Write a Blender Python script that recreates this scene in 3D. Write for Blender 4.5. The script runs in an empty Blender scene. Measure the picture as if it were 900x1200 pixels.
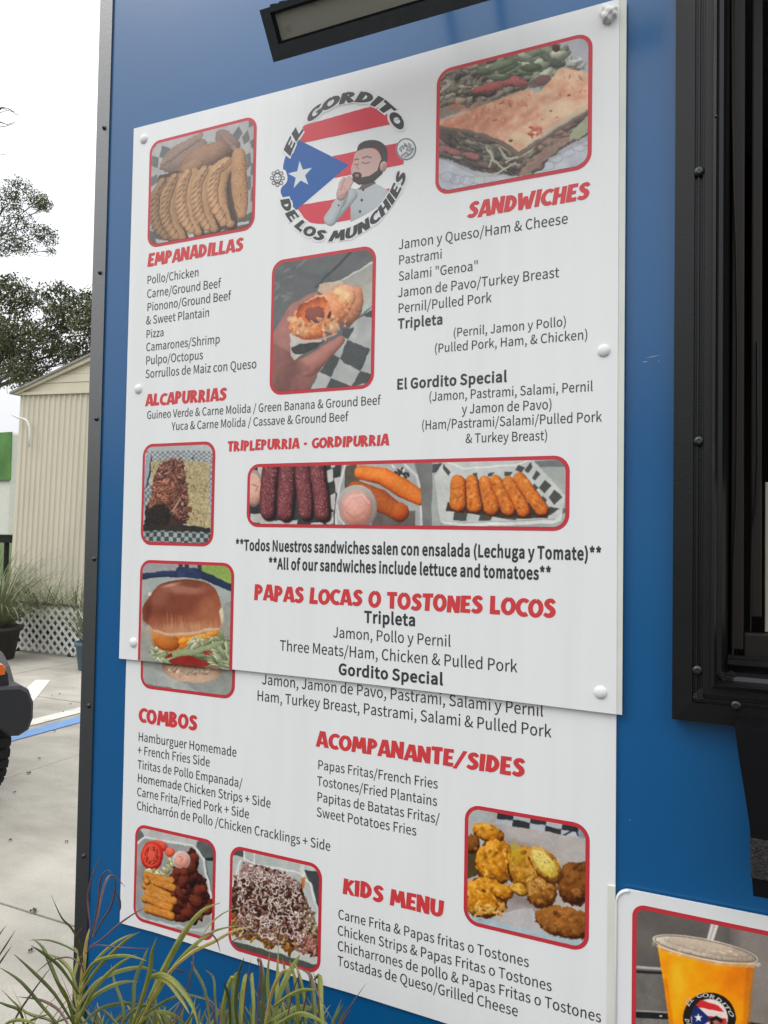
import bpy, bmesh, math, random, json
import numpy as np
from mathutils import Vector, Matrix
from mathutils.geometry import tessellate_polygon

S = bpy.context.scene
C = S.collection
PI = math.pi
R = math.radians

# ------------------------------------------------------------------ camera, world, sun, exposure
EYE, DIST, FPX = 1.6, 1.45, 905.0
YAW, PITCH, ROLL = R(25.0234), R(1.6718), R(0.9518)
_f = Vector((-math.sin(YAW)*math.cos(PITCH), math.cos(YAW)*math.cos(PITCH), math.sin(PITCH)))
_r0 = Vector((math.cos(YAW), math.sin(YAW), 0))
_u0 = _r0.cross(_f)
_r = math.cos(ROLL)*_r0 + math.sin(ROLL)*_u0
_u = -math.sin(ROLL)*_r0 + math.cos(ROLL)*_u0
cd = bpy.data.cameras.new('camera'); cam = bpy.data.objects.new('camera', cd); C.objects.link(cam)
cd.sensor_width = 36; cd.sensor_fit = 'AUTO'; cd.lens = FPX/1200*36; cd.clip_start = 0.02; cd.clip_end = 2000
CAM = Vector((0, -DIST, EYE))
m3 = Matrix((_r, _u, -_f)).transposed()
cam.matrix_world = Matrix.Translation(CAM) @ m3.to_4x4()
S.camera = cam

W = bpy.data.worlds.new('World'); S.world = W; W.use_nodes = True
nt = W.node_tree; nt.nodes.clear()
SUN_EL, SUN_AZ = R(52), R(-75)           # sun high behind the cloud, towards the left of the truck
sky = nt.nodes.new('ShaderNodeTexSky'); sky.sky_type = 'NISHITA'; sky.sun_disc = False
sky.sun_elevation = SUN_EL; sky.sun_rotation = SUN_AZ; sky.air_density = 1; sky.dust_density = 3
bg1 = nt.nodes.new('ShaderNodeBackground'); bg1.inputs['Strength'].default_value = 0.08
nt.links.new(sky.outputs[0], bg1.inputs['Color'])
tc = nt.nodes.new('ShaderNodeTexCoord')
mp = nt.nodes.new('ShaderNodeMapping'); mp.inputs['Scale'].default_value = (1, 1, 2.6)
nz = nt.nodes.new('ShaderNodeTexNoise'); nz.inputs['Scale'].default_value = 2.2; nz.inputs['Detail'].default_value = 6
rp = nt.nodes.new('ShaderNodeValToRGB')
rp.color_ramp.elements[0].position = .3; rp.color_ramp.elements[0].color = (.84, .86, .90, 1)
rp.color_ramp.elements[1].position = .7; rp.color_ramp.elements[1].color = (1, 1, 1, 1)
nt.links.new(tc.outputs['Generated'], mp.inputs[0]); nt.links.new(mp.outputs[0], nz.inputs['Vector'])
nt.links.new(nz.outputs['Fac'], rp.inputs[0])
bg2 = nt.nodes.new('ShaderNodeBackground'); bg2.inputs['Strength'].default_value = 1.0
sep = nt.nodes.new('ShaderNodeSeparateXYZ'); nt.links.new(tc.outputs['Generated'], sep.inputs[0])
mr = nt.nodes.new('ShaderNodeMapRange'); mr.inputs['From Min'].default_value = 0; mr.inputs['From Max'].default_value = 1   # overcast sky: brighter towards the zenith
mr.inputs['To Min'].default_value = .78; mr.inputs['To Max'].default_value = 2.6; nt.links.new(sep.outputs['Z'], mr.inputs['Value'])
mv = nt.nodes.new('ShaderNodeVectorMath'); mv.operation = 'SCALE'; nt.links.new(rp.outputs[0], mv.inputs[0]); nt.links.new(mr.outputs[0], mv.inputs['Scale'])
nt.links.new(mv.outputs[0], bg2.inputs['Color'])
mx = nt.nodes.new('ShaderNodeMixShader'); mx.inputs[0].default_value = .9
nt.links.new(bg1.outputs[0], mx.inputs[1]); nt.links.new(bg2.outputs[0], mx.inputs[2])
wo = nt.nodes.new('ShaderNodeOutputWorld'); nt.links.new(mx.outputs[0], wo.inputs[0])
sl = bpy.data.lights.new('sun', 'SUN'); sl.energy = 0.7; sl.angle = R(25); sl.color = (1, .97, .92)
so = bpy.data.objects.new('sun', sl); C.objects.link(so)
_sd = Vector((-.65, -.62, 1.0)).normalized()         # towards the sun
so.rotation_euler = _sd.to_track_quat('Z', 'Y').to_euler()
S.view_settings.view_transform = 'Standard'; S.view_settings.look = 'None'
S.view_settings.exposure = 0.14; S.view_settings.gamma = 1.0

# ------------------------------------------------------------------ measured rays (photo survey -> points on real planes)
def ray(x, y):
    return _r*((x-450)/FPX) - _u*((y-600)/FPX) + _f
def at(x, y, Y=0.0):
    "point where the surveyed sight line meets the vertical plane y = Y"
    d = ray(x, y); return CAM + d*((Y+DIST)/d.y)
def gnd(x, y, z=0.0):
    d = ray(x, y); return CAM + d*((z-EYE)/d.z)
def px_of(X, Y, Z):
    d = np.stack([X-CAM.x+0*Z, Y-CAM.y+0*Z, Z-CAM.z+0*X], -1)
    a = d @ np.array(_r); b = d @ np.array(_u); c = d @ np.array(_f)
    return 450+FPX*a/c, 600-FPX*b/c
rnd = random.Random(7)

# ------------------------------------------------------------------ materials
def lin(c):
    return tuple(((v/255+.055)/1.055)**2.4 if v/255 > .04045 else v/255/12.92 for v in c)
def mat(name, col, rough=.5, spec=.5, metal=0, var=.0, vscale=8., bump=0., bscale=60., coat=0., coat_r=.1, ior=1.5,
        trans=0., stretch=(1, 1, 1), dirt=None, dirt_scale=2., dirt_pos=(.55, .75), emit=None, alpha=1.):
    m = bpy.data.materials.new(name); m.use_nodes = True
    n = m.node_tree.nodes; l = m.node_tree.links; p = n['Principled BSDF']
    p.inputs['Base Color'].default_value = (*col, 1); p.inputs['Roughness'].default_value = rough
    p.inputs['Specular IOR Level'].default_value = spec; p.inputs['Metallic'].default_value = metal
    p.inputs['IOR'].default_value = ior; p.inputs['Coat Weight'].default_value = coat; p.inputs['Coat Roughness'].default_value = coat_r
    p.inputs['Transmission Weight'].default_value = trans; p.inputs['Alpha'].default_value = alpha
    if emit: p.inputs['Emission Color'].default_value = (*emit[0], 1); p.inputs['Emission Strength'].default_value = emit[1]
    t = n.new('ShaderNodeTexCoord'); mp = n.new('ShaderNodeMapping'); mp.inputs['Scale'].default_value = stretch
    l.new(t.outputs['Object'], mp.inputs[0])
    last = None
    if var:
        a = n.new('ShaderNodeTexNoise'); a.inputs['Scale'].default_value = vscale; a.inputs['Detail'].default_value = 5
        l.new(mp.outputs[0], a.inputs['Vector'])
        r = n.new('ShaderNodeMapRange'); r.inputs['To Min'].default_value = 1-var; r.inputs['To Max'].default_value = 1+var
        r.inputs['From Min'].default_value = .3; r.inputs['From Max'].default_value = .7
        l.new(a.outputs['Fac'], r.inputs['Value'])
        mu = n.new('ShaderNodeMix'); mu.data_type = 'RGBA'; mu.blend_type = 'MULTIPLY'; mu.inputs['Factor'].default_value = 1
        mu.inputs['A'].default_value = (*col, 1); l.new(r.outputs[0], mu.inputs['B']); last = mu.outputs['Result']
    if dirt:
        a = n.new('ShaderNodeTexNoise'); a.inputs['Scale'].default_value = dirt_scale; a.inputs['Detail'].default_value = 8; a.inputs['Roughness'].default_value = .6
        l.new(mp.outputs[0], a.inputs['Vector'])
        r = n.new('ShaderNodeMapRange'); r.inputs['From Min'].default_value = dirt_pos[0]; r.inputs['From Max'].default_value = dirt_pos[1]
        l.new(a.outputs['Fac'], r.inputs['Value'])
        mu = n.new('ShaderNodeMix'); mu.data_type = 'RGBA'; l.new(r.outputs[0], mu.inputs['Factor'])
        if last: l.new(last, mu.inputs['A'])
        else: mu.inputs['A'].default_value = (*col, 1)
        mu.inputs['B'].default_value = (*dirt, 1); last = mu.outputs['Result']
    if last: l.new(last, p.inputs['Base Color'])
    if bump:
        a = n.new('ShaderNodeTexNoise'); a.inputs['Scale'].default_value = bscale; a.inputs['Detail'].default_value = 4
        l.new(mp.outputs[0], a.inputs['Vector'])
        b = n.new('ShaderNodeBump'); b.inputs['Strength'].default_value = bump; b.inputs['Distance'].default_value = .01
        l.new(a.outputs['Fac'], b.inputs['Height']); l.new(b.outputs[0], p.inputs['Normal'])
    return m

M = {}
M['blue'] = mat('blue_gloss_paint', (.002, .098, .275), .28, .5, var=.05, vscale=1.5, coat=.38, coat_r=.18, bump=.10, bscale=2.2, dirt=(.02, .10, .24), dirt_scale=3, dirt_pos=(.6, .9))
M['trim'] = mat('black_trim_paint', (.010, .013, .017), .36, .9, var=.15, vscale=20, ior=1.75, coat=.7, coat_r=.3, bump=.05, bscale=160)
M['frame'] = mat('black_powder_coat', (.0055, .0055, .0065), .36, .38, var=.2, vscale=15, bump=.04, bscale=220, dirt=(.03, .028, .025), dirt_scale=9, dirt_pos=(.66, .85))
M['inner'] = mat('dark_brown_anodised', (.016, .012, .009), .5, .3, var=.2, vscale=6, stretch=(1, 1, .1))
M['board'] = mat('white_print_vinyl', (.84, .84, .84), .38, .5, var=.015, vscale=3, dirt=(.795, .795, .785), dirt_scale=1.6, dirt_pos=(.48, .85), stretch=(9, 1, .45))
M['bare'] = mat('bare_plastic_edge', (.70, .71, .64), .5, .4, var=.05, vscale=14)
M['cap'] = mat('white_nylon_cap', (.80, .80, .79), .55, .3)
M['ink'] = mat('dark_grey_print', (.036, .036, .039), .4, .6)
M['pale'] = mat('pale_print', (.55, .52, .48), .4, .5)
M['red'] = mat('red_print', lin((212, 62, 66)), .4, .55)
M['red_frame'] = mat('dark_red_print', lin((200, 50, 62)), .4, .55)

# ------------------------------------------------------------------ object helpers
def tag(o, label=None, cat=None, group=None, kind=None):
    if label: o['label'] = label
    if cat: o['category'] = cat
    if group: o['group'] = group
    if kind: o['kind'] = kind
    return o
def thing(name, label, cat, loc=(0, 0, 0), group=None):
    o = bpy.data.objects.new(name, None); C.objects.link(o); o.location = loc; o.empty_display_size = .1
    return tag(o, label, cat, group)
def origin(p):
    v = Vector((0, 0, 0))
    while p is not None: v += p.location; p = p.parent
    return v
def obj(name, vf, m, parent=None, smooth=False):
    "vf = (world verts, faces); children keep their thing's origin"
    v, f = vf; o0 = origin(parent)
    me = bpy.data.meshes.new(name); me.from_pydata([tuple(Vector(a)-o0) for a in v], [], f); me.update()
    if m is not None: me.materials.append(m)
    if smooth: me.polygons.foreach_set('use_smooth', [True]*len(me.polygons))
    o = bpy.data.objects.new(name, me); C.objects.link(o); o.parent = parent
    return o
def join(*parts):
    V, F = [], []
    for v, f in parts:
        n = len(V); V += [tuple(a) for a in v]; F += [tuple(i+n for i in q) for q in f]
    return V, F
def box(x0, x1, y0, y1, z0, z1, b=0.0):
    if b <= 0:
        v = [(x, y, z) for x in (x0, x1) for y in (y0, y1) for z in (z0, z1)]
        return v, [(0, 1, 3, 2), (4, 6, 7, 5), (0, 4, 5, 1), (2, 3, 7, 6), (0, 2, 6, 4), (1, 5, 7, 3)]
    bm = bmesh.new(); bmesh.ops.create_cube(bm, size=1)
    for q in bm.verts: q.co = Vector((x0+(q.co.x+.5)*(x1-x0), y0+(q.co.y+.5)*(y1-y0), z0+(q.co.z+.5)*(z1-z0)))
    bmesh.ops.bevel(bm, geom=bm.edges[:], offset=b, segments=2, affect='EDGES', profile=.6)
    return from_bm(bm)
def from_bm(bm):
    bm.verts.ensure_lookup_table(); v = [tuple(q.co) for q in bm.verts]; f = [tuple(w.index for w in q.verts) for q in bm.faces]
    bm.free(); return v, f
def prism(poly, y0, y1):
    "polygon of (x, z) extruded from y0 (front) to y1 (back)"
    n = len(poly); v = [(x, y0, z) for x, z in poly]+[(x, y1, z) for x, z in poly]
    f = [tuple(range(n)), tuple(range(2*n-1, n-1, -1))]+[(i, i+n, (i+1) % n+n, (i+1) % n) for i in range(n)]
    return v, f
def tube(pts, rad, n=8, cap=True):
    pts = [Vector(p) for p in pts]; rads = rad if isinstance(rad, (list, tuple)) else [rad]*len(pts)
    V, F = [], []; up = Vector((.13, .21, .97))
    for i, p in enumerate(pts):
        d = (pts[min(i+1, len(pts)-1)]-pts[max(i-1, 0)]).normalized()
        a = d.cross(up)
        if a.length < 1e-3: a = d.cross(Vector((1, 0, 0)))
        a.normalize(); b = d.cross(a)
        for k in range(n):
            t = 2*PI*k/n; V.append(tuple(p+(a*math.cos(t)+b*math.sin(t))*rads[i]))
    for i in range(len(pts)-1):
        for k in range(n):
            F.append((i*n+k, i*n+(k+1) % n, (i+1)*n+(k+1) % n, (i+1)*n+k))
    if cap: F += [tuple(range(n-1, -1, -1)), tuple(range((len(pts)-1)*n, len(pts)*n))]
    return V, F
def lathe(c, prof, n=24, axis='z'):
    "prof = [(r, h)]"
    V, F = [], []
    for r, h in prof:
        for k in range(n):
            t = 2*PI*k/n; a, b = r*math.cos(t), r*math.sin(t)
            V.append((c[0]+a, c[1]+b, c[2]+h) if axis == 'z' else (c[0]+a, c[1]+h, c[2]+b))
    for i in range(len(prof)-1):
        for k in range(n): F.append((i*n+k, i*n+(k+1) % n, (i+1)*n+(k+1) % n, (i+1)*n+k))
    F += [tuple(range(n)), tuple(range((len(prof)-1)*n, len(prof)*n))]
    return V, F
def rrect(x0, x1, z0, z1, r, n=7):
    P = []
    for cx, cz, a0 in ((x1-r, z1-r, 0), (x0+r, z1-r, 90), (x0+r, z0+r, 180), (x1-r, z0+r, 270)):
        for k in range(n+1):
            t = R(a0+90*k/n); P.append((cx+r*math.cos(t), cz+r*math.sin(t)))
    return P
def clipz(P, z, keep_above):
    out = []
    for i in range(len(P)):
        a, b = P[i], P[(i+1) % len(P)]
        ia = (a[1] >= z) == keep_above; ib = (b[1] >= z) == keep_above
        if ia: out.append(a)
        if ia != ib:
            t = (z-a[1])/(b[1]-a[1]); out.append((a[0]+t*(b[0]-a[0]), z))
    return out

GLYPH_JSON = r'''{"A":[213,[[1,0,34,0,59,78,153,78,177,0,211,0,124,257,88,257],[67,104,106,230,145,104]]],"B":[230,[[35,0,149,3,176,12,197,27,210,48,214,75,212,95,194,122,162,138,186,154,198,179,195,218,183,236,165,248,140,254,35,257],[68,148,68,231,129,230,146,225,158,217,165,206,168,190,159,164,147,155,129,150],[68,26,68,123,137,121,157,115,171,106,179,93,182,76,179,58,170,44,156,34,137,28]]],"C":[223,[[132,-5,168,2,184,9,211,32,193,53,172,35,147,25,106,29,84,42,68,64,57,93,54,129,57,165,68,193,85,215,107,228,134,233,159,228,187,209,204,230,182,248,152,260,134,261,97,255,66,238,42,211,26,174,20,128,26,82,41,45,65,18,96,1]]],"D":[241,[[35,0,101,0,143,6,176,22,200,49,215,85,220,129,215,174,200,209,176,235,142,251,99,257,35,257],[68,27,68,230,129,226,155,214,173,193,183,165,187,129,183,94,173,65,155,44,129,31]]],"E":[206,[[35,0,187,0,187,28,68,28,68,121,165,121,165,149,68,149,68,229,183,229,183,257,35,257]]],"F":[193,[[35,0,68,0,68,115,166,115,166,143,68,143,68,229,183,229,183,257,35,257]]],"G":[241,[[136,-5,174,1,215,25,215,133,131,133,131,106,186,106,186,39,179,34,139,24,109,29,85,42,68,64,57,93,54,129,57,165,69,193,87,215,110,228,139,233,166,228,194,209,212,230,190,247,158,259,138,261,100,255,67,238,42,211,26,174,20,128,26,82,42,45,66,18,98,1]]],"H":[255,[[35,0,68,0,68,121,187,121,187,0,220,0,220,257,187,257,187,149,68,149,68,257,35,257]]],"I":[103,[[35,0,68,0,68,257,35,257]]],"J":[187,[[83,-5,110,-1,130,11,143,28,151,50,154,257,121,257,120,58,115,42,95,26,59,28,35,53,12,36,34,10,48,2]]],"K":[226,[[35,0,68,0,68,81,112,134,189,0,225,0,132,159,213,257,176,257,68,128,68,257,35,257]]],"L":[190,[[35,0,180,0,180,28,68,28,68,257,35,257]]],"M":[284,[[35,0,64,0,60,218,131,26,153,26,222,218,219,142,219,0,249,0,249,257,210,257,143,66,74,257,35,257]]],"N":[253,[[35,0,66,0,62,215,185,0,218,0,218,257,187,257,192,42,68,257,35,257]]],"O":[260,[[130,-5,166,1,196,19,219,47,234,84,239,129,234,175,219,211,196,238,166,255,130,261,94,255,63,238,40,211,26,175,20,129,26,84,40,47,63,19,94,1],[130,24,104,29,83,42,67,64,57,94,54,129,57,165,67,193,83,215,104,228,130,233,156,228,177,215,193,193,203,165,206,129,203,94,193,64,177,42,156,29]]],"P":[222,[[35,0,68,0,68,102,141,105,168,114,187,130,200,152,204,181,200,211,187,232,167,246,141,254,35,257],[68,129,68,230,129,229,148,224,161,215,170,201,172,181,170,162,162,147,149,137,130,130]]],"Q":[260,[[130,22,104,27,83,41,67,63,57,93,54,129,57,165,67,193,83,215,104,228,130,233,156,228,177,215,193,193,203,165,206,129,203,93,193,63,177,41,156,27],[208,-64,245,-58,239,-34,212,-37,181,-32,157,-15,149,-3,179,7,204,26,223,53,235,88,239,129,234,175,219,211,196,238,166,255,130,261,94,255,63,238,40,211,26,175,20,129,25,87,37,52,57,25,83,6,114,-4,140,-40,159,-53,182,-61]]],"R":[222,[[68,135,68,230,133,229,150,224,163,215,170,203,173,185,170,167,163,153,150,143,133,137],[176,0,213,0,147,112,183,130,203,163,205,185,201,213,189,233,170,247,145,254,35,257,35,0,68,0,68,109,114,109]]],"S":[209,[[106,-5,136,-1,160,9,178,25,190,45,194,68,191,89,172,118,81,164,64,182,64,208,80,226,93,231,123,232,148,224,168,209,185,230,144,255,110,261,83,258,61,249,44,234,33,216,29,193,32,173,52,144,132,105,153,90,161,65,158,52,140,31,125,26,107,24,76,29,36,56,17,33,47,10,66,2]]],"T":[210,[[89,0,121,0,121,229,199,229,199,257,11,257,11,229,89,229]]],"U":[252,[[126,-5,156,-1,181,11,201,31,214,63,218,106,218,257,187,257,184,73,176,50,163,35,146,26,126,24,107,26,91,35,78,50,70,73,67,105,67,257,34,257,34,106,39,63,52,31,71,11,97,-1]]],"V":[201,[[82,0,120,0,201,257,168,257,102,33,34,257,0,257]]],"W":[307,[[63,0,102,0,153,213,206,0,245,0,298,257,267,257,225,34,169,257,140,257,86,34,42,257,9,257]]],"X":[201,[[6,0,40,0,98,111,159,0,195,0,120,131,190,257,156,257,103,153,47,257,11,257,81,133]]],"Y":[186,[[77,0,109,0,109,99,186,257,153,257,94,128,34,257,0,257,77,99]]],"Z":[211,[[18,0,195,0,195,28,57,28,193,237,193,257,30,257,30,229,153,229,18,20]]],"a":[197,[[76,-5,103,1,139,23,143,0,169,0,167,143,159,165,147,181,128,191,103,195,69,190,29,170,41,148,73,164,98,168,125,159,136,135,137,120,61,103,38,90,25,72,21,49,31,16,43,5],[85,21,58,31,51,51,54,65,63,77,79,86,137,99,137,46,106,25]]],"b":[216,[[116,-5,141,0,164,13,182,34,194,62,199,98,195,131,186,158,171,178,150,191,110,194,74,177,63,168,64,279,32,279,32,0,58,0,62,20,94,0],[111,22,84,29,64,42,64,142,95,164,115,168,134,165,148,155,158,141,165,98,155,51,143,35,128,26]]],"c":[179,[[107,-5,134,0,169,19,155,41,120,23,90,25,74,35,62,50,54,71,54,119,62,140,75,155,91,165,111,168,128,165,149,152,165,173,147,186,124,194,81,191,56,178,36,158,23,130,18,95,23,60,35,33,54,12,79,0]]],"d":[217,[[97,-5,123,1,155,22,159,0,185,0,185,279,153,279,154,173,135,187,101,195,76,191,53,178,35,157,23,129,19,95,22,60,32,33,49,12,71,0],[104,22,86,26,71,35,60,50,54,70,51,95,54,119,74,155,89,165,116,167,134,161,153,148,153,48,124,26]]],"e":[194,[[109,-5,137,-1,172,15,160,36,123,22,93,24,76,33,62,47,50,88,178,88,176,136,167,161,151,179,130,191,103,195,78,191,55,178,36,157,23,129,18,95,23,60,36,33,55,12,80,0],[49,110,54,131,74,160,88,167,120,167,143,148,151,110]]],"f":[114,[[12,164,37,164,37,0,69,0,69,164,110,164,110,190,69,190,70,234,79,252,86,256,118,252,125,277,93,283,73,280,57,272,46,259,40,242,37,190,12,188]]],"g":[197,[[96,-88,129,-84,156,-75,176,-60,188,-42,193,-22,190,-5,182,8,150,22,66,27,57,37,56,50,68,67,96,60,118,63,137,72,152,86,162,104,166,126,163,145,150,166,189,166,189,190,123,190,96,195,74,192,54,183,39,169,29,150,26,114,36,92,50,75,30,48,32,23,46,6,23,-18,18,-37,22,-55,32,-69,49,-79],[96,82,72,90,64,99,56,127,63,155,72,164,96,172,120,164,129,155,137,127,129,99,120,90],[101,-65,67,-60,48,-43,46,-32,52,-12,65,0,90,-3,136,-4,155,-11,159,-18,158,-38,150,-49,121,-63]]],"h":[213,[[32,0,64,0,64,138,95,162,116,167,140,159,151,135,152,0,184,0,184,120,175,168,164,183,147,192,126,195,98,189,63,163,64,279,32,279]]],"i":[96,[[32,0,64,0,64,190,32,190],[48,229,66,238,70,251,66,263,48,271,35,268,27,251,31,238]]],"j":[96,[[12,-85,32,-82,47,-74,57,-61,64,-22,64,190,33,190,33,-22,26,-53,9,-59,-9,-56,-15,-80],[48,229,66,238,70,251,66,263,48,271,31,263,27,251,31,238]]],"k":[193,[[32,0,64,0,64,50,99,92,155,0,190,0,118,113,181,190,146,190,64,90,64,279,32,279]]],"l":[99,[[66,-5,84,-2,80,23,73,22,64,36,64,279,32,279,33,23,44,3]]],"m":[324,[[32,0,64,0,64,138,84,157,112,167,135,159,146,135,147,0,179,0,179,138,200,157,218,166,240,165,250,159,261,135,263,0,294,0,292,147,285,168,274,183,258,192,237,195,210,188,174,159,161,181,138,193,121,195,96,189,62,162,58,190,32,190]]],"n":[214,[[32,0,64,0,64,138,95,162,116,167,140,159,151,135,152,0,184,0,184,120,175,168,164,183,147,192,126,195,98,189,62,162,58,190,32,190]]],"o":[212,[[106,-5,133,0,157,12,176,33,189,60,194,95,189,130,176,158,157,178,133,191,106,195,79,191,55,178,36,158,23,130,18,95,23,60,36,33,55,12,79,0],[106,22,88,25,73,35,61,50,51,95,54,119,61,140,73,155,88,165,106,168,124,165,140,155,151,140,161,95,151,50,140,35,124,25]]],"p":[217,[[32,-80,64,-80,63,18,95,-1,116,-5,141,0,164,13,182,34,194,62,199,98,195,131,186,158,171,178,150,191,110,194,85,184,62,168,58,190,32,190],[111,22,84,29,64,42,64,142,96,164,115,168,134,165,148,155,158,141,165,98,155,51,143,35,128,26]]],"q":[217,[[153,-80,185,-80,185,190,159,190,155,172,135,187,114,194,76,191,53,178,35,157,23,129,19,95,22,60,32,33,49,12,71,0,97,-5,122,0,154,22],[104,22,86,26,71,35,60,50,54,70,51,95,54,119,74,155,89,165,116,167,134,161,153,148,153,48,124,26]]],"r":[136,[[32,0,64,0,64,122,73,139,92,160,112,166,131,163,137,191,116,195,92,188,62,155,58,190,32,190]]],"s":[164,[[82,-5,106,-2,126,6,140,19,148,34,151,52,148,71,139,85,110,103,69,120,54,133,54,151,65,165,97,169,131,153,146,173,114,191,87,195,64,192,33,173,22,141,25,124,46,100,111,69,118,60,119,41,107,26,83,20,58,24,27,43,11,22,51,0]]],"t":[132,[[92,-5,127,2,121,27,88,23,74,35,70,58,70,164,121,164,121,190,70,190,70,244,43,244,40,190,9,188,9,164,38,164,38,59,45,20,55,7,71,-2]]],"u":[213,[[88,-5,116,2,151,30,154,0,181,0,181,190,149,190,149,55,128,34,108,24,84,25,67,41,62,74,62,190,29,190,32,43,38,23,50,8,66,-2]]],"v":[182,[[73,0,111,0,178,190,146,190,93,26,38,190,5,190]]],"w":[281,[[62,0,99,0,139,157,181,0,220,0,272,190,241,190,202,27,157,190,126,190,83,27,42,190,9,190]]],"x":[174,[[5,0,39,0,84,78,134,0,169,0,106,96,164,190,131,190,91,117,45,190,10,190,68,99]]],"y":[182,[[35,-82,56,-79,73,-69,98,-37,178,190,147,190,97,31,38,190,5,190,81,0,71,-28,56,-48,34,-56,19,-53,13,-78]]],"z":[166,[[12,0,156,0,156,26,53,26,153,173,153,190,23,190,23,164,112,164,12,17]]],"/":[137,[[4,-63,27,-63,132,278,109,278]]],"&":[238,[[91,-5,124,1,165,25,224,-5,232,22,184,47,206,81,229,138,199,138,188,105,163,63,109,119,98,135,144,175,153,192,154,227,137,252,123,259,86,258,69,250,49,220,47,190,63,141,34,117,15,86,13,67,16,43,27,24,43,9,65,-1],[144,42,115,25,78,23,53,39,44,68,50,90,76,118,100,86],[86,156,76,184,75,213,86,232,106,239,115,237,126,227,128,197,112,175]]],"(":[118,[[84,-69,103,-60,87,-29,66,38,61,73,61,144,75,213,103,277,84,286,52,221,34,149,32,109,41,32,52,-3]]],")":[118,[[35,-69,67,-3,77,32,86,109,84,149,77,186,52,254,35,286,15,277,44,213,58,144,58,73,53,38,31,-29,15,-60]]],",":[97,[[26,-67,58,-45,68,-30,77,7,73,30,60,42,43,43,28,29,31,8,42,0,54,0,47,-23,19,-48]]],"\"":[166,[[39,169,58,169,65,270,32,270],[107,169,127,169,134,270,100,270]]],"*":[164,[[54,165,82,198,109,165,125,176,102,213,140,229,134,246,95,237,91,279,72,279,69,236,29,246,23,229,61,213,39,176]]],"+":[194,[[84,41,110,41,110,117,181,117,181,141,110,141,110,218,84,218,84,141,13,141,13,117,84,117]]],"-":[121,[[16,86,106,86,106,110,16,110]]],".":[97,[[49,-5,67,5,72,20,67,35,49,44,30,35,26,20,30,5]]],"\u00f3":[212,[[106,-5,133,0,157,12,176,33,189,60,194,95,189,130,176,158,157,178,133,191,106,195,79,191,55,178,36,158,23,130,18,95,23,60,36,33,55,12,79,0],[106,22,88,25,73,35,61,50,51,95,54,119,61,140,73,155,88,165,106,168,124,165,140,155,151,140,161,95,151,50,140,35,124,25],[100,224,162,284,139,305,84,240]]]," ":[78,[]]}'''

# ------------------------------------------------------------------ print lettering: sans outlines (ems of 257 to the cap) and brush capitals
GL = json.loads(GLYPH_JSON)
def offset_poly(P, d):
    n = len(P); out = []
    for i in range(n):
        a, b, c = np.array(P[i-1]), np.array(P[i]), np.array(P[(i+1) % n])
        e1 = b-a; e2 = c-b
        e1 = e1/(np.hypot(*e1)+1e-9); e2 = e2/(np.hypot(*e2)+1e-9)
        n1 = np.array([e1[1], -e1[0]]); n2 = np.array([e2[1], -e2[0]])
        m = n1+n2; L = np.hypot(*m)
        m = m/L if L > 1e-6 else n1
        k = 1/max(.5, m @ n1)
        out.append(tuple(b+m*d*k))
    return out
def area(P): return .5*sum(P[i-1][0]*P[i][1]-P[i][0]*P[i-1][1] for i in range(len(P)))
_gc = {}
def glyph(ch, bold):
    k = (ch, bold)
    if k in _gc: return _gc[k]
    adv, polys = GL[ch]; L = []
    for q in polys:
        P = [(q[i], q[i+1]) for i in range(0, len(q), 2)]
        L.append(P)
    V, tris = [], []
    if L:
        s = 1 if area(max(L, key=lambda p: abs(area(p)))) > 0 else -1
        outer = [P for P in L if area(P)*s > 0]; holes = [P for P in L if area(P)*s <= 0]
        for O in outer:
            xs = [p[0] for p in O]; ys = [p[1] for p in O]
            H = [h for h in holes if min(xs) <= h[0][0] <= max(xs) and min(ys) <= h[0][1] <= max(ys)]
            G = [O]+H
            if bold: G = [offset_poly(P, bold*s) for P in G]
            n = len(V); V += [p for P in G for p in P]
            tris += [tuple(i+n for i in t) for t in tessellate_polygon([[Vector((x, y, 0)) for x, y in P] for P in G])]
    _gc[k] = (adv+(bold*1.5 if ch != ' ' else 0), V, [tuple(t) for t in tris]); return _gc[k]
def slope_end(x0, y0, x1, Y):
    p = at(x0, y0, Y); y1 = y0+(y0-590)/(x0+1521)*(x1-x0)
    for _ in range(3):
        q = at(x1, y1, Y); y1 += (q.z-p.z)*FPX/(DIST*1.2)
    return p, at(x1, y1, Y)
def text(parent, s, x0, y0, x1, Y, k=1.1, bold=1.6, name='text_line', m='ink'):
    p, q = slope_end(x0, y0, x1, Y)
    nat = sum(glyph(c, bold)[0] for c in s)
    sx = (q.x-p.x)/nat; sy = k*sx
    V, F = [], []; x = 0
    for c in s:
        a, gv, gt = glyph(c, bold); n = len(V)
        V += [(p.x+(x+vx)*sx, Y-.0004, p.z+vy*sy) for vx, vy in gv]
        F += [tuple(i+n for i in t) for t in gt]; x += a
    return obj(name, (V, F), M[m], parent)
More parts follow.
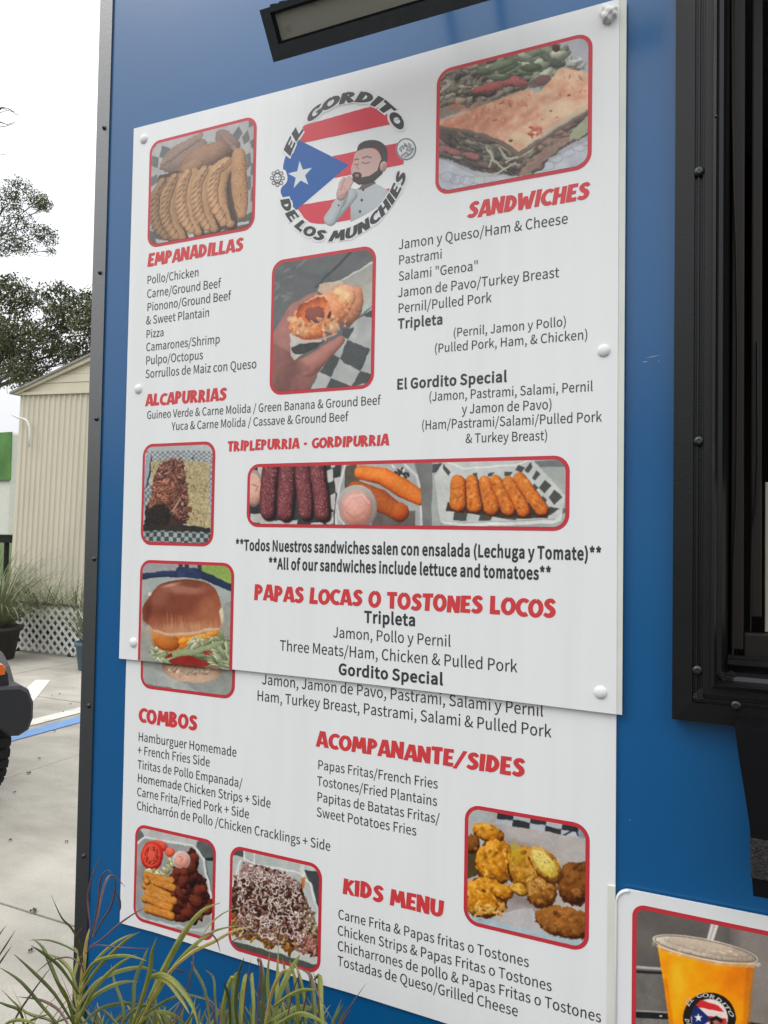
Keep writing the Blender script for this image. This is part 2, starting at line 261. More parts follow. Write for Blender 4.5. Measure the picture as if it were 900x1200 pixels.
# brush capitals: strokes (x, y, width), cap height 1
def arc(cx, cy, rx, ry, a0, a1, w0, w1, n=12):
    return [(cx+rx*math.cos(R(a0+(a1-a0)*i/n)), cy+ry*math.sin(R(a0+(a1-a0)*i/n)), w0+(w1-w0)*i/n) for i in range(n+1)]
def smooth(P, n=5):
    out = []
    for i in range(len(P)-1):
        p0, p1, p2, p3 = P[max(i-1, 0)], P[i], P[i+1], P[min(i+2, len(P)-1)]
        for j in range(n):
            t = j/n
            out.append(tuple(.5*((2*p1[k])+(-p0[k]+p2[k])*t+(2*p0[k]-5*p1[k]+4*p2[k]-p3[k])*t*t+(-p0[k]+3*p1[k]-3*p2[k]+p3[k])*t**3) for k in range(3)))
    return out+[P[-1]]
BR = {
 'A': (.70, [[(.11, 0, .22), (.31, 1.0, .20)], [(.62, 0, .25), (.40, 1.0, .22)], [(.2, .27, .17), (.56, .27, .17)]]),
 'B': (.64, [[(.14, 0, .24), (.16, 1, .25)], arc(.20, .73, .24, .18, 95, -90, .2, .2), arc(.20, .27, .29, .19, 90, -95, .22, .22)]),
 'C': (.60, [arc(.40, .5, .28, .39, 48, 305, .2, .24, 16)]),
 'D': (.68, [[(.14, 0.02, .25), (.16, 1, .25)], arc(.18, .5, .35, .39, 92, -92, .22, .23, 14)]),
 'E': (.56, [[(.14, 0, .24), (.15, 1, .24)], [(.15, .89, .21), (.52, .90, .20)], [(.15, .5, .19), (.47, .51, .17)], [(.15, .11, .22), (.53, .11, .22)]]),
 'G': (.66, [arc(.40, .5, .28, .39, 52, 330, .2, .23, 16), [(.42, .42, .19), (.66, .43, .19)]]),
 'H': (.68, [[(.14, 0, .23), (.16, 1, .24)], [(.54, 0, .23), (.55, 1, .24)], [(.16, .5, .2), (.55, .5, .2)]]),
 'I': (.32, [[(.15, 0, .23), (.17, 1, .25)]]),
 'K': (.66, [[(.14, 0, .23), (.15, 1, .24)], [(.18, .42, .2), (.52, .98, .24)], [(.25, .56, .2), (.57, .02, .25)]]),
 'L': (.54, [[(.14, 0, .24), (.15, 1, .23)], [(.15, .12, .24), (.52, .12, .23)]]),
 'M': (.84, [[(.12, 0, .21), (.22, 1, .24)], [(.22, 1, .2), (.43, .25, .2)], [(.43, .25, .2), (.62, 1, .2)], [(.74, 0, .23), (.64, 1, .24)]]),
 'N': (.70, [[(.13, 0, .22), (.14, 1, .23)], [(.14, .98, .24), (.55, .02, .25)], [(.56, 0, .22), (.57, 1, .23)]]),
 'O': (.72, [arc(.36, .5, .25, .39, 90, 450, .22, .22, 22)]),
 'P': (.60, [[(.14, 0, .23), (.15, 1, .24)], arc(.19, .68, .25, .22, 95, -95, .21, .2)]),
 'R': (.66, [[(.14, 0, .23), (.15, 1, .24)], arc(.19, .70, .24, .2, 95, -95, .2, .19), [(.27, .5, .19), (.56, .02, .25)]]),
 'S': (.60, [smooth([(.52, .76, .18), (.42, .89, .2), (.26, .86, .22), (.17, .72, .22), (.27, .57, .24), (.42, .44, .25), (.47, .28, .24), (.36, .13, .24), (.20, .11, .22), (.06, .2, .18)])]),
 'T': (.60, [[(.30, 0, .24), (.30, .95, .24)], [(.02, .88, .22), (.58, .9, .23)]]),
 'U': (.68, [smooth([(.14, 1, .24), (.13, .4, .23), (.20, .17, .22), (.34, .11, .22), (.48, .18, .22), (.55, .4, .23), (.56, 1, .24)])]),
 'W': (.90, [[(.10, 1, .23), (.22, 0, .22)], [(.22, 0, .2), (.42, .75, .2)], [(.42, .75, .2), (.60, 0, .2)], [(.80, 1, .24), (.64, 0, .22)]]),
 '/': (.60, [[(.04, -.05, .18), (.54, 1.05, .20)]]),
 '-': (.42, [[(.06, .42, .19), (.34, .43, .19)]]),
 ' ': (.34, []),
}
_WM = [1.0]                        # stroke weight multiplier
def ribbon(P):
    n = len(P); V = []
    for i in range(n):
        a = P[max(i-1, 0)]; b = P[min(i+1, n-1)]; dx, dy = b[0]-a[0], b[1]-a[1]; L = math.hypot(dx, dy) or 1
        nx, ny = -dy/L, dx/L; w = P[i][2]*.53*_WM[0]
        V += [(P[i][0]+nx*w, P[i][1]+ny*w), (P[i][0]-nx*w, P[i][1]-ny*w)]
    return V, [(2*i, 2*i+1, 2*i+3, 2*i+2) for i in range(n-1)]
def brush_glyph(c):
    adv, st = BR[c]; out = []
    for P in st:
        V, F = ribbon(P)
        if len(P) == 2 and abs(P[0][1]-P[1][1]) > .5:      # upright stems end flat on the line
            V = [(V[j][0], P[j//2][1]) if True else V[j] for j in range(4)]
            w0, w1 = P[0][2]*1.06*_WM[0], P[1][2]*1.06*_WM[0]
            V = [(P[0][0]-w0/2, P[0][1]), (P[0][0]+w0/2, P[0][1]), (P[1][0]-w1/2, P[1][1]), (P[1][0]+w1/2, P[1][1])]
            F = [(0, 1, 3, 2)]
        out.append((V, F))
    return adv, out
def heading(parent, s, x0, y0, x1, Y, cap, lean=.08, m='red', seed=1):
    p, q = slope_end(x0, y0, x1, Y); rr = random.Random(seed)
    nat = sum(BR[c][0] for c in s); sx = (q.x-p.x)/nat
    h = 1.06*cap*(at(x0, y0-1, Y)-at(x0, y0, Y)).z
    V, F = [], []; x = 0; layer = 0
    for c in s:
        adv, st = brush_glyph(c); jy = rr.uniform(-.03, .03); ja = rr.uniform(-.03, .03); js = rr.uniform(.97, 1.04)
        for gv, gf in st:
            n = len(V); layer += 1
            V += [(p.x+(x+vx+(vy*(lean*h/sx)*1.0)+ja*vy)*sx, Y-.0004-.00002*(layer % 5), p.z+(vy*js+jy)*h) for vx, vy in gv]
            F += [tuple(i+n for i in t) for t in gf]
        x += adv
    return obj('heading', (V, F), M[m], parent)
def ring_text(parent, s, cx, cz, r, h, a0, a1, Y, m='ink', inside=False, lean=.15):
    "capitals on a circle: a0..a1 degrees; inside=True reads along the bottom of the ring"
    nat = sum(BR[c][0] for c in s); V, F = [], []; x = 0; layer = 0
    sgn = 1
    for c in s:
        adv, st = brush_glyph(c)
        for gv, gf in st:
            n = len(V); layer += 1
            for vx, vy in gv:
                a = R(a0+(a1-a0)*(x+vx+lean*vy)/nat); rad = r+vy*h if not inside else r+h-vy*h
                V.append((cx+rad*math.cos(a), Y-(.0007 if m == 'ink' else .00055)-.00002*(layer % 5), cz+rad*math.sin(a)))
            F += [tuple(i+n for i in t) for t in gf]
        x += adv
    return obj('ring_lettering', (V, F), M[m], parent)

# ------------------------------------------------------------------ the food prints: painted procedurally, one small print per picture
def vnoise(x, y, seed):
    xi = np.floor(x); yi = np.floor(y); fx = x-xi; fy = y-yi
    fx = fx*fx*(3-2*fx); fy = fy*fy*(3-2*fy)
    def h(a, b):
        s = np.sin(a*127.1+b*311.7+seed*74.7)*43758.5453; return s-np.floor(s)
    return (h(xi, yi)*(1-fx)+h(xi+1, yi)*fx)*(1-fy)+(h(xi, yi+1)*(1-fx)+h(xi+1, yi+1)*fx)*fy
def fbm(x, y, seed=1, octv=3):
    s = 0; a = .5; t = 0
    for o in range(octv):
        s = s+a*vnoise(x*2**o+seed*3.1, y*2**o-seed*1.7, seed+o); t += a; a *= .55
    return s/t
class Print:
    def __init__(self, x0, x1, z0, z1, Y, crop, bg, res=2.3, alpha=False):
        "extent in metres on the plane Y; crop = (left, top, zoom) of the survey close-up the shapes are measured in"
        self.ext = (x0, x1, z0, z1); self.Y = Y; self.crop = crop; self.rr = np.random.RandomState(abs(int(crop[0]*7+crop[1])) % 9999)
        ppm = 430*res; self.w = int((x1-x0)*ppm); self.h = int((z1-z0)*ppm); self.ppm = ppm
        xs = x0+(np.arange(self.w)+.5)/self.w*(x1-x0); zs = z0+(np.arange(self.h)+.5)/self.h*(z1-z0)
        Xg, Zg = np.meshgrid(xs, zs)
        u, v = px_of(Xg, np.full_like(Xg, Y), Zg)
        self.X = (u-crop[0])*crop[2]; self.Y_ = (v-crop[1])*crop[2]
        self.aa = crop[2]/res*.55
        self.rgb = np.zeros((self.h, self.w, 3))+np.array(bg, float)
        self.a = np.ones((self.h, self.w)) if not alpha else np.zeros((self.h, self.w))
    def sl(self, xa, ya, xb, yb):
        c = self.crop; I, J = [], []
        for x, y in ((xa, ya), (xb, ya), (xa, yb), (xb, yb)):
            p = at(x/c[2]+c[0], y/c[2]+c[1], self.Y)
            J.append((p.x-self.ext[0])/(self.ext[1]-self.ext[0])*self.w); I.append((p.z-self.ext[2])/(self.ext[3]-self.ext[2])*self.h)
        i0, i1 = max(0, int(min(I))-2), min(self.h, int(max(I))+3); j0, j1 = max(0, int(min(J))-2), min(self.w, int(max(J))+3)
        if i1 <= i0 or j1 <= j0: return None
        return slice(i0, i1), slice(j0, j1)
    def put(self, s, m, col):
        col = np.asarray(col, float); m = np.clip(m, 0, 1)
        self.rgb[s] = self.rgb[s]*(1-m[..., None])+col*m[..., None]
        self.a[s] = np.maximum(self.a[s], m)
    def ramp(self, t, cols):
        cols = [np.array(c, float) for c in cols]
        if len(cols) == 1: return cols[0]*(1+.12*(np.clip(t, 0, 1)-.5))[..., None]
        n = len(cols)-1; t = np.clip(t, 0, 1)*n
        out = np.zeros(t.shape+(3,))
        for i in range(n):
            k = np.clip(t-i, 0, 1)[..., None]
            out = cols[0]+0*out if i == 0 else out
            out = out+(cols[i+1]-cols[i])*k
        return out
    def ell(self, cx, cy, rx, ry, ang, cols, edge=.06, tex=.18, ts=18, soft=0, L=(-.35, -.75), o=1., flat=.0):
        m_ = max(rx, ry)*1.25; s = self.sl(cx-m_, cy-m_, cx+m_, cy+m_)
        if s is None: return
        X, Y = self.X[s], self.Y_[s]; c, n = math.cos(R(ang)), math.sin(R(ang))
        dx, dy = X-cx, Y-cy; u = (dx*c+dy*n)/rx; v = (-dx*n+dy*c)/ry
        r = np.sqrt(u*u+v*v)
        if edge: r = r*(1+edge*2*(fbm(X/ts, Y/ts, cx % 7, 2)-.5))
        h = np.sqrt(np.clip(1-r*r, 0, 1)); nx = u*c-v*n; ny = u*n+v*c
        sh = .15+.5*h+.5*(nx*L[0]+ny*L[1])*(1-flat)
        if tex: sh = sh+tex*2*(fbm(X/ts*2, Y/ts*2, cy % 11, 3)-.5)
        self.put(s, np.clip((1-r)*min(rx, ry)/(self.aa+soft)+.5, 0, 1)*o, self.ramp(sh, cols))
    def cap(self, P, rad, cols, edge=0., tex=.15, ts=14, soft=0, L=(-.5, -.6), o=1., flatcol=False):
        rad = rad if isinstance(rad, (list, tuple)) else [rad]*len(P); m_ = max(rad)*1.15
        xs = [p[0] for p in P]; ys = [p[1] for p in P]
        s = self.sl(min(xs)-m_, min(ys)-m_, max(xs)+m_, max(ys)+m_)
        if s is None: return
        X, Y = self.X[s], self.Y_[s]; best = np.full(X.shape, 1e9); nx = np.zeros(X.shape); ny = np.zeros(X.shape); rr = np.ones(X.shape)
        for i in range(len(P)-1):
            ax, ay = P[i]; bx, by = P[i+1]; ex, ey = bx-ax, by-ay; L2 = ex*ex+ey*ey+1e-9
            t = np.clip(((X-ax)*ex+(Y-ay)*ey)/L2, 0, 1); qx = X-ax-t*ex; qy = Y-ay-t*ey
            ra = rad[i]+(rad[i+1]-rad[i])*t; d = np.hypot(qx, qy)/ra; k = d < best
            best = np.where(k, d, best); nx = np.where(k, qx/ra, nx); ny = np.where(k, qy/ra, ny); rr = np.where(k, ra, rr)
        if edge: best = best*(1+edge*2*(fbm(X/ts, Y/ts, P[0][0] % 9, 2)-.5))
        h = np.sqrt(np.clip(1-best*best, 0, 1)); sh = .15+.55*h+.4*(nx*L[0]+ny*L[1])
        if tex: sh = sh+tex*2*(fbm(X/ts*1.6, Y/ts*1.6, P[0][1] % 7, 3)-.5)
        col = np.array(cols[0], float)+0*X[..., None] if flatcol else self.ramp(sh, cols)
        self.put(s, np.clip((1-best)*rr/(self.aa+soft)+.5, 0, 1)*o, col)
    def poly(self, P, cols, soft=0, ts=30, tex=.5, grad=None, o=1., seed=1, edge=0, es=12):
        xs = [p[0] for p in P]; ys = [p[1] for p in P]; s = self.sl(min(xs)-edge-3, min(ys)-edge-3, max(xs)+edge+3, max(ys)+edge+3)
        if s is None: return
        X, Y = self.X[s], self.Y_[s]; ins = np.zeros(X.shape, bool); dm = np.full(X.shape, 1e9)
        for i in range(len(P)):
            ax, ay = P[i-1]; bx, by = P[i]
            if ay != by: ins ^= ((ay > Y) != (by > Y)) & (X < (bx-ax)*(Y-ay)/(by-ay)+ax)
            ex, ey = bx-ax, by-ay; t = np.clip(((X-ax)*ex+(Y-ay)*ey)/(ex*ex+ey*ey+1e-9), 0, 1)
            dm = np.minimum(dm, np.hypot(X-ax-t*ex, Y-ay-t*ey))
        d = np.where(ins, dm, -dm)
        if edge: d = d+edge*2*(fbm(X/es, Y/es, seed+3, 2)-.5)
        t = .5+tex*2*(fbm(X/ts, Y/ts, seed, 4)-.5)
        if grad: t = t+(X-grad[0])*grad[2]+(Y-grad[1])*grad[3]
        self.put(s, np.clip(d/(self.aa+soft)+.5, 0, 1)*o, self.ramp(t, cols if len(cols) > 1 else [cols[0], cols[0]]))
    def inside(self, P, x, y):
        k = False
        for i in range(len(P)):
            ax, ay = P[i-1]; bx, by = P[i]
            if (ay > y) != (by > y) and x < (bx-ax)*(y-ay)/(by-ay)+ax: k = not k
        return k
    def chaos(self, P, n, size, pal, aspect=(1.5, 3.5), ang=(0, 180), dark=.45, tex=.1, bend=.0):
        xs = [p[0] for p in P]; ys = [p[1] for p in P]; r = self.rr
        for _ in range(n):
            for _t in range(20):
                x = r.uniform(min(xs), max(xs)); y = r.uniform(min(ys), max(ys))
                if self.inside(P, x, y): break
            else: continue
            c = np.array(pal[r.randint(len(pal))], float)*r.uniform(.85, 1.12); a = r.uniform(*size)
            self.ell(x, y, a*r.uniform(*aspect)/2, a/2, r.uniform(*ang), [c*dark, c*.85, np.minimum(c*1.2, 255)], edge=.25, tex=tex, ts=a*.8)
    def checker(self, Q, nx, ny, dark=(62, 66, 68), light=(190, 192, 190), o=1.):
        "checked paper on a quad Q (4 corners, clockwise from top left)"
        def b(u, v):
            return tuple((1-u)*(1-v)*Q[0][k]+u*(1-v)*Q[1][k]+u*v*Q[2][k]+(1-u)*v*Q[3][k] for k in (0, 1))
        self.poly(Q, [np.array(light)*.9, light], tex=.4)
        for i in range(nx):
            for j in range(ny):
                if (i+j) % 2: continue
                self.poly([b(i/nx, j/ny), b((i+1)/nx, j/ny), b((i+1)/nx, (j+1)/ny), b(i/nx, (j+1)/ny)], [np.array(dark)*.85, np.array(dark)*1.1], tex=.4, seed=i, o=o)
    def finish(self, name, k=1., haze=0., grain=3.0, warp=1.0):
        c = self.rgb
        if self.a.min() >= 1:                      # soften: the prints are phone snapshots, slightly smeared and uneven
            I, J = np.mgrid[0:self.h, 0:self.w].astype(float)
            def wv(sc, sd): return fbm(J/sc, I/sc, sd, 2)-.5
            dj = (wv(6, 3)*2.2+wv(26, 5)*6)*warp; di = (wv(6, 8)*2.2+wv(26, 11)*6)*warp
            jj = np.clip(J+dj, 0, self.w-1.001); ii = np.clip(I+di, 0, self.h-1.001); j0 = jj.astype(int); i0 = ii.astype(int); fj = (jj-j0)[..., None]; fi = (ii-i0)[..., None]
            c = (c[i0, j0]*(1-fj)+c[i0, j0+1]*fj)*(1-fi)+(c[i0+1, j0]*(1-fj)+c[i0+1, j0+1]*fj)*fi
            q = np.pad(c, ((1, 1), (1, 1), (0, 0)), 'edge'); c = (q[1:-1, 1:-1]*4+q[:-2, 1:-1]+q[2:, 1:-1]+q[1:-1, :-2]+q[1:-1, 2:])/8
            c = c*(1+.05*wv(7, 21)+.13*wv(34, 23))[..., None]
            g_ = c.mean(-1, keepdims=True); c = g_+(c-g_)*1.0; c = (c-128)*1.14+124
            c = c+np.maximum(0, wv(2.6, 31)-.18)[..., None]*70*(g_ < 200)*(c/160)
        if haze: c = c*(1-haze)+np.array((172, 160, 158))*haze
        c = c+(self.rr.rand(self.h, self.w, 1)-.5)*grain*2
        c = np.clip(c/255, 0, 1); l = np.where(c > .04045, ((c+.055)/1.055)**2.4, c/12.92)*k
        l = np.clip(l, 0, 1); s = np.where(l > .0031308, 1.055*l**(1/2.4)-.055, l*12.92)
        im = bpy.data.images.new(name, self.w, self.h, alpha=True)
        out = np.ones((self.h, self.w, 4), np.float32); out[..., :3] = s; out[..., 3] = self.a
        im.pixels.foreach_set(out.ravel()); im.update(); im.pack()
        m = bpy.data.materials.new(name); m.use_nodes = True; p = m.node_tree.nodes['Principled BSDF']
        t = m.node_tree.nodes.new('ShaderNodeTexImage'); t.image = im; t.extension = 'EXTEND'
        m.node_tree.links.new(t.outputs['Color'], p.inputs['Base Color'])
        if self.a.min() < 1: m.node_tree.links.new(t.outputs['Alpha'], p.inputs['Alpha'])
        p.inputs['Roughness'].default_value = .38
        return m
    def place(self, name, parent, m, P=None, dy=.0008):
        x0, x1, z0, z1 = self.ext
        P = P or rrect(x0, x1, z0, z1, .001, 1)
        o = obj(name, ([(x, self.Y-dy, z) for x, z in P], [tuple(range(len(P)))]), m, parent)
        uv = o.data.uv_layers.new(name='UVMap')
        for lp in o.data.loops:
            x, z = P[lp.vertex_index]; uv.data[lp.index].uv = ((x-x0)/(x1-x0), (z-z0)/(z1-z0))
        return o

def print_rect(r): return (r[0]/1000, r[1]/1000, r[2]/1000+EYE, r[3]/1000+EYE)
def food(parent, rect, Y, crop, bg, fn, name, lab, k=1.08, rad=.030, split=None, dx=.0, haze=0, warp=1.0):
    x0, x1, z0, z1 = print_rect(rect)
    fac = (Y+DIST)/DIST; x0 *= fac; x1 *= fac; z0 = EYE+(z0-EYE)*fac; z1 = EYE+(z1-EYE)*fac
    b = .0075
    pr = Print(x0+b, x1-b, z0+b, z1-b, Y, crop, bg); fn(pr); m = pr.finish(name+'_print', k, haze, warp=warp)
    outer = rrect(x0, x1, z0, z1, rad); inner = rrect(x0+b, x1-b, z0+b, z1-b, rad-b)
    jobs = [(parent, outer, inner, 0)] if split is None else [(split[0], clipz(outer, split[2], True), clipz(inner, split[2], True), split[3]), (split[1], clipz(outer, split[2], False), clipz(inner, split[2], False), split[4])]
    for par, ou, inn, yo in jobs:
        bo = obj('photo_border', ([(x+(0 if par is jobs[0][0] else dx), Y+yo-.0004, z) for x, z in ou], [tuple(range(len(ou)))]), M['red_frame'], par)
        if yo == 0 or True:
            ph = pr.place('food_photo', par, m, inn, .0008-yo)
            if lab: ph['label'] = lab
            if par is not jobs[0][0]:
                for v in ph.data.vertices: v.co.x += dx
    return pr

def paint_turnovers(p):
    p.poly([(60, 60), (880, 60), (880, 1040), (60, 1040)], [(150, 152, 152), (178, 178, 176)], ts=120)
    p.poly([(120, 300), (430, 215), (720, 150), (740, 240), (300, 300), (150, 420)], [(160, 160, 160), (185, 185, 183)], ts=80)
    for Q in ([(180, 305), (242, 325), (215, 392), (158, 382)], [(104, 378), (158, 385), (150, 462), (106, 448)], [(100, 528), (142, 508), (152, 560), (104, 592)],
              [(722, 168), (752, 215), (716, 274), (680, 225)], [(790, 192), (802, 262), (762, 305), (748, 245)], [(788, 128), (836, 132), (828, 158), (795, 182)],
              [(832, 250), (840, 345), (812, 318), (803, 275)], [(775, 370), (806, 352), (806, 440), (776, 470)], [(806, 425), (836, 420), (832, 500), (806, 520)],
              [(780, 520), (806, 520), (802, 610), (778, 620)], [(806, 600), (832, 590), (828, 680), (806, 700)], [(110, 295), (155, 290), (130, 318), (105, 320)]):
        p.poly(Q, [(88, 94, 94), (108, 112, 112)], tex=.4, soft=2)
    p.poly([(90, 900), (300, 960), (560, 900), (830, 760), (830, 900), (600, 960), (90, 1020)], [(70, 72, 70), (100, 100, 98)], ts=60)
    p.poly([(130, 960), (215, 975), (300, 968), (240, 1000), (140, 1000)], [(175, 176, 172), (190, 190, 188)])
    for x, y in ((400, 936), (570, 900), (745, 850)):
        p.poly([(x-42, y), (x+42, y-20), (x+42, y), (x-42, y+20)], [(180, 180, 176), (198, 198, 195)])
    E = [(92, 72, 62), (135, 108, 90), (165, 132, 110)]
    p.ell(335, 375, 185, 95, -32, [(96, 82, 74), (140, 118, 106), (160, 138, 124)], edge=.08)
    for i in range(7):
        t = i/6; p.ell(200+t*240, 415-t*170, 42, 20, -60, [(100, 84, 76), (146, 122, 110), (165, 142, 128)], edge=.1)
    p.ell(640, 270, 100, 62, 35, [(92, 78, 74), (130, 108, 98), (150, 126, 114)], edge=.1)
    for i in range(5): p.ell(600+i*24, 235+i*24, 34, 16, 60, [(92, 76, 70), (134, 112, 102), (156, 132, 120)], edge=.1)
    p.poly([(150, 520), (300, 480), (680, 330), (770, 380), (700, 900), (150, 900)], [(62, 50, 42), (88, 70, 56)], ts=50, edge=8)
    p.ell(480, 385, 200, 78, -27, [(86, 68, 58), (138, 106, 84), (176, 140, 112)], edge=.05)
    p.ell(380, 455, 90, 40, -25, [(110, 84, 66), (160, 124, 96), (186, 150, 120)], edge=.08, o=.7, soft=10)
    B = [(96, 68, 46), (176, 134, 96), (212, 172, 130)]
    items = [([(185, 560), (135, 660), (122, 780), (150, 880), (205, 945)], 50, .80), ([(268, 530), (215, 640), (200, 760), (220, 860), (275, 945)], 52, .9),
             ([(365, 495), (318, 600), (312, 720), (335, 820), (385, 905)], 54, 1.), ([(478, 478), (428, 570), (420, 690), (440, 790), (500, 878)], 54, .98),
             ([(640, 410), (560, 480), (535, 600), (545, 720), (615, 845)], 56, 1.0)]
    for P, w, k in items:
        body = [(x+46, y+4) for x, y in P]
        p.cap([(x+8, y+8) for x, y in body], [w*.8]*2+[w*1.02]*2+[w*.75], [(58, 42, 32), (70, 52, 40)], soft=6)
        p.cap(body, [w*.72, w*.92, w*.98, w*.95, w*.6], [tuple(np.array(c)*k) for c in ((92, 68, 48), (168, 128, 90), (204, 164, 122))], tex=.22)
        p.cap(P, [w*.55, w*.72, w*.74, w*.7, w*.5], [tuple(np.array(c)*k) for c in B], tex=.2)
        Q = smooth([(x, y, w) for x, y in P], 3)
        for i, (x, y, _) in enumerate(Q[:-1]):
            p.cap([(x-w*.55, y+w*.75), (x-w*.05, y+w*.25), (x+w*.5, y-w*.45)], [3, 4.5, 3], [tuple(np.array((88, 62, 42))*k)], o=.75, soft=3, flatcol=True)
            p.ell(x+w*.02, y+w*.1, w*.38, w*.2, -62, [tuple(np.array(c)*k) for c in ((140, 104, 72), (198, 156, 116), (228, 190, 150))], o=.55, soft=6)
    p.cap([(722, 372), (722, 560), (732, 700), (738, 790)], [50, 56, 52, 32], [(84, 60, 42), (164, 122, 84), (196, 154, 112)], tex=.25, edge=.03)
    for i in range(26): p.ell(p.rr.uniform(690, 760), p.rr.uniform(380, 780), 4, 5, 0, [(110, 78, 54)], o=.6)
    p.poly([(650, 640), (665, 760), (700, 840), (668, 830), (640, 740)], [(64, 50, 40), (86, 68, 54)], soft=6)

def paint_sandwich(p):
    p.poly([(40, 20), (880, 20), (880, 900), (40, 900)], [(150, 150, 156), (178, 178, 182)], ts=200)
    p.poly([(60, 700), (250, 790), (480, 810), (860, 600), (860, 900), (60, 900)], [(168, 170, 178), (190, 192, 198)], ts=60)
    for x, y in ((110, 800), (160, 815), (215, 820), (270, 815), (680, 700), (740, 670), (800, 640), (640, 740), (830, 610)):
        p.cap([(x+38*math.cos(t/3), y+24*math.sin(t/3)) for t in range(0, 19)], 2.5, [(140, 142, 152)], flatcol=True, o=.7, soft=2)
    p.poly([(60, 230), (300, 190), (560, 110), (700, 90), (740, 210), (690, 330), (530, 330), (300, 430), (60, 490)], [(96, 86, 78), (128, 116, 106)], ts=30, edge=8)
    p.poly([(60, 240), (200, 190), (330, 180), (240, 260), (120, 330), (60, 350)], [(132, 122, 104), (160, 148, 128)], ts=14)
    p.poly([(60, 410), (250, 390), (520, 320), (560, 320), (400, 400), (230, 455), (60, 488)], [(120, 110, 98), (152, 138, 122)], ts=10)
    p.chaos([(70, 260), (330, 190), (520, 140), (560, 300), (300, 400), (80, 420)], 150, (14, 40), [(140, 128, 116), (110, 98, 94), (160, 150, 138), (96, 90, 84), (128, 132, 112)], ang=(120, 190))
    p.chaos([(70, 300), (260, 300), (220, 400), (80, 420)], 40, (14, 34), [(176, 166, 150), (150, 140, 128)], ang=(130, 190))
    for x, y, a in ((290, 335, -14), (360, 320, -12), (440, 295, -12), (480, 300, 10)): p.ell(x, y, 62, 22, a, [(110, 66, 66), (160, 96, 94), (184, 118, 112)], edge=.3)
    p.chaos([(280, 250), (560, 130), (730, 130), (720, 290), (640, 350), (560, 230), (380, 280)], 95, (18, 52), [(142, 148, 128), (128, 138, 114), (168, 172, 152), (112, 120, 100)], ang=(120, 220), dark=.6)
    p.poly([(600, 330), (640, 290), (690, 260), (720, 300), (690, 330), (650, 355), (620, 360)], [(96, 118, 78), (140, 158, 118)], ts=14, edge=5)
    p.ell(683, 118, 22, 18, 0, [(50, 30, 34), (96, 50, 54)]); p.ell(610, 290, 45, 26, -20, [(96, 72, 70), (130, 98, 92)], edge=.15)
    p.chaos([(735, 170), (830, 190), (840, 235), (760, 225)], 14, (14, 30), [(185, 185, 182), (160, 160, 150)])
    # cut faces under the bread
    p.poly([(60, 525), (200, 545), (400, 600), (480, 665), (600, 600), (760, 510), (860, 430), (860, 560), (740, 640), (640, 700), (520, 790), (380, 790), (250, 765), (60, 690)], [(64, 58, 54), (104, 94, 86)], ts=22, edge=6)
    p.chaos([(70, 560), (250, 575), (440, 660), (480, 740), (400, 770), (250, 740), (70, 670)], 170, (10, 30), [(96, 84, 78), (120, 108, 96), (84, 84, 70), (140, 132, 118), (100, 78, 74)], ang=(0, 50), aspect=(2, 5))
    p.chaos([(500, 690), (640, 600), (760, 520), (850, 450), (850, 560), (740, 620), (540, 790)], 110, (12, 34), [(140, 112, 100), (120, 104, 90), (160, 142, 120), (104, 84, 80), (132, 136, 112)], ang=(130, 170), aspect=(2, 4))
    for x, y, a in ((240, 690, 15), (110, 655, 18), (150, 672, 10)): p.ell(x, y, 44, 16, a, [(100, 62, 62), (148, 94, 92), (168, 112, 108)], edge=.3)
    p.poly([(500, 760), (620, 650), (760, 580), (770, 600), (640, 700), (520, 792), (490, 790)], [(120, 96, 88), (168, 138, 122)], ts=22, edge=6)
    p.poly([(760, 560), (850, 470), (852, 560), (800, 600), (750, 600)], [(140, 142, 116), (168, 166, 142)], ts=30, edge=5)
    for P in ([(310, 640), (360, 720), (420, 770)], [(330, 660), (350, 700), (330, 745)], [(250, 800), (380, 780), (470, 720)], [(380, 650), (420, 700), (480, 700)], [(420, 720), (480, 690), (560, 650)]):
        p.cap(P, [5, 6, 4], [(150, 150, 132), (176, 174, 156)], soft=2)
    # grilled bread
    T = [(60, 492), (170, 480), (300, 420), (520, 340), (600, 350), (700, 225), (760, 232), (855, 250), (858, 425), (760, 480), (640, 560), (560, 610), (482, 668), (400, 610), (300, 575), (180, 545), (60, 528)]
    p.poly(T, [(188, 128, 104), (206, 158, 130), (216, 184, 154)], ts=40, grad=(420, 500, .0011, .0004), tex=.6, edge=4)
    for k in range(60): p.ell(p.rr.uniform(110, 600), p.rr.uniform(400, 540), p.rr.uniform(8, 40), p.rr.uniform(5, 16), -25, [(186, 110, 84) if k % 3 else (222, 178, 150)], soft=14, o=.3, edge=.4) if True else None
    for k in range(20): p.ell(p.rr.uniform(680, 845), p.rr.uniform(260, 400), p.rr.uniform(8, 40), p.rr.uniform(5, 16), -10, [(200, 128, 100)], soft=14, o=.3, edge=.4)
    for k in range(5):
        x = 180+k*95
        p.cap([(x, 560-k*4), (x+80, 500-k*12), (x+170, 430-k*22)], [12, 16, 10], [(184, 116, 92)], flatcol=True, o=.28, soft=22)
    p.chaos([(100, 490), (320, 430), (540, 350), (560, 420), (380, 520), (200, 530)], 24, (5, 16), [(196, 134, 110), (206, 148, 122), (188, 124, 100)], dark=.97, tex=.02)
    p.chaos([(680, 260), (840, 260), (850, 350), (700, 380)], 10, (6, 16), [(208, 150, 124), (214, 158, 134)], dark=.97, tex=.02)
    p.ell(500, 600, 70, 34, 15, [(200, 176, 140), (222, 204, 168)], soft=20, o=.7); p.ell(690, 440, 90, 46, -15, [(212, 184, 152), (224, 200, 168)], soft=25, o=.7)
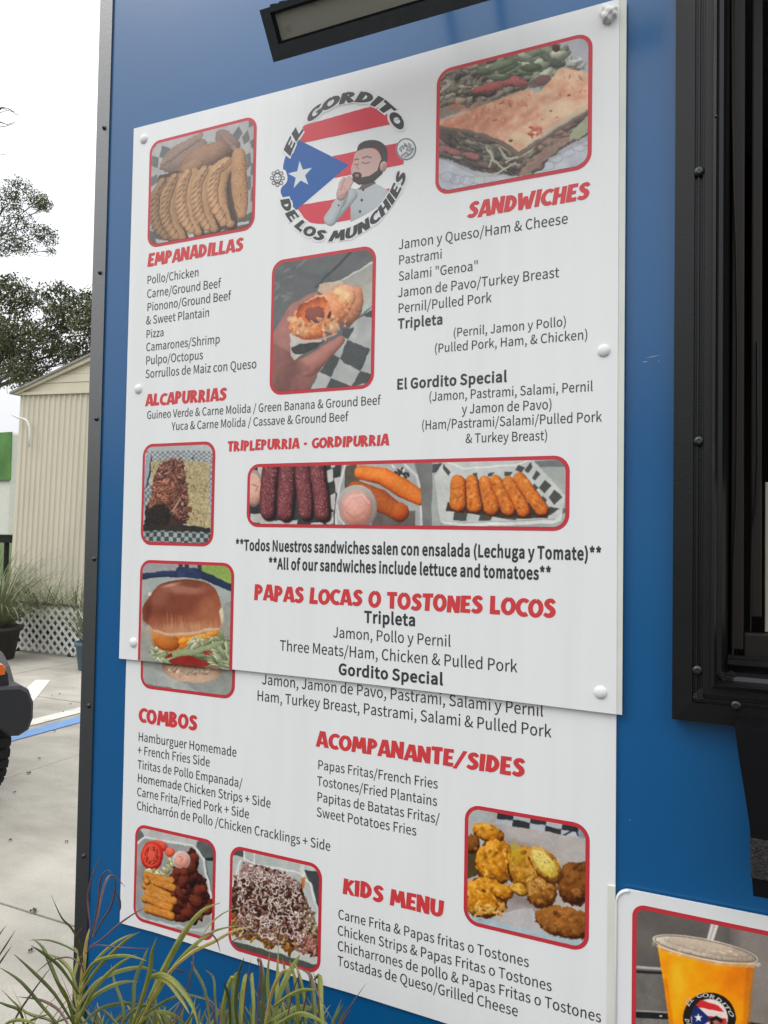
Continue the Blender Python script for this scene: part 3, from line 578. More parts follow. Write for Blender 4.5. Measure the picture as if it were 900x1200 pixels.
    p.chaos([(545, 535), (600, 535), (610, 580), (545, 590)], 26, (5, 15), [(176, 96, 78), (190, 112, 90)], dark=.85)
    for x, y, r in ((442, 612, 9), (750, 372, 8), (655, 456, 5), (690, 480, 4), (330, 440, 3), (610, 500, 3)): p.ell(x, y, r, r*.7, -15, [(70, 60, 54), (96, 80, 70)], soft=2)
    p.cap([(60, 535), (190, 552), (310, 585), (400, 625), (480, 680), (570, 625), (680, 560), (780, 490), (858, 440)], [8, 9, 10, 12, 11, 10, 9, 9, 8], [(92, 78, 66), (128, 110, 94)], edge=.3, soft=3, o=.9, ts=8)
    p.cap([(560, 610), (660, 545), (760, 480), (850, 425)], [7, 12, 14, 12], [(176, 158, 130), (196, 178, 150)], edge=.35, soft=4, o=.8)
    p.poly([(60, 860), (120, 875), (110, 900), (60, 900)], [(60, 60, 62), (60, 60, 62)]); p.poly([(770, 760), (860, 690), (860, 780)], [(66, 68, 68), (80, 80, 80)])

def paint_hand(p):
    p.poly([(60, 60), (840, 60), (840, 1140), (60, 1140)], [(92, 95, 96), (112, 114, 114)], ts=120)
    p.poly([(400, 370), (660, 115), (640, 112), (380, 370)], [(66, 70, 72), (74, 76, 78)], soft=4)
    p.cap([(260, 240), (350, 160), (390, 130)], [4, 5, 4], [(124, 126, 126)], flatcol=True, soft=3)
    p.cap([(80, 120), (300, 280), (500, 320)], [30, 26, 8], [(88, 92, 93)], flatcol=True, soft=30, o=.4)
    for x, y in ((120, 375), (195, 445), (170, 430), (215, 410), (105, 345), (190, 250), (120, 440), (215, 300)): p.ell(x, y, 30, 9, -50+x % 60, [(124, 126, 124), (146, 146, 142)], edge=.4, soft=10, o=.6)
    # tray and checked paper
    p.poly([(560, 330), (810, 180), (812, 330), (620, 400)], [(150, 148, 142), (168, 166, 158)], ts=90)
    p.cap([(420, 352), (560, 322), (700, 248), (812, 185)], [5, 5, 6, 7], [(196, 194, 188)], flatcol=True, soft=3)
    p.poly([(640, 380), (812, 320), (812, 480), (700, 560)], [(164, 160, 150), (186, 182, 170)], ts=80)
    for k in range(6): p.cap([(690+k*12, 560-k*8), (760+k*6, 470-k*10), (812, 400-k*6+20)], 4, [(150, 168, 162) if k % 2 else (190, 196, 190)], flatcol=True, soft=4)
    p.poly([(350, 1100), (470, 830), (640, 640), (812, 480), (812, 1100)], [(158, 160, 158), (182, 182, 178)], ts=90)
    for Q in ([(620, 742), (775, 808), (703, 958), (556, 876)], [(505, 845), (555, 872), (500, 1002), (412, 968)], [(500, 1005), (640, 1062), (620, 1100), (465, 1085)],
              [(703, 960), (812, 990), (812, 1042), (645, 1060)], [(585, 660), (660, 660), (622, 740), (575, 712)], [(720, 560), (812, 510), (812, 582), (745, 570)]):
        p.poly(Q, [(68, 72, 73), (88, 92, 92)], ts=60, tex=.4)
    # fingers behind, thumb side
    SK = [(104, 70, 66), (158, 112, 106), (190, 142, 132)]
    p.poly([(90, 700), (150, 590), (215, 490), (330, 425), (400, 405), (420, 480), (300, 560), (250, 740), (230, 900), (90, 1000)], [(150, 104, 98), (182, 134, 124)], ts=160, grad=(240, 600, 0, -.0012), edge=2)
    p.poly([(90, 760), (220, 830), (330, 900), (500, 800), (590, 720), (602, 745), (540, 810), (440, 920), (370, 1030), (330, 1110), (90, 1110)], [(118, 80, 76), (156, 110, 102)], ts=150, grad=(300, 900, -.0008, -.0012), edge=2)
    p.cap([(330, 930), (440, 850), (560, 745)], [70, 55, 36], [(108, 74, 68), (156, 108, 98), (184, 134, 122)], tex=.06, soft=6, ts=60)
    p.cap([(150, 1080), (180, 980), (280, 930), (330, 940)], [60, 50, 40, 20], [(104, 72, 68), (126, 90, 84)], tex=.05, soft=26, o=.6, ts=60)
    p.poly([(215, 690), (440, 745), (400, 790), (300, 830), (250, 890), (222, 850)], [(176, 172, 166), (200, 196, 188)], edge=3)
    p.poly([(222, 800), (285, 765), (445, 755), (395, 800), (300, 840), (262, 850), (235, 830)], [(56, 56, 56), (78, 78, 78)])
    p.poly([(225, 845), (300, 842), (270, 868), (235, 868)], [(172, 168, 160), (200, 196, 190)], soft=3)
    p.poly([(400, 400), (425, 350), (575, 322), (590, 350), (480, 440)], [(180, 152, 130), (206, 180, 156)], ts=50)
    # fritter
    p.ell(645, 500, 72, 150, 18, [(120, 76, 58), (190, 132, 102), (212, 160, 130)], edge=.04, ts=30)
    p.ell(560, 480, 95, 145, 32, [(140, 88, 62), (218, 160, 122), (236, 196, 158)], edge=.06, ts=26)
    p.ell(420, 560, 215, 128, -24, [(150, 86, 56), (222, 150, 106), (238, 188, 146)], edge=.06, ts=30, tex=.22)
    p.ell(330, 660, 130, 78, 12, [(150, 80, 50), (222, 138, 84), (240, 176, 124)], edge=.1, ts=22, tex=.25)
    p.ell(375, 545, 130, 88, -24, [(150, 74, 44), (214, 116, 66), (226, 140, 92)], edge=.16, ts=24, tex=.2, L=(.4, .6))
    p.ell(388, 562, 72, 62, -15, [(104, 56, 50), (140, 82, 72), (150, 92, 78)], edge=.18, ts=20)
    p.cap([(500, 420), (470, 560), (440, 640)], [16, 14, 12], [(206, 132, 100), (228, 164, 132)], edge=.4, ts=12, soft=12, o=.6)
    p.ell(486, 568, 10, 28, 20, [(84, 46, 40)], soft=2)
    for x, y, a, b in ((225, 608, 34, 24), (560, 408, 40, 34), (365, 640, 30, 16), (500, 650, 60, 40), (590, 450, 30, 60), (280, 620, 40, 26)): p.ell(x, y, a, b, x % 50, [(200, 150, 100), (232, 196, 142), (240, 214, 170)], edge=.25, soft=10, o=.65)
    p.chaos([(230, 620), (560, 560), (640, 440), (600, 640), (420, 740), (240, 700)], 60, (8, 26), [(230, 168, 124), (210, 138, 94), (236, 186, 146)], dark=.9)
    p.cap([(260, 735), (350, 748), (450, 735), (540, 690)], [5, 7, 6, 4], [(206, 176, 160)], flatcol=True, soft=5, o=.7)

def paint_pulled_pork(p):
    p.poly([(80, 90), (800, 90), (800, 1100), (80, 1100)], [(160, 164, 164), (180, 184, 182)], ts=160)
    p.checker([(130, 185), (760, 185), (765, 290), (130, 290)], 26, 5, (128, 132, 134), (184, 190, 188))
    p.checker([(690, 280), (775, 280), (765, 900), (715, 900)], 4, 24, (130, 134, 140), (176, 182, 186))
    p.checker([(100, 480), (190, 480), (180, 720), (96, 720)], 4, 8, (120, 122, 126), (176, 180, 182))
    p.checker([(90, 900), (750, 920), (750, 1085), (80, 1080)], 18, 4, (76, 84, 84), (164, 170, 168))
    p.cap([(165, 225), (150, 380), (115, 540)], [22, 26, 16], [(66, 70, 78), (134, 138, 146), (184, 188, 196)], tex=.1)
    p.cap([(182, 250), (165, 400), (140, 520)], [6, 7, 4], [(52, 56, 62)], flatcol=True, soft=2)
    br = [(176, 290), (330, 270), (560, 285), (732, 300), (718, 560), (738, 900), (560, 900), (450, 850), (200, 600), (175, 420)]
    p.poly(br, [(140, 128, 98), (176, 160, 124), (196, 182, 148)], ts=16, tex=.7, edge=5)
    p.chaos(br, 420, (4, 11), [(186, 168, 130), (158, 138, 104), (204, 190, 158), (138, 116, 84)], dark=.85, tex=.05)
    p.poly([(110, 890), (250, 870), (480, 880), (735, 905), (735, 945), (110, 935)], [(44, 42, 42), (64, 60, 58)], edge=5)
    p.poly([(250, 340), (300, 280), (400, 262), (475, 285), (500, 420), (520, 640), (512, 860), (440, 880), (300, 900), (115, 895), (125, 720), (190, 610), (200, 460)], [(56, 38, 34), (92, 62, 54)], ts=22, edge=10)
    pm = [(250, 340), (310, 275), (400, 262), (470, 290), (505, 480), (518, 640), (505, 840), (400, 830), (300, 720), (190, 700), (200, 470)]
    p.chaos(pm, 520, (10, 26), [(140, 92, 78), (112, 72, 62), (164, 112, 94), (88, 56, 50), (150, 100, 88), (176, 128, 112)], dark=.4)
    p.chaos([(200, 480), (420, 480), (430, 600), (300, 700), (150, 720)], 150, (9, 24), [(176, 116, 92), (190, 132, 108), (150, 96, 76)], dark=.45)
    p.poly([(130, 760), (220, 690), (330, 700), (370, 800), (330, 890), (120, 890)], [(32, 28, 30), (52, 44, 44)], ts=30, edge=12, soft=10)
    p.chaos([(120, 740), (300, 690), (400, 800), (300, 890), (120, 880)], 60, (6, 16), [(84, 60, 54), (60, 46, 44)], dark=.5)
    p.cap([(375, 755), (420, 690), (460, 620)], [6, 10, 5], [(140, 112, 92), (188, 158, 134)])
    p.poly([(515, 720), (560, 710), (560, 765), (520, 770)], [(96, 66, 46), (120, 84, 60)], edge=6)
    p.cap([(550, 520), (575, 515), (598, 560)], 4, [(120, 84, 56)], flatcol=True, soft=2)
    p.ell(570, 258, 14, 9, 0, [(70, 80, 84)]); p.ell(475, 685, 14, 16, 0, [(170, 130, 120), (190, 150, 140)])

def paint_burger(p):
    p.poly([(70, 60), (820, 60), (820, 1150), (70, 1150)], [(132, 136, 132), (160, 162, 156)], ts=120)
    p.poly([(90, 90), (420, 95), (400, 160), (90, 190)], [(136, 132, 134), (168, 164, 164)], ts=9)
    p.poly([(540, 95), (800, 105), (800, 270), (640, 200), (540, 140)], [(120, 142, 74), (160, 180, 106)], ts=10)
    for x in (385, 430, 530): p.poly([(x, 95), (x+30, 95), (x+34, 160), (x+4, 160)], [(60, 56, 66), (84, 78, 86)], soft=4)
    p.poly([(90, 210), (300, 195), (520, 220), (700, 270), (800, 330), (800, 470), (90, 520)], [(150, 156, 152), (168, 172, 166)], ts=140)
    p.cap([(95, 200), (230, 185), (340, 180), (430, 180)], [22, 22, 22, 22], [(30, 40, 62), (58, 74, 104)], tex=.1, soft=4)
    p.cap([(400, 165), (520, 170), (640, 220), (800, 292)], [36, 30, 26, 24], [(28, 38, 58), (54, 68, 98)], tex=.1, soft=4)
    p.poly([(370, 160), (420, 135), (500, 140), (560, 190), (540, 215), (380, 205)], [(44, 54, 84), (70, 82, 116)], ts=40)
    p.poly([(80, 440), (240, 560), (180, 820), (80, 860)], [(140, 140, 134), (168, 166, 158)], ts=30)
    p.poly([(740, 400), (810, 380), (810, 1110), (680, 1060), (600, 900)], [(134, 136, 130), (158, 158, 152)], ts=26)
    p.poly([(80, 860), (300, 960), (520, 1080), (740, 1130), (80, 1060)], [(150, 152, 148), (176, 176, 170)], ts=40)
    p.poly([(80, 1015), (300, 1045), (560, 1140), (80, 1140)], [(110, 116, 118), (140, 144, 142)], ts=8)
    # bottom bun
    p.ell(470, 900, 225, 108, 3, [(120, 92, 76), (178, 144, 120), (206, 178, 154)], edge=.04, ts=30, L=(0, .9), tex=.15)
    p.chaos([(270, 870), (440, 880), (640, 890), (600, 930), (420, 950), (300, 920)], 70, (10, 26), [(206, 178, 156), (186, 154, 132), (218, 196, 174)], dark=.75)
    p.ell(470, 846, 215, 50, 3, [(96, 58, 44), (120, 74, 56)], soft=24, o=.8)
    # tomato, lettuce
    p.chaos([(190, 740), (760, 640), (770, 880), (620, 890), (300, 850)], 110, (16, 30), [(150, 158, 124), (176, 182, 148), (128, 140, 104), (190, 190, 160)], aspect=(3, 7), ang=(-40, 50), dark=.6)
    p.poly([(285, 810), (340, 770), (470, 800), (630, 860), (600, 885), (420, 878), (320, 860)], [(120, 38, 34), (164, 58, 50)], ts=60, edge=4)
    p.poly([(555, 750), (655, 755), (640, 800), (590, 795)], [(130, 48, 42), (170, 70, 60)], edge=4)
    p.chaos([(640, 640), (760, 640), (770, 890), (660, 880)], 45, (14, 26), [(160, 168, 134), (184, 188, 156), (136, 148, 112)], aspect=(3, 7), ang=(0, 90), dark=.65)
    p.chaos([(190, 740), (290, 750), (320, 850), (200, 850)], 30, (12, 24), [(166, 174, 138), (190, 190, 160)], aspect=(3, 6), ang=(-60, 60), dark=.65)
    p.cap([(360, 790), (480, 775), (620, 740), (720, 700)], [26, 24, 20, 14], [(120, 130, 96), (158, 166, 130)], edge=.3)
    # fried filling with cheese
    p.poly([(180, 600), (330, 620), (560, 640), (690, 590), (690, 640), (600, 690), (520, 720), (430, 745), (330, 775), (240, 750), (190, 690)], [(150, 82, 34), (196, 120, 52), (216, 150, 84)], ts=28, edge=8)
    p.ell(300, 700, 100, 62, 12, [(120, 66, 28), (178, 104, 46), (204, 134, 70)], edge=.1)
    for x, y, a, b in ((480, 690, 60, 28), (560, 660, 56, 24), (640, 630, 50, 30), (420, 690, 40, 26)): p.ell(x, y, a, b, -14, [(176, 104, 24), (220, 146, 46), (236, 180, 90)], edge=.2)
    p.chaos([(450, 690), (560, 670), (640, 660), (540, 730), (450, 720)], 40, (10, 24), [(206, 204, 176), (170, 178, 140)], dark=.75)
    # top bun
    T = smooth([(x, y, 0) for x, y in [(112, 470), (120, 420), (200, 300), (300, 238), (440, 222), (560, 232), (650, 280), (700, 370), (722, 480), (700, 580), (640, 610), (520, 630), (430, 648), (300, 650), (220, 610), (160, 570), (118, 520), (112, 470)]], 4)
    p.poly([(x, y) for x, y, _ in T], [(92, 48, 36), (128, 70, 50), (158, 98, 74), (184, 132, 102)], ts=200, tex=.10, grad=(430, 420, .0004, .0012), edge=2)
    p.ell(380, 380, 230, 120, -8, [(104, 54, 42), (136, 80, 62)], soft=60, o=.5, edge=0, tex=.05)
    p.ell(440, 290, 150, 42, 2, [(168, 116, 98), (178, 128, 110)], soft=28, o=.7, edge=0, tex=.05); p.ell(470, 262, 80, 16, 3, [(96, 54, 44)], soft=10, o=.55)
    p.ell(250, 350, 60, 90, 30, [(158, 104, 88)], soft=40, o=.55); p.ell(600, 460, 80, 110, 0, [(160, 106, 78)], soft=50, o=.5)
    p.ell(430, 600, 260, 46, -3, [(196, 150, 116), (206, 164, 130)], soft=44, o=.6, edge=0, tex=.1); p.ell(330, 262, 60, 10, -12, [(206, 170, 156)], soft=10, o=.6); p.ell(150, 470, 26, 70, 10, [(80, 42, 34)], soft=30, o=.5)
    for k in range(110):
        x = p.rr.uniform(200, 690); y = 566+26*math.sin(x/70)+p.rr.uniform(-12, 12)
        p.cap([(x, y-p.rr.uniform(20, 70)), (x+4, y+40)], 2.5, [(206, 158, 122) if k % 2 else (132, 80, 56)], flatcol=True, soft=5, o=.22)
    p.cap([(200, 610), (290, 635), (340, 640), (440, 638), (520, 628), (620, 600), (690, 590)], [7, 11, 15, 13, 12, 13, 9], [(180, 136, 106), (216, 184, 156)], edge=.4, ts=12, soft=3)
    p.ell(715, 490, 16, 60, 0, [(180, 168, 140), (206, 196, 170)], edge=.3, soft=4); p.ell(165, 330, 12, 16, 30, [(206, 190, 168)], edge=.3)

def paint_strip(p):
    p.poly([(0, 0), (2100, 0), (2100, 500), (0, 500)], [(92, 92, 92), (106, 106, 104)], ts=160)
    # purple logs on the left third; crop (280,525) x4.5
    p.poly([(40, 60), (545, 60), (520, 430), (40, 430)], [(52, 54, 54), (74, 76, 76)], ts=60)
    for Q in ([(450, 125), (495, 112), (500, 175), (455, 190)], [(505, 160), (560, 140), (540, 260), (510, 235)], [(470, 260), (510, 230), (505, 330), (485, 320)], [(60, 345), (130, 345), (120, 395), (60, 395)],
              [(115, 365), (180, 380), (190, 405), (110, 400)], [(380, 395), (450, 388), (445, 410), (380, 410)], [(180, 385), (310, 380), (310, 402), (190, 402)], [(455, 350), (500, 335), (500, 400), (460, 400)], [(100, 100), (132, 100), (128, 160), (100, 170)], [(485, 85), (510, 85), (505, 105), (485, 110)]):
        p.poly(Q, [(176, 172, 168), (200, 196, 190)], edge=2)
    p.ell(80, 212, 50, 98, 0, [(120, 110, 108), (182, 172, 166)], edge=.02); p.ell(78, 215, 42, 82, 0, [(176, 128, 112), (214, 170, 152), (222, 184, 168)], edge=.03)
    p.cap([(70, 190), (100, 205), (90, 225)], 3, [(170, 120, 104)], flatcol=True, soft=2)
    PU = [(40, 20, 26), (104, 54, 60), (148, 92, 92)]
    for P, r in (([(168, 80), (155, 240), (152, 340)], [40, 44, 38]), ([(255, 80), (248, 240), (242, 345)], [42, 45, 40]), ([(332, 85), (345, 240), (352, 340)], [40, 42, 38]), ([(410, 85), (430, 240), (440, 345)], [38, 42, 40])):
        p.cap([(x+10, y+10) for x, y in P], r, [(34, 24, 28)], flatcol=True, soft=8)
        p.cap(P, r, PU, edge=.04, tex=.3, ts=9)
        x0 = P[0][0]-40
        for k in range(130):
            t = p.rr.rand(); i = 0 if t < .6 else 1
            xx = P[0][0]+(P[2][0]-P[0][0])*t+p.rr.uniform(-32, 32); yy = 85+t*270
            p.ell(xx, yy, 3.2, 2.6, 0, [(186, 130, 128) if k % 3 else (206, 160, 156)], o=.55, edge=0, tex=0)
    # middle tray
    p.poly([(545, 60), (1100, 60), (1100, 430), (510, 430)], [(150, 150, 150), (176, 176, 174)], ts=90)
    p.poly([(560, 100), (620, 85), (640, 200), (560, 300)], [(84, 76, 66), (104, 96, 86)], ts=20)
    p.cap([(560, 95), (532, 200), (515, 300), (512, 410)], 6, [(202, 202, 200)], flatcol=True, soft=3)
    p.chaos([(780, 100), (890, 110), (890, 180), (820, 160)], 22, (10, 24), [(60, 60, 60), (190, 188, 184)], dark=.8)
    p.cap([(880, 90), (940, 150), (965, 250), (960, 430)], 8, [(196, 196, 194)], flatcol=True, soft=3)
    p.poly([(700, 330), (930, 330), (930, 430), (700, 430)], [(96, 88, 84), (116, 108, 102)], ts=30)
    OR = [(104, 42, 14), (204, 104, 34), (240, 166, 92)]
    p.cap([(620, 215), (740, 275), (850, 345)], [44, 58, 44], [(84, 36, 14), (164, 82, 34), (198, 120, 62)], tex=.18, ts=12)
    p.ell(850, 338, 48, 52, 0, [(92, 38, 12), (176, 84, 28), (206, 124, 60)], tex=.15, ts=14)
    p.cap([(645, 130), (760, 150), (870, 215), (960, 262)], [36, 46, 50, 40], OR, tex=.12, ts=14)
    p.ell(622, 312, 108, 118, 0, [(130, 122, 118), (178, 170, 166), (206, 198, 194)], edge=.01, tex=.04)
    p.ell(618, 300, 92, 98, 0, [(150, 136, 130), (196, 184, 178)], edge=.01, tex=.05)
    p.ell(622, 320, 84, 92, 0, [(166, 112, 100), (206, 152, 138), (222, 176, 164)], edge=.03, tex=.1, ts=30)
    p.cap([(560, 300), (590, 255), (650, 245), (690, 290)], [3, 5, 5, 3], [(222, 182, 172)], flatcol=True, soft=4); p.cap([(570, 340), (610, 370), (660, 340)], 4, [(184, 130, 118)], flatcol=True, soft=5)
    p.cap([(515+0, 300), (530, 370), (560, 408)], 4, [(206, 204, 200)], flatcol=True, soft=3)
    # right tray; crop (480,525) = shift of 900
    q = lambda L: [(x+900, y) for x, y in L]
    p.poly(q([(20, 60), (122, 60), (118, 430), (70, 430), (60, 200)]), [(112, 112, 110), (128, 128, 126)], ts=60)
    p.poly(q([(120, 60), (850, 40), (850, 430), (118, 430)]), [(150, 154, 150), (170, 172, 166)], ts=120)
    p.poly(q([(120, 88), (180, 80), (180, 130), (120, 132)]), [(70, 74, 76), (84, 88, 88)]); p.poly(q([(640, 70), (850, 62), (850, 100), (660, 100)]), [(104, 110, 110), (124, 128, 128)])
    p.poly(q([(760, 330), (850, 310), (850, 340), (780, 350)]), [(96, 100, 98), (110, 112, 110)])
    p.poly(q([(130, 150), (180, 70), (650, 60), (820, 250), (800, 370), (300, 395), (160, 385)]), [(176, 178, 174), (200, 200, 196)], ts=80, edge=2)
    p.cap(q([(200, 75), (280, 110), (560, 90), (620, 70)]), 4, [(214, 214, 210)], flatcol=True, soft=3)
    p.poly(q([(165, 385), (300, 398), (760, 380), (800, 350), (800, 385), (740, 400), (300, 415), (180, 400)]), [(198, 200, 196), (214, 214, 210)])
    p.poly(q([(200, 290), (720, 290), (730, 370), (500, 372), (190, 330)]), [(60, 50, 44), (80, 66, 56)], ts=30)
    for Q in ([(180, 85), (218, 130), (205, 150), (178, 110)], [(575, 88), (612, 105), (590, 130), (557, 115)], [(640, 75), (652, 100), (625, 135), (608, 118)], [(668, 118), (690, 135), (660, 172), (645, 160)], [(712, 168), (750, 200), (712, 240), (682, 210)],
              [(765, 220), (806, 258), (765, 300), (735, 262)], [(655, 185), (680, 210), (665, 225), (650, 200)], [(700, 250), (725, 272), (715, 300), (695, 270)], [(335, 135), (358, 133), (360, 172), (340, 150)], [(412, 133), (450, 130), (430, 150), (414, 150)], [(500, 128), (545, 124), (530, 145), (500, 150)],
              [(235, 340), (303, 345), (298, 385), (230, 380)], [(375, 350), (442, 355), (430, 385), (368, 385)], [(510, 362), (578, 366), (560, 377), (505, 375)], [(740, 308), (790, 320), (730, 360), (728, 330)], [(640, 350), (665, 362), (650, 372)]):
        p.poly(q(Q), [(70, 70, 66), (92, 92, 88)], tex=.3)
    for P, r in (([(255, 180), (255, 290)], [38, 44]), ([(328, 175), (342, 305)], [32, 38]), ([(398, 180), (432, 310)], [32, 44]), ([(452, 172), (520, 320)], [30, 36]), ([(522, 180), (600, 325)], [32, 36]), ([(580, 162), (695, 320)], [34, 36])):
        P = q(P); p.cap([(x+6, y+8) for x, y in P], r, [(70, 36, 18)], flatcol=True, soft=6)
        p.cap(P, r, [(104, 46, 14), (196, 108, 40), (226, 152, 80)], tex=.3, ts=8, edge=.05)
        for k in range(16):
            t = p.rr.rand(); x = P[0][0]+(P[1][0]-P[0][0])*t+p.rr.uniform(-26, 26); y = P[0][1]+(P[1][1]-P[0][1])*t
            p.ell(x, y, p.rr.uniform(5, 14), p.rr.uniform(4, 9), p.rr.uniform(0, 180), [(150, 76, 28) if k % 3 else (232, 170, 104)], soft=6, o=.45, edge=.3)

def paint_combo(p):
    p.poly([(70, 50), (800, 50), (800, 1110), (70, 1110)], [(146, 148, 146), (166, 168, 166)], ts=160)
    p.poly([(95, 85), (140, 100), (175, 180), (110, 230)], [(96, 96, 94), (110, 110, 108)]); p.poly([(640, 205), (790, 215), (790, 700), (740, 640), (680, 380), (610, 250)], [(84, 88, 88), (104, 108, 108)], ts=60)
    p.poly([(690, 370), (790, 350), (790, 380), (700, 390)], [(40, 42, 44), (52, 54, 54)]); p.poly([(700, 390), (790, 380), (790, 640), (745, 640)], [(120, 132, 130), (140, 150, 146)], ts=60)
    p.poly([(130, 100), (620, 195), (620, 260), (180, 180)], [(166, 166, 162), (190, 190, 186)], ts=60)
    p.cap([(110, 240), (180, 185), (600, 265), (680, 380), (740, 700), (745, 900), (700, 960)], 9, [(200, 202, 198)], flatcol=True, soft=6)
    p.poly([(115, 250), (190, 200), (590, 275), (660, 400), (720, 700), (720, 900), (600, 960), (200, 870), (105, 800)], [(136, 136, 134), (160, 160, 156)], ts=90)
    p.poly([(105, 830), (200, 880), (600, 960), (740, 930), (740, 1000), (500, 960), (180, 900)], [(176, 178, 176), (194, 196, 192)], ts=50)
    p.ell(180, 470, 30, 130, 0, [(120, 118, 114)], soft=25, o=.5)
    # sauce cup, tomatoes, slaw
    p.ell(310, 255, 66, 40, 25, [(140, 46, 36), (208, 84, 66), (222, 120, 100)], edge=.08); p.ell(390, 310, 46, 42, 0, [(150, 54, 40), (214, 96, 72), (226, 140, 116)], edge=.08)
    p.ell(240, 342, 92, 120, 0, [(140, 30, 22), (206, 58, 44), (222, 84, 66)], edge=.03, tex=.08)
    p.ell(236, 342, 72, 96, 0, [(196, 78, 66), (216, 104, 90)], edge=.05, tex=.12)
    for k in range(9):
        a = k*2*PI/9; p.ell(236+46*math.cos(a), 342+60*math.sin(a), 17, 22, k*40, [(150, 34, 26), (184, 58, 42)], edge=.25, tex=.2)
        for j in range(3): p.ell(236+46*math.cos(a)+p.rr.uniform(-12, 12), 342+60*math.sin(a)+p.rr.uniform(-14, 14), 4, 5, 0, [(226, 160, 110)], o=.8)
    p.chaos([(180, 460), (330, 470), (400, 370), (420, 440), (340, 505), (200, 500)], 60, (12, 24), [(206, 200, 150), (186, 178, 120), (222, 216, 180)], dark=.6)
    # fried chicken pieces
    pc = [(420, 440), (560, 300), (630, 450), (620, 530), (700, 600), (710, 690), (745, 820), (680, 850), (600, 890), (430, 860), (380, 660), (420, 600)]
    p.poly(pc, [(50, 26, 22), (76, 42, 34)], ts=40, edge=10)
    p.chaos(pc, 75, (40, 84), [(104, 52, 40), (84, 40, 34), (122, 64, 46), (70, 34, 30)], aspect=(1.1, 2.), dark=.35, tex=.25)
    for x, y, a, b, g in ((590, 370, 46, 50, 20), (570, 440, 44, 60, 0), (500, 560, 44, 80, 20), (650, 640, 60, 50, -10), (610, 730, 66, 56, 30), (470, 660, 30, 90, -25), (540, 830, 60, 40, 20), (700, 810, 44, 34, 20)):
        p.ell(x, y, a, b, g, [(44, 20, 16), (98, 46, 34), (134, 74, 54)], edge=.15, tex=.3)
    p.ell(488, 380, 74, 78, 0, [(150, 140, 134), (190, 180, 174), (214, 206, 200)], edge=.01, tex=.04); p.ell(490, 382, 58, 62, 0, [(170, 112, 100), (214, 156, 142), (222, 172, 160)], edge=.03)
    p.cap([(470, 350), (500, 370), (480, 400)], 4, [(184, 124, 112)], flatcol=True, soft=3)
    for x, y, a, b, g in ((450, 480, 36, 34, 0), (510, 480, 34, 40, 0)): p.ell(x, y, a, b, g, [(60, 26, 20), (112, 54, 38), (140, 78, 56)], edge=.15, tex=.3)
    # sweet sticks
    SO = [(104, 58, 18), (186, 122, 54), (212, 156, 90)]
    for P, r in (([(190, 510), (400, 555)], 34), ([(210, 545), (420, 615)], 30), ([(185, 590), (370, 680)], 34), ([(210, 660), (415, 725)], 34), ([(190, 705), (390, 780)], 36), ([(205, 790), (400, 845)], 36), ([(190, 530), (200, 560)], 28)):
        p.cap([(x+4, y+10) for x, y in P], r, [(70, 44, 20)], flatcol=True, soft=5, o=.7); p.cap(P, [r*p.rr.uniform(.86, 1.05) for _ in P], SO, edge=.09, tex=.22, ts=14)
        for k in range(12): t = p.rr.rand(); p.ell(P[0][0]+(P[1][0]-P[0][0])*t, P[0][1]+(P[1][1]-P[0][1])*t+p.rr.uniform(-22, 22), p.rr.uniform(6, 20), p.rr.uniform(3, 7), 15, [(150, 88, 34) if k % 2 else (226, 176, 110)], soft=6, o=.4, edge=.3)

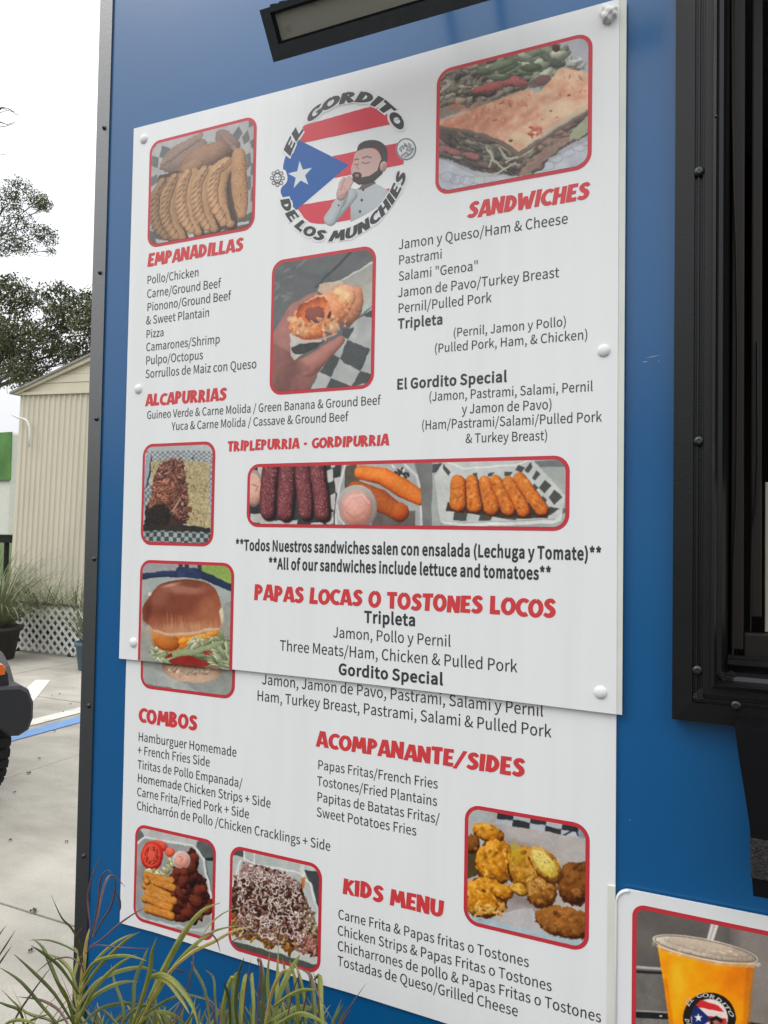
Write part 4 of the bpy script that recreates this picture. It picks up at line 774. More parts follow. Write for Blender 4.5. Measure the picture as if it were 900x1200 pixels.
def paint_loaded_fries(p):
    p.poly([(50, 50), (830, 50), (830, 1150), (50, 1150)], [(160, 164, 160), (182, 184, 180)], ts=160)
    p.poly([(80, 95), (185, 120), (180, 160), (90, 150)], [(72, 74, 74), (84, 86, 86)]); p.poly([(670, 265), (820, 290), (820, 700), (790, 640), (740, 400), (690, 330)], [(64, 66, 68), (84, 88, 88)], ts=60)
    p.cap([(180, 110), (185, 180), (260, 220), (640, 300), (670, 330)], 7, [(206, 206, 200)], flatcol=True, soft=4); p.cap([(265, 130), (262, 210)], 6, [(206, 208, 204)], flatcol=True, soft=3)
    p.poly([(640, 210), (670, 230), (680, 320), (640, 300)], [(176, 178, 172), (196, 198, 192)])
    p.cap([(150, 200), (100, 360), (90, 420)], 6, [(204, 206, 202)], flatcol=True, soft=3); p.cap([(660, 340), (720, 380), (780, 600), (790, 900)], 8, [(200, 202, 200)], flatcol=True, soft=4)
    p.poly([(60, 790), (300, 850), (600, 930), (800, 980), (800, 1040), (400, 930), (60, 840)], [(176, 176, 168), (196, 194, 186)], ts=40)
    p.poly([(60, 840), (400, 935), (800, 1045), (800, 1140), (60, 1140)], [(74, 78, 72), (92, 94, 88)], ts=60)
    p.poly([(640, 340), (680, 330), (670, 420), (640, 440)], [(170, 104, 50), (196, 132, 76)], soft=3)
    mt = [(190, 215), (330, 235), (500, 300), (640, 390), (700, 560), (770, 760), (775, 960), (640, 930), (420, 860), (200, 800), (75, 740), (80, 520), (110, 340)]
    p.poly(mt, [(52, 34, 28), (84, 56, 46)], ts=30, edge=12)
    p.chaos([(75, 600), (200, 700), (420, 760), (640, 880), (560, 920), (300, 850), (75, 780)], 150, (18, 40), [(190, 136, 70), (170, 116, 56), (206, 160, 100), (150, 100, 52)], dark=.5)
    p.chaos([(640, 520), (760, 700), (775, 940), (700, 900), (640, 700)], 80, (14, 34), [(150, 132, 104), (130, 116, 92), (168, 150, 122)], dark=.55)
    p.chaos(mt, 520, (10, 28), [(140, 106, 94), (110, 78, 68), (168, 132, 120), (92, 62, 54), (156, 116, 102)], dark=.42)
    p.chaos(mt, 160, (7, 16), [(206, 190, 182), (190, 168, 160)], aspect=(1.2, 3), dark=.75)
    p.chaos([(580, 780), (770, 850), (770, 960), (600, 930)], 60, (12, 26), [(170, 116, 104), (190, 140, 126)], dark=.5)
    p.chaos([(180, 215), (500, 290), (640, 380), (600, 420), (300, 330), (120, 350)], 160, (8, 20), [(190, 160, 156), (170, 138, 132), (206, 180, 176)], dark=.6)
    r = p.rr; inn = [(130, 260), (330, 260), (560, 340), (660, 480), (720, 760), (600, 900), (330, 820), (130, 680)]
    for k in range(120):
        x = r.uniform(120, 680); y = r.uniform(260, 820)
        if not p.inside(inn, x, y): continue
        a = r.uniform(60, 120); P = [(x, y)]
        for j in range(r.randint(6, 15)):
            a += r.uniform(-110, 110); a = a*.85+90*.15; x += 13*math.cos(R(a)); y += 13*math.sin(R(a)); P.append((x, y))
        P = [(u, v) for u, v in P if p.inside(inn, u, v)]
        if len(P) < 3: continue
        p.cap([(u+3, v+4) for u, v in P], 6, [(60, 40, 36)], flatcol=True, soft=3, o=.5)
        p.cap(P, [r.uniform(2.5, 5.5) for _ in P], [(150, 134, 128), (206, 192, 184), (222, 210, 202)], soft=1, tex=.1)

def paint_tostones(p):
    p.poly([(40, 20), (870, 20), (870, 1000), (40, 1000)], [(158, 152, 148), (176, 170, 166)], ts=200)
    p.poly([(60, 60), (240, 80), (210, 150), (60, 140)], [(150, 156, 154), (168, 172, 170)], ts=60); p.poly([(760, 180), (840, 190), (840, 260), (780, 250)], [(120, 134, 138), (140, 152, 154)])
    p.checker([(265, 90), (780, 170), (780, 260), (250, 160)], 5, 2, (58, 60, 62), (176, 180, 184))
    p.cap([(690, 235), (760, 190), (780, 240)], 5, [(40, 46, 50)], flatcol=True, soft=3)
    p.poly([(60, 140), (250, 160), (820, 262), (840, 420), (640, 420), (300, 280), (60, 300)], [(160, 152, 148), (178, 170, 164)], ts=120)
    p.poly([(60, 260), (130, 300), (150, 480), (60, 520)], [(72, 62, 40), (96, 82, 54)], ts=40)
    p.poly([(280, 600), (480, 650), (560, 720), (640, 880), (300, 760)], [(138, 130, 128), (160, 152, 150)], ts=60)
    p.poly([(200, 750), (480, 700), (560, 830), (830, 900), (830, 950), (400, 850)], [(164, 158, 158), (178, 174, 172)], ts=60)
    p.poly([(60, 740), (300, 800), (600, 870), (830, 900), (830, 950), (500, 880), (60, 790)], [(150, 164, 172), (168, 180, 186)], ts=60)
    p.poly([(180, 815), (500, 890), (830, 955), (830, 980), (480, 920)], [(50, 48, 46), (66, 62, 58)])
    p.ell(440, 330, 160, 40, 20, [(120, 108, 100)], soft=30, o=.5); p.ell(430, 640, 140, 40, 15, [(110, 98, 92)], soft=30, o=.45)
    def fr(x, y, a, b, g, cols, n=40, e=.14):
        p.ell(x, y+8, a*1.02, b*1.04, g, [(70, 42, 18), (90, 56, 24)], edge=e, soft=5)
        p.ell(x, y, a, b, g, cols, edge=e, tex=.34, ts=24)
        P = [(x+a*.8*math.cos(t)*math.cos(R(g))-b*.8*math.sin(t)*math.sin(R(g)), y+a*.8*math.cos(t)*math.sin(R(g))+b*.8*math.sin(t)*math.cos(R(g))) for t in [k*.6 for k in range(10)]]
        c = np.array(cols[-1]); d = np.array(cols[1]); p.chaos(P, n//4, (12, 34), [c, d, d*.9], aspect=(1, 2), dark=.92, tex=.25)
        for k in range(n//2): p.ell(x+p.rr.uniform(-.75, .75)*a, y+p.rr.uniform(-.75, .75)*b, p.rr.uniform(6, 26), p.rr.uniform(5, 14), p.rr.uniform(0, 180), [c if k % 2 else d*.75], soft=9, o=.4, edge=.35)
    G1 = [(90, 50, 12), (190, 124, 30), (230, 176, 84)]; G2 = [(110, 74, 18), (196, 146, 50), (222, 186, 104)]; BR_ = [(58, 32, 14), (122, 76, 34), (150, 100, 52)]
    fr(200, 220, 100, 54, 22, G1, 30); fr(100, 290, 46, 60, 0, BR_, 14)
    fr(770, 540, 118, 138, 10, BR_, 60); fr(700, 790, 190, 92, 12, [(70, 40, 18), (140, 90, 42), (168, 114, 60)], 80)
    fr(250, 410, 126, 142, 0, G1, 90); fr(440, 440, 112, 128, -10, [(104, 66, 16), (186, 130, 40), (212, 164, 84)], 70)
    fr(180, 630, 146, 128, 8, G1, 90); fr(300, 600, 56, 50, 0, G1, 20); fr(545, 600, 100, 92, 0, [(80, 46, 16), (152, 100, 40), (200, 160, 100)], 50); fr(400, 580, 60, 34, 20, G2, 18)
    p.ell(385, 350, 40, 70, -20, [(170, 140, 30), (190, 164, 60)], soft=18, o=.6)
    fr(570, 425, 136, 72, 48, [(96, 60, 20), (190, 138, 60), (214, 180, 110)], 10, .08)
    p.ell(566, 420, 108, 50, 48, [(176, 150, 60), (210, 190, 106), (222, 206, 136)], edge=.12, tex=.3, ts=14)
    for k in range(40):
        t = p.rr.uniform(-.8, .8); s_ = p.rr.uniform(-.5, .5); p.ell(566+t*80-s_*40, 420+t*84+s_*40, 4, 2.5, 48, [(140, 104, 36)], o=.7)
    p.ell(180, 600, 14, 10, 0, [(100, 60, 24)], soft=4); p.chaos([(100, 700), (300, 690), (290, 750), (120, 745)], 26, (10, 24), [(220, 176, 100), (206, 152, 84)], dark=.85)

def mini_logo(p, cx, cy, rx, ry):
    "ring emblem with flag on the cup, seen small"
    p.ell(cx, cy, rx, ry, 0, [(34, 32, 30), (44, 40, 36)], edge=0, tex=0)
    cl = lambda L: [(cx+u*rx, cy+v*ry) for u, v in L]
    p.ell(cx, cy, rx*.70, ry*.76, 0, [(196, 184, 176), (206, 196, 188)], edge=0, tex=0)
    for a, b in ((-.62, -.36), (-.1, .14), (.4, .64)):
        w0 = math.sqrt(max(0, .68-a*a*1.3)); w1 = math.sqrt(max(0, .68-b*b*1.3))
        p.poly(cl([(-w0*.8, a-.1), (w0*.8, a+.12), (w1*.8, b+.12), (-w1*.8, b-.1)]), [(178, 46, 50), (190, 56, 58)], tex=.1)
    p.poly(cl([(-.55, -.55), (.05, .02), (-.5, .55), (-.66, .2), (-.68, -.2)]), [(30, 46, 92), (40, 56, 104)], tex=.1)
    star = [(cx-.42*rx+.17*rx*(1 if k % 2 == 0 else .4)*math.sin(k*PI/5), cy-.02*ry-.19*ry*(1 if k % 2 == 0 else .4)*math.cos(k*PI/5)) for k in range(10)]
    p.poly(star, [(214, 206, 200), (214, 206, 200)], tex=0)
    p.ell(cx+.28*rx, cy+.62*ry, .34*rx, .36*ry, 0, [(130, 128, 126), (170, 168, 166)], edge=0); p.ell(cx+.26*rx, cy+.22*ry, .2*rx, .24*ry, 0, [(120, 74, 60), (170, 116, 98)], edge=0)
    p.cap(cl([(.08, .2), (.14, .4), (.3, .46), (.44, .3)]), .07*rx, [(46, 34, 30)], flatcol=True); p.cap(cl([(.08, .06), (.26, -.02), (.44, .1)]), .07*rx, [(46, 34, 30)], flatcol=True)
def paint_drink(p):
    p.poly([(140, 130), (1500, 130), (1500, 2000), (140, 2000)], [(88, 84, 80), (104, 98, 94)], ts=200)
    p.poly([(700, 130), (1500, 300), (1500, 1500), (800, 1500)], [(118, 110, 104), (138, 130, 124)], ts=260, soft=90)
    p.poly([(150, 500), (360, 520), (360, 730), (150, 730)], [(92, 88, 84), (110, 106, 100)], ts=30)
    p.cap([(150, 488), (330, 500)], 9, [(60, 58, 56), (150, 146, 142), (176, 172, 168)], tex=.05); p.cap([(150, 512), (330, 522)], 7, [(44, 42, 42)], flatcol=True, soft=3)
    p.poly([(150, 730), (380, 745), (380, 780), (150, 768)], [(34, 34, 34), (46, 46, 46)]); p.poly([(150, 725), (380, 738), (380, 746), (150, 734)], [(140, 136, 132), (150, 146, 140)])
    p.poly([(150, 768), (400, 782), (400, 1400), (150, 1400)], [(100, 96, 92), (136, 130, 124)], ts=14); p.ell(305, 760, 8, 5, 0, [(190, 188, 184)], tex=0)
    p.poly([(780, 790), (1500, 900), (1500, 940), (780, 820)], [(40, 40, 40), (52, 52, 52)])
    p.poly([(585, 240), (628, 248), (592, 356), (556, 348)], [(176, 170, 164), (198, 192, 186)], tex=.3); p.cap([(606, 248), (572, 350)], 3, [(140, 134, 128)], flatcol=True, soft=2)
    C_ = [(288, 378), (500, 440), (822, 478), (800, 640), (785, 800), (760, 1300), (420, 1300), (352, 800), (318, 560)]
    p.poly(C_, [(206, 118, 10), (234, 152, 22), (242, 174, 48)], ts=190, tex=.5, grad=(420, 480, -.0006, -.0008))
    p.cap([(800, 500), (780, 800)], 22, [(168, 100, 34)], flatcol=True, soft=16, o=.6); p.cap([(330, 560), (365, 800)], 12, [(168, 92, 20)], flatcol=True, soft=12, o=.5)
    p.poly([(285, 358), (400, 395), (620, 440), (835, 452), (822, 492), (600, 478), (400, 425), (296, 392)], [(176, 128, 78), (206, 168, 120)], ts=20)
    p.ell(552, 388, 296, 54, 11.5, [(138, 126, 112), (186, 172, 156), (214, 204, 190)], edge=.01, tex=.28, ts=22)
    p.ell(560, 380, 240, 34, 11.5, [(150, 132, 114), (184, 168, 150)], edge=.05, tex=.3, ts=18, soft=6, o=.8)
    for r0, c in ((0, (196, 186, 174)), (10, (110, 98, 84))):
        p.cap([(552+(296-r0)*math.cos(t)*math.cos(R(11.5))-(54-r0*.6)*math.sin(t)*math.sin(R(11.5)), 388+(296-r0)*math.cos(t)*math.sin(R(11.5))+(54-r0*.6)*math.sin(t)*math.cos(R(11.5))) for t in [k*PI/24 for k in range(49)]], 2.6, [c], flatcol=True, soft=1.5)
    p.cap([(262, 350), (285, 372), (400, 410), (620, 460), (840, 472)], 3, [(206, 186, 160)], flatcol=True, soft=2); p.ell(845, 475, 16, 14, 0, [(150, 140, 130), (190, 180, 170)]); p.ell(268, 362, 14, 16, 0, [(96, 84, 74), (150, 138, 126)])
    p.ell(400, 560, 40, 120, -6, [(244, 176, 62)], soft=40, o=.5, edge=0, tex=0)
    for k in range(30): p.ell(p.rr.uniform(330, 780), p.rr.uniform(375, 425)+40*0, p.rr.uniform(4, 14), 4, 10, [(226, 214, 200)], soft=4, o=.35)
    mini_logo(p, 575, 772, 146, 142)

def paint_emblem(p):
    "flag disc with the chef; transparent elsewhere"
    D = smooth([(x, y, 0) for x, y in [(225, 262), (330, 232), (450, 200), (600, 165), (640, 175), (660, 190), (690, 218), (700, 262), (722, 300), (760, 380), (772, 480), (740, 560), (700, 630), (640, 700), (560, 760), (480, 800), (350, 815), (290, 815), (235, 800), (190, 740), (170, 740), (100, 665), (92, 620), (120, 590), (128, 560), (118, 520), (103, 508), (118, 440), (150, 420), (165, 370), (200, 300), (225, 262)]], 3)
    D = [(x, y) for x, y, _ in D]
    def clipD(col, P):
        q = Print.__new__(Print); q.__dict__ = dict(p.__dict__); q.rgb = p.rgb.copy(); q.a = np.zeros_like(p.a)
        q.poly(P, [col, col], tex=0); k = (q.a*disc)[..., None]; p.rgb[:] = p.rgb*(1-k)+np.array(col, float)*k; p.a[:] = np.maximum(p.a, k[..., 0])
    t_ = Print.__new__(Print); t_.__dict__ = dict(p.__dict__); t_.rgb = p.rgb.copy(); t_.a = np.zeros_like(p.a); t_.poly(D, [(0, 0, 0), (0, 0, 0)], tex=0); disc = t_.a
    RED, BLUE, WH = (206, 64, 78), (38, 92, 160), (214, 215, 216)
    for P in ([(150, 290), (620, 155), (740, 180), (740, 255), (220, 366), (140, 366)], [(380, 440), (800, 355), (800, 480), (390, 562)], [(180, 715), (480, 665), (760, 605), (760, 720), (600, 770), (280, 830), (190, 760)]):
        clipD(RED, P)
    clipD(BLUE, [(185, 348), (468, 490), (170, 745), (60, 700), (60, 400)])
    star = []
    for k in range(10):
        a = k*PI/5-.06; rr_ = 80 if k % 2 == 0 else 31
        star.append((199+rr_*.88*math.sin(a), 545-rr_*math.cos(a)-rr_*.88*math.sin(a)*.18))
    p.poly(star, [WH, WH], tex=0)
    # chef: shirt, arm, head
    SH = [(118, 124, 128), (168, 174, 176), (192, 197, 198)]
    p.poly([(478, 805), (478, 720), (462, 650), (500, 625), (600, 590), (640, 605), (700, 640), (660, 700), (560, 765)], [(140, 146, 150), (178, 184, 186), (196, 200, 202)], ts=200, tex=.25, grad=(560, 690, .001, -.0012))
    p.cap([(480, 655), (420, 720), (365, 790)], [36, 40, 36], SH, tex=.04); p.cap([(440, 650), (425, 690), (400, 720)], [26, 30, 30], SH, tex=.04)
    p.cap([(365, 795), (395, 740), (425, 680)], [32, 30, 24], SH, tex=.04)
    p.cap([(410, 712), (412, 716)], 4, [(70, 72, 76)], flatcol=True)
    p.poly([(520, 628), (540, 600), (600, 575), (620, 590), (560, 622)], [(96, 80, 76), (120, 100, 92)], tex=.1)
    for q in ((548, 627), (540, 685), (530, 748)): p.ell(*q, 7, 8, 0, [(64, 66, 70)], tex=0, edge=0)
    SKN = [(140, 104, 100), (196, 158, 150), (212, 178, 168)]
    p.ell(432, 640, 30, 50, 18, SKN, edge=.02, tex=.03)
    for P in ([(440, 600), (448, 575), (470, 560)], [(450, 610), (465, 582), (484, 566)], [(462, 622), (474, 596), (486, 580)], [(420, 618), (424, 592), (440, 566)]): p.cap(P, [12, 11, 9], SKN, tex=.03)
    p.cap([(418, 660), (470, 640)], 3, [(150, 112, 106)], flatcol=True, soft=2, o=.5)
    p.poly([(x, y) for x, y, _ in smooth([(x, y, 0) for x, y in [(500, 430), (530, 400), (600, 396), (640, 430), (650, 480), (640, 540), (590, 580), (520, 585), (490, 560), (480, 510), (492, 470), (500, 430)]], 3)], [(176, 138, 132), (200, 164, 156), (210, 176, 168)], tex=.1, ts=90, grad=(560, 480, .001, 0))
    p.poly([(x, y) for x, y, _ in smooth([(x, y, 0) for x, y in [(512, 415), (525, 375), (570, 353), (630, 355), (672, 385), (684, 430), (678, 478), (655, 480), (645, 440), (622, 400), (560, 398), (512, 415)]], 3)], [(64, 60, 60), (82, 78, 76)], tex=.25, ts=20)
    p.cap([(655, 475), (640, 530), (590, 570), (530, 580), (500, 570)], [14, 16, 20, 20, 12], [(50, 46, 46), (74, 68, 66)], tex=.1); p.ell(513, 548, 26, 20, 0, [(58, 52, 52), (76, 68, 66)], tex=.1); p.ell(514, 548, 11, 8, 0, [(170, 120, 116)], tex=0)
    p.ell(660, 498, 19, 30, 12, SKN, edge=0, tex=0); p.ell(662, 500, 10, 18, 12, [(176, 134, 128)], edge=0, tex=0)
    p.cap([(540, 476), (562, 482), (582, 474)], 2.5, [(120, 92, 90)], flatcol=True, soft=1); p.cap([(500, 486), (512, 490), (522, 484)], 2.5, [(120, 92, 90)], flatcol=True, soft=1)
    p.cap([(545, 452), (570, 442), (592, 450)], 3, [(110, 86, 84)], flatcol=True, soft=1); p.cap([(500, 462), (512, 456), (522, 460)], 3, [(110, 86, 84)], flatcol=True, soft=1)
    p.cap([(520, 480), (512, 505), (526, 512)], 2.5, [(164, 124, 118)], flatcol=True, soft=1)
    # side marks: sun carving and coiled frog carving in thin lines
    K = (52, 52, 54)
    p.ell(786, 402, 56, 62, 0, [WH], edge=0, tex=0)
    p.cap([(786+52*math.cos(k*PI/16), 402+57*math.sin(k*PI/16)) for k in range(33)], 2.2, [K], flatcol=True)
    for P in ([(765, 385), (752, 400), (760, 412)], [(762, 440), (786, 420), (800, 436), (818, 418), (826, 400)], [(770, 400), (780, 380), (796, 388), (790, 408), (806, 410)], [(800, 372), (812, 382), (806, 396)], [(778, 372), (786, 380)], [(780, 444), (800, 436)], [(806, 410), (818, 400)]):
        p.cap(P, 4.2, [K], flatcol=True); p.cap(P, 1.6, [WH], flatcol=True)
    for k in range(8):
        a = k*PI/4; p.ell(72+30*math.cos(a), 563+37*math.sin(a), 11, 11, 0, [K], edge=0, tex=0); p.ell(72+30*math.cos(a), 563+37*math.sin(a), 7, 7, 0, [WH], edge=0, tex=0)
    p.ell(72, 563, 23, 28, 0, [K], edge=0, tex=0); p.ell(72, 563, 18, 23, 0, [WH], edge=0, tex=0)
    p.ell(64, 557, 4, 4, 0, [K], tex=0); p.ell(80, 556, 4, 4, 0, [K], tex=0); p.cap([(62, 572), (72, 577), (82, 571)], 2, [K], flatcol=True)

# ================================================================== GROUND
M['slab'] = mat('concrete', (.40, .375, .32), .85, .3, var=.16, vscale=2.2, bump=.5, bscale=60, dirt=(.25, .225, .185), dirt_scale=1.3, dirt_pos=(.46, .82), stretch=(1, 1.6, 1))
M['dirt'] = mat('joint_filler', (.10, .09, .075), .95, .2)
M['grass_ground'] = mat('rough_grass_ground', (.07, .10, .03), .95, .2, var=.3, vscale=3)
g0 = obj('ground', ([(-400, -400, -.03), (400, -400, -.03), (400, 400, -.03), (-400, 400, -.03)], [(0, 1, 2, 3)]), M['grass_ground']); g0['kind'] = 'structure'
g1 = obj('concrete_lot', ([(-16, 0, -.014), (9, 0, -.014), (9, 8.2, -.014), (-16, 8.2, -.014)], [(0, 1, 2, 3)]), M['dirt']); g1['kind'] = 'structure'
M['unseen_asphalt'] = mat('added_dark_asphalt', (.055, .054, .052), .9, .3, var=.25, vscale=3, bump=.5, bscale=120)
g2 = obj('unseen_dark_ground', ([(-16, -14, -.006), (9, -14, -.006), (9, -.01, -.006), (-16, -.01, -.006)], [(0, 1, 2, 3)]), M['unseen_asphalt']); g2['kind'] = 'structure'  # unseen ground, added dark to weaken bounce and reflections on the truck wall
GX = [-15.3, -12.3, -9.3, -7.28, -4.28, -1.28, 1.72, 4.72, 7.7]; GY = [-.004, .9, 3.9, 6.0, 8.1]
sr = random.Random(4)
for i in range(len(GX)-1):
    for j in range(len(GY)-1):
        gp = .006; e = sr.uniform(-.002, .002)
        obj('slab', box(GX[i]+gp, GX[i+1]-gp, GY[j]+gp, GY[j+1]-gp, -.10, e, .004), M['slab'], g1)
def decal(name, pts, m, z=.006, par=None):
    o = obj(name, prism([(0, 0)]*3, 0, 0) if False else ([(p[0], p[1], z) for p in pts]+[(p[0], p[1], z-.003) for p in pts],
        [tuple(range(len(pts)))]+[(i, i+len(pts), (i+1) % len(pts)+len(pts), (i+1) % len(pts)) for i in range(len(pts))]), m, par); return o
M['pw'] = mat('worn_white_road_paint', (.68, .67, .60), .7, .3, dirt=(.48, .46, .42), dirt_scale=7, dirt_pos=(.5, .7))
M['pb'] = mat('worn_blue_road_paint', (.16, .30, .55), .7, .3, dirt=(.3, .36, .45), dirt_scale=9, dirt_pos=(.5, .75))
w = decal('painted_line', [(-5.40, .6), (-5.24, .6), (-5.24, 5.9), (-5.40, 5.9)], M['pw']); w['kind'] = 'structure'
w = decal('painted_line', [(-5.14, .6), (-4.98, .6), (-4.98, 5.9), (-5.14, 5.9)], M['pb']); w['kind'] = 'structure'
w = decal('painted_line', [gnd(31, 807)[:2], gnd(39, 822.5)[:2], gnd(59, 797.5)[:2], gnd(42, 797)[:2]], M['pw'], .005); w['kind'] = 'structure'

# small debris on the slabs
M['leafdry'] = mat('dry_leaf', (.07, .055, .035), .9, .2, var=.3)
for (x, y, s) in ((34, 907, 1), (46, 890, .7), (64, 858, .7), (78, 988, .6), (36, 1116, .7), (17, 930, .6), (70, 814, .7), (61, 816, .5), (83, 826, .6), (39, 1069, 1), (12, 986, .6), (74, 835, .5)):
    p = gnd(x, y); s_ = .012*s
    v = [(p.x+s_*math.cos(a)*(1+.4*math.sin(3*a+x)), p.y+s_*1.3*math.sin(a), .006+.008*(i % 2)) for i, a in enumerate([k*PI/4 for k in range(8)])]
    tag(obj('fallen_leaf', (v+[(p.x, p.y, .012)], [(i, (i+1) % 8, 8) for i in range(8)]), M['leafdry']), 'small dry brown leaf lying loose on the grey concrete lot', 'leaf', 'dry leaves on the concrete')

# ================================================================== THE TRUCK
DX = DIST
XL = at(133.5, 0, 0).x; XT = at(114.2, 0, -.012).x
wl, wr = at(793.3, 100, 0).x, 2.15
wb = at(790, 843, -.03).z; wt = 2.83
TR_Z0, TR_Z1, TR_X1, TR_Y = .18, 3.25, 3.6, 2.2
truck = thing('food_truck', 'blue food truck wall with black corner trim and black framed serving window', 'food truck', (0, 0, 0))
fr_w = at(813, 500, -.03).x-wl
# side wall round the window opening
ox0, ox1, oz0, oz1 = wl+.03, wr-.03, wb+.03, wt-.03
XC = XL-.02
obj('side_wall', join(box(XC, ox0, 0, .04, TR_Z0, TR_Z1), box(ox1, TR_X1, 0, .04, TR_Z0, TR_Z1), box(ox0, ox1, 0, .04, TR_Z0, oz0), box(ox0, ox1, 0, .04, oz1, TR_Z1)), M['blue'], truck)
obj('end_wall', box(XT+.004, XT+.04, .012, TR_Y, TR_Z0, TR_Z1), M['blue'], truck)
obj('end_wall', box(TR_X1-.04, TR_X1, .041, TR_Y, TR_Z0, TR_Z1), M['blue'], truck)
obj('rear_wall', box(XT+.041, TR_X1-.041, TR_Y-.04, TR_Y, TR_Z0, TR_Z1), M['blue'], truck)
M['roof'] = mat('white_roof_sheet', (.7, .7, .7), .5)
obj('roof', box(XT-.0, TR_X1+.02, -.02, TR_Y+.02, TR_Z1, TR_Z1+.05, .008), M['roof'], truck)
M['floor'] = mat('truck_floor', (.08, .08, .08), .6)
obj('floor', box(XT+.05, TR_X1-.05, .05, TR_Y-.05, TR_Z0, TR_Z0+.08), M['floor'], truck)
# corner trim: angle profile wrapping the corner
prof = [(XL, -.0045), (XL, 0.0), (XT+.003, 0.0), (XT+.003, .08), (XT-.002, .08), (XT-.002, -.001), (XT+.0015, -.0045)]
n = len(prof); v = [(x, y, TR_Z0-.01) for x, y in prof]+[(x, y, TR_Z1) for x, y in prof]
trim = obj('corner_trim', (v, [(i, (i+1) % n, (i+1) % n+n, i+n) for i in range(n)]+[tuple(range(n))[::-1], tuple(range(n, 2*n))]), M['trim'], truck)
M['screw'] = mat('dark_screw', (.012, .013, .014), .3, .6)
def screw(px, py, Y, r, parent, m='screw'):
    c = at(px, py, Y)
    o = obj('screw', join(lathe((c.x, c.y, c.z), [(r*1.05, 0), (r*1.1, -.0012), (r*.9, -.0016), (r*.62, -.0018), (r*.6, -.005), (r*.35, -.0062), (r*.12, -.0064)], 14, 'y')), M[m], parent, True); return o
for x, y in ((127.5, -20), (122.3, 150), (117.3, 319.5), (113.2, 491), (110.5, 655), (104.2, 827), (98.2, 1003), (92, 1180)): screw(x, y, -.0045, .0055, truck)
# vinyl wrap scuffs
M['scuff'] = mat('pale_scuff', (.35, .42, .50), .6)
for (x, y, l, a) in ((765, 418, .014, 8), (756, 424, .006, -4), (772, 423, .003, 60), (115, 698, .003, 80), (738, 961, .0015, 0), (790.6, 640, .004, 90)):
    c = at(x, y, 0); ca, sa = math.cos(R(a)), math.sin(R(a)); w_ = .0007
    obj('scuff_mark', ([(c.x-l*ca, -.0006, c.z-l*sa), (c.x, -.0006, c.z-w_), (c.x+l*ca, -.0006, c.z+l*sa), (c.x, -.0006, c.z+w_)], [(0, 1, 2, 3)]), M['scuff'], truck)

# window frame: mitred profile swept round the opening: (inset from outer edge, y)
def X_of(px, Y=-.03): return at(px, 500, Y).x-wl
PR = [(0, .0), (0, -.030), (X_of(812.6), -.032), (X_of(813.2), -.026), (X_of(815.6), -.026), (X_of(816.2), -.031), (X_of(818.6), -.031), (X_of(819.2), -.026), (X_of(821.8), -.026), (X_of(822.4), -.031),
      (X_of(824.2), -.031), (X_of(824.8), -.034), (X_of(834), -.034), (X_of(834.6), -.044), (X_of(838.4), -.046), (X_of(840), -.036), (X_of(841), -.004), (X_of(846), .0), (X_of(850), .01), (X_of(853), .05), (X_of(853)+.004, .09)]
def sweep(PR, x0, x1, z0, z1, bulge=.0):
    V, F = [], []; n = len(PR)
    for d, y in PR: V += [(x0+d, y, z0+d), (x1-d, y, z0+d), (x1-d, y, z1-d), (x0+d, y, z1-d)]
    for i in range(n-1):
        for k in range(4): F.append((4*i+k, 4*i+(k+1) % 4, 4*i+4+(k+1) % 4, 4*i+4+k))
    return V, F
win = obj('window_frame', sweep(PR, wl, wr, wb, wt), M['frame'], truck)
for x, y in ((819.3, 201.4), (819.2, 517), (817.6, 785.5), (862.5, 826.5), (817, -120)): obj('frame_screw', lathe(tuple(at(x, y, -.031)), [(.0085, 0), (.0088, -.002), (.0075, -.0042), (.0045, -.0056), (.003, -.0058), (.001, -.0052)], 16, 'y'), M['screw'], win, True)
obj('frame_screw', lathe(tuple(at(839, 136.5, -.045)), [(.003, 0), (.0025, -.002), (.001, -.003)], 10, 'y'), M['screw'], win, True)
# grime lump in the lower corner of the frame
M['grime'] = mat('dusty_black_sealant', (.014, .013, .012), .8, .3, var=.6, vscale=200, bump=.5, bscale=300)
for (x, y, s, d) in ((818, 817, .009, -.032), (850, 799, .013, -.004), (843, 790, .008, -.02), (822, 811, .007, -.032), (857, 791, .008, .0)):
    bm = bmesh.new(); bmesh.ops.create_icosphere(bm, subdivisions=3, radius=s); c = at(x, y, d)
    for q in bm.verts:
        k = 1+.5*(math.sin(q.co.x*900+x)*math.sin(q.co.z*1100)*math.sin(q.co.y*700+1)); q.co = Vector((q.co.x*k*.9+c.x, q.co.y*k*.28+c.y, q.co.z*k*.8+c.z))
    obj('sealant_lump', from_bm(bm), M['grime'], win)
# sash, inner jamb panels and dim interior
sx = wl+X_of(853)
def px_x(px, Y): return at(px, 500, Y).x
obj('sash_rail', join(box(sx+.004, px_x(872, .06), .055, .085, wb+.115, wt-.06, .003), box(px_x(872, .06)+.001, wr-.1, .060, .085, wb+.1, wb+.145, .003)), M['inner'], win)
obj('sash_rail', join(box(px_x(880, .10), px_x(893, .10), .10, .13, wb+.17, wt-.06, .003)), M['inner'], win)
obj('sill_track', join(box(sx, wr-.1, .012, .022, wb+.095, wb+.103), box(sx, wr-.1, .032, .042, wb+.10, wb+.108), box(sx, wr-.1, .10, .12, wb+.12, wb+.135)), M['frame'], win)
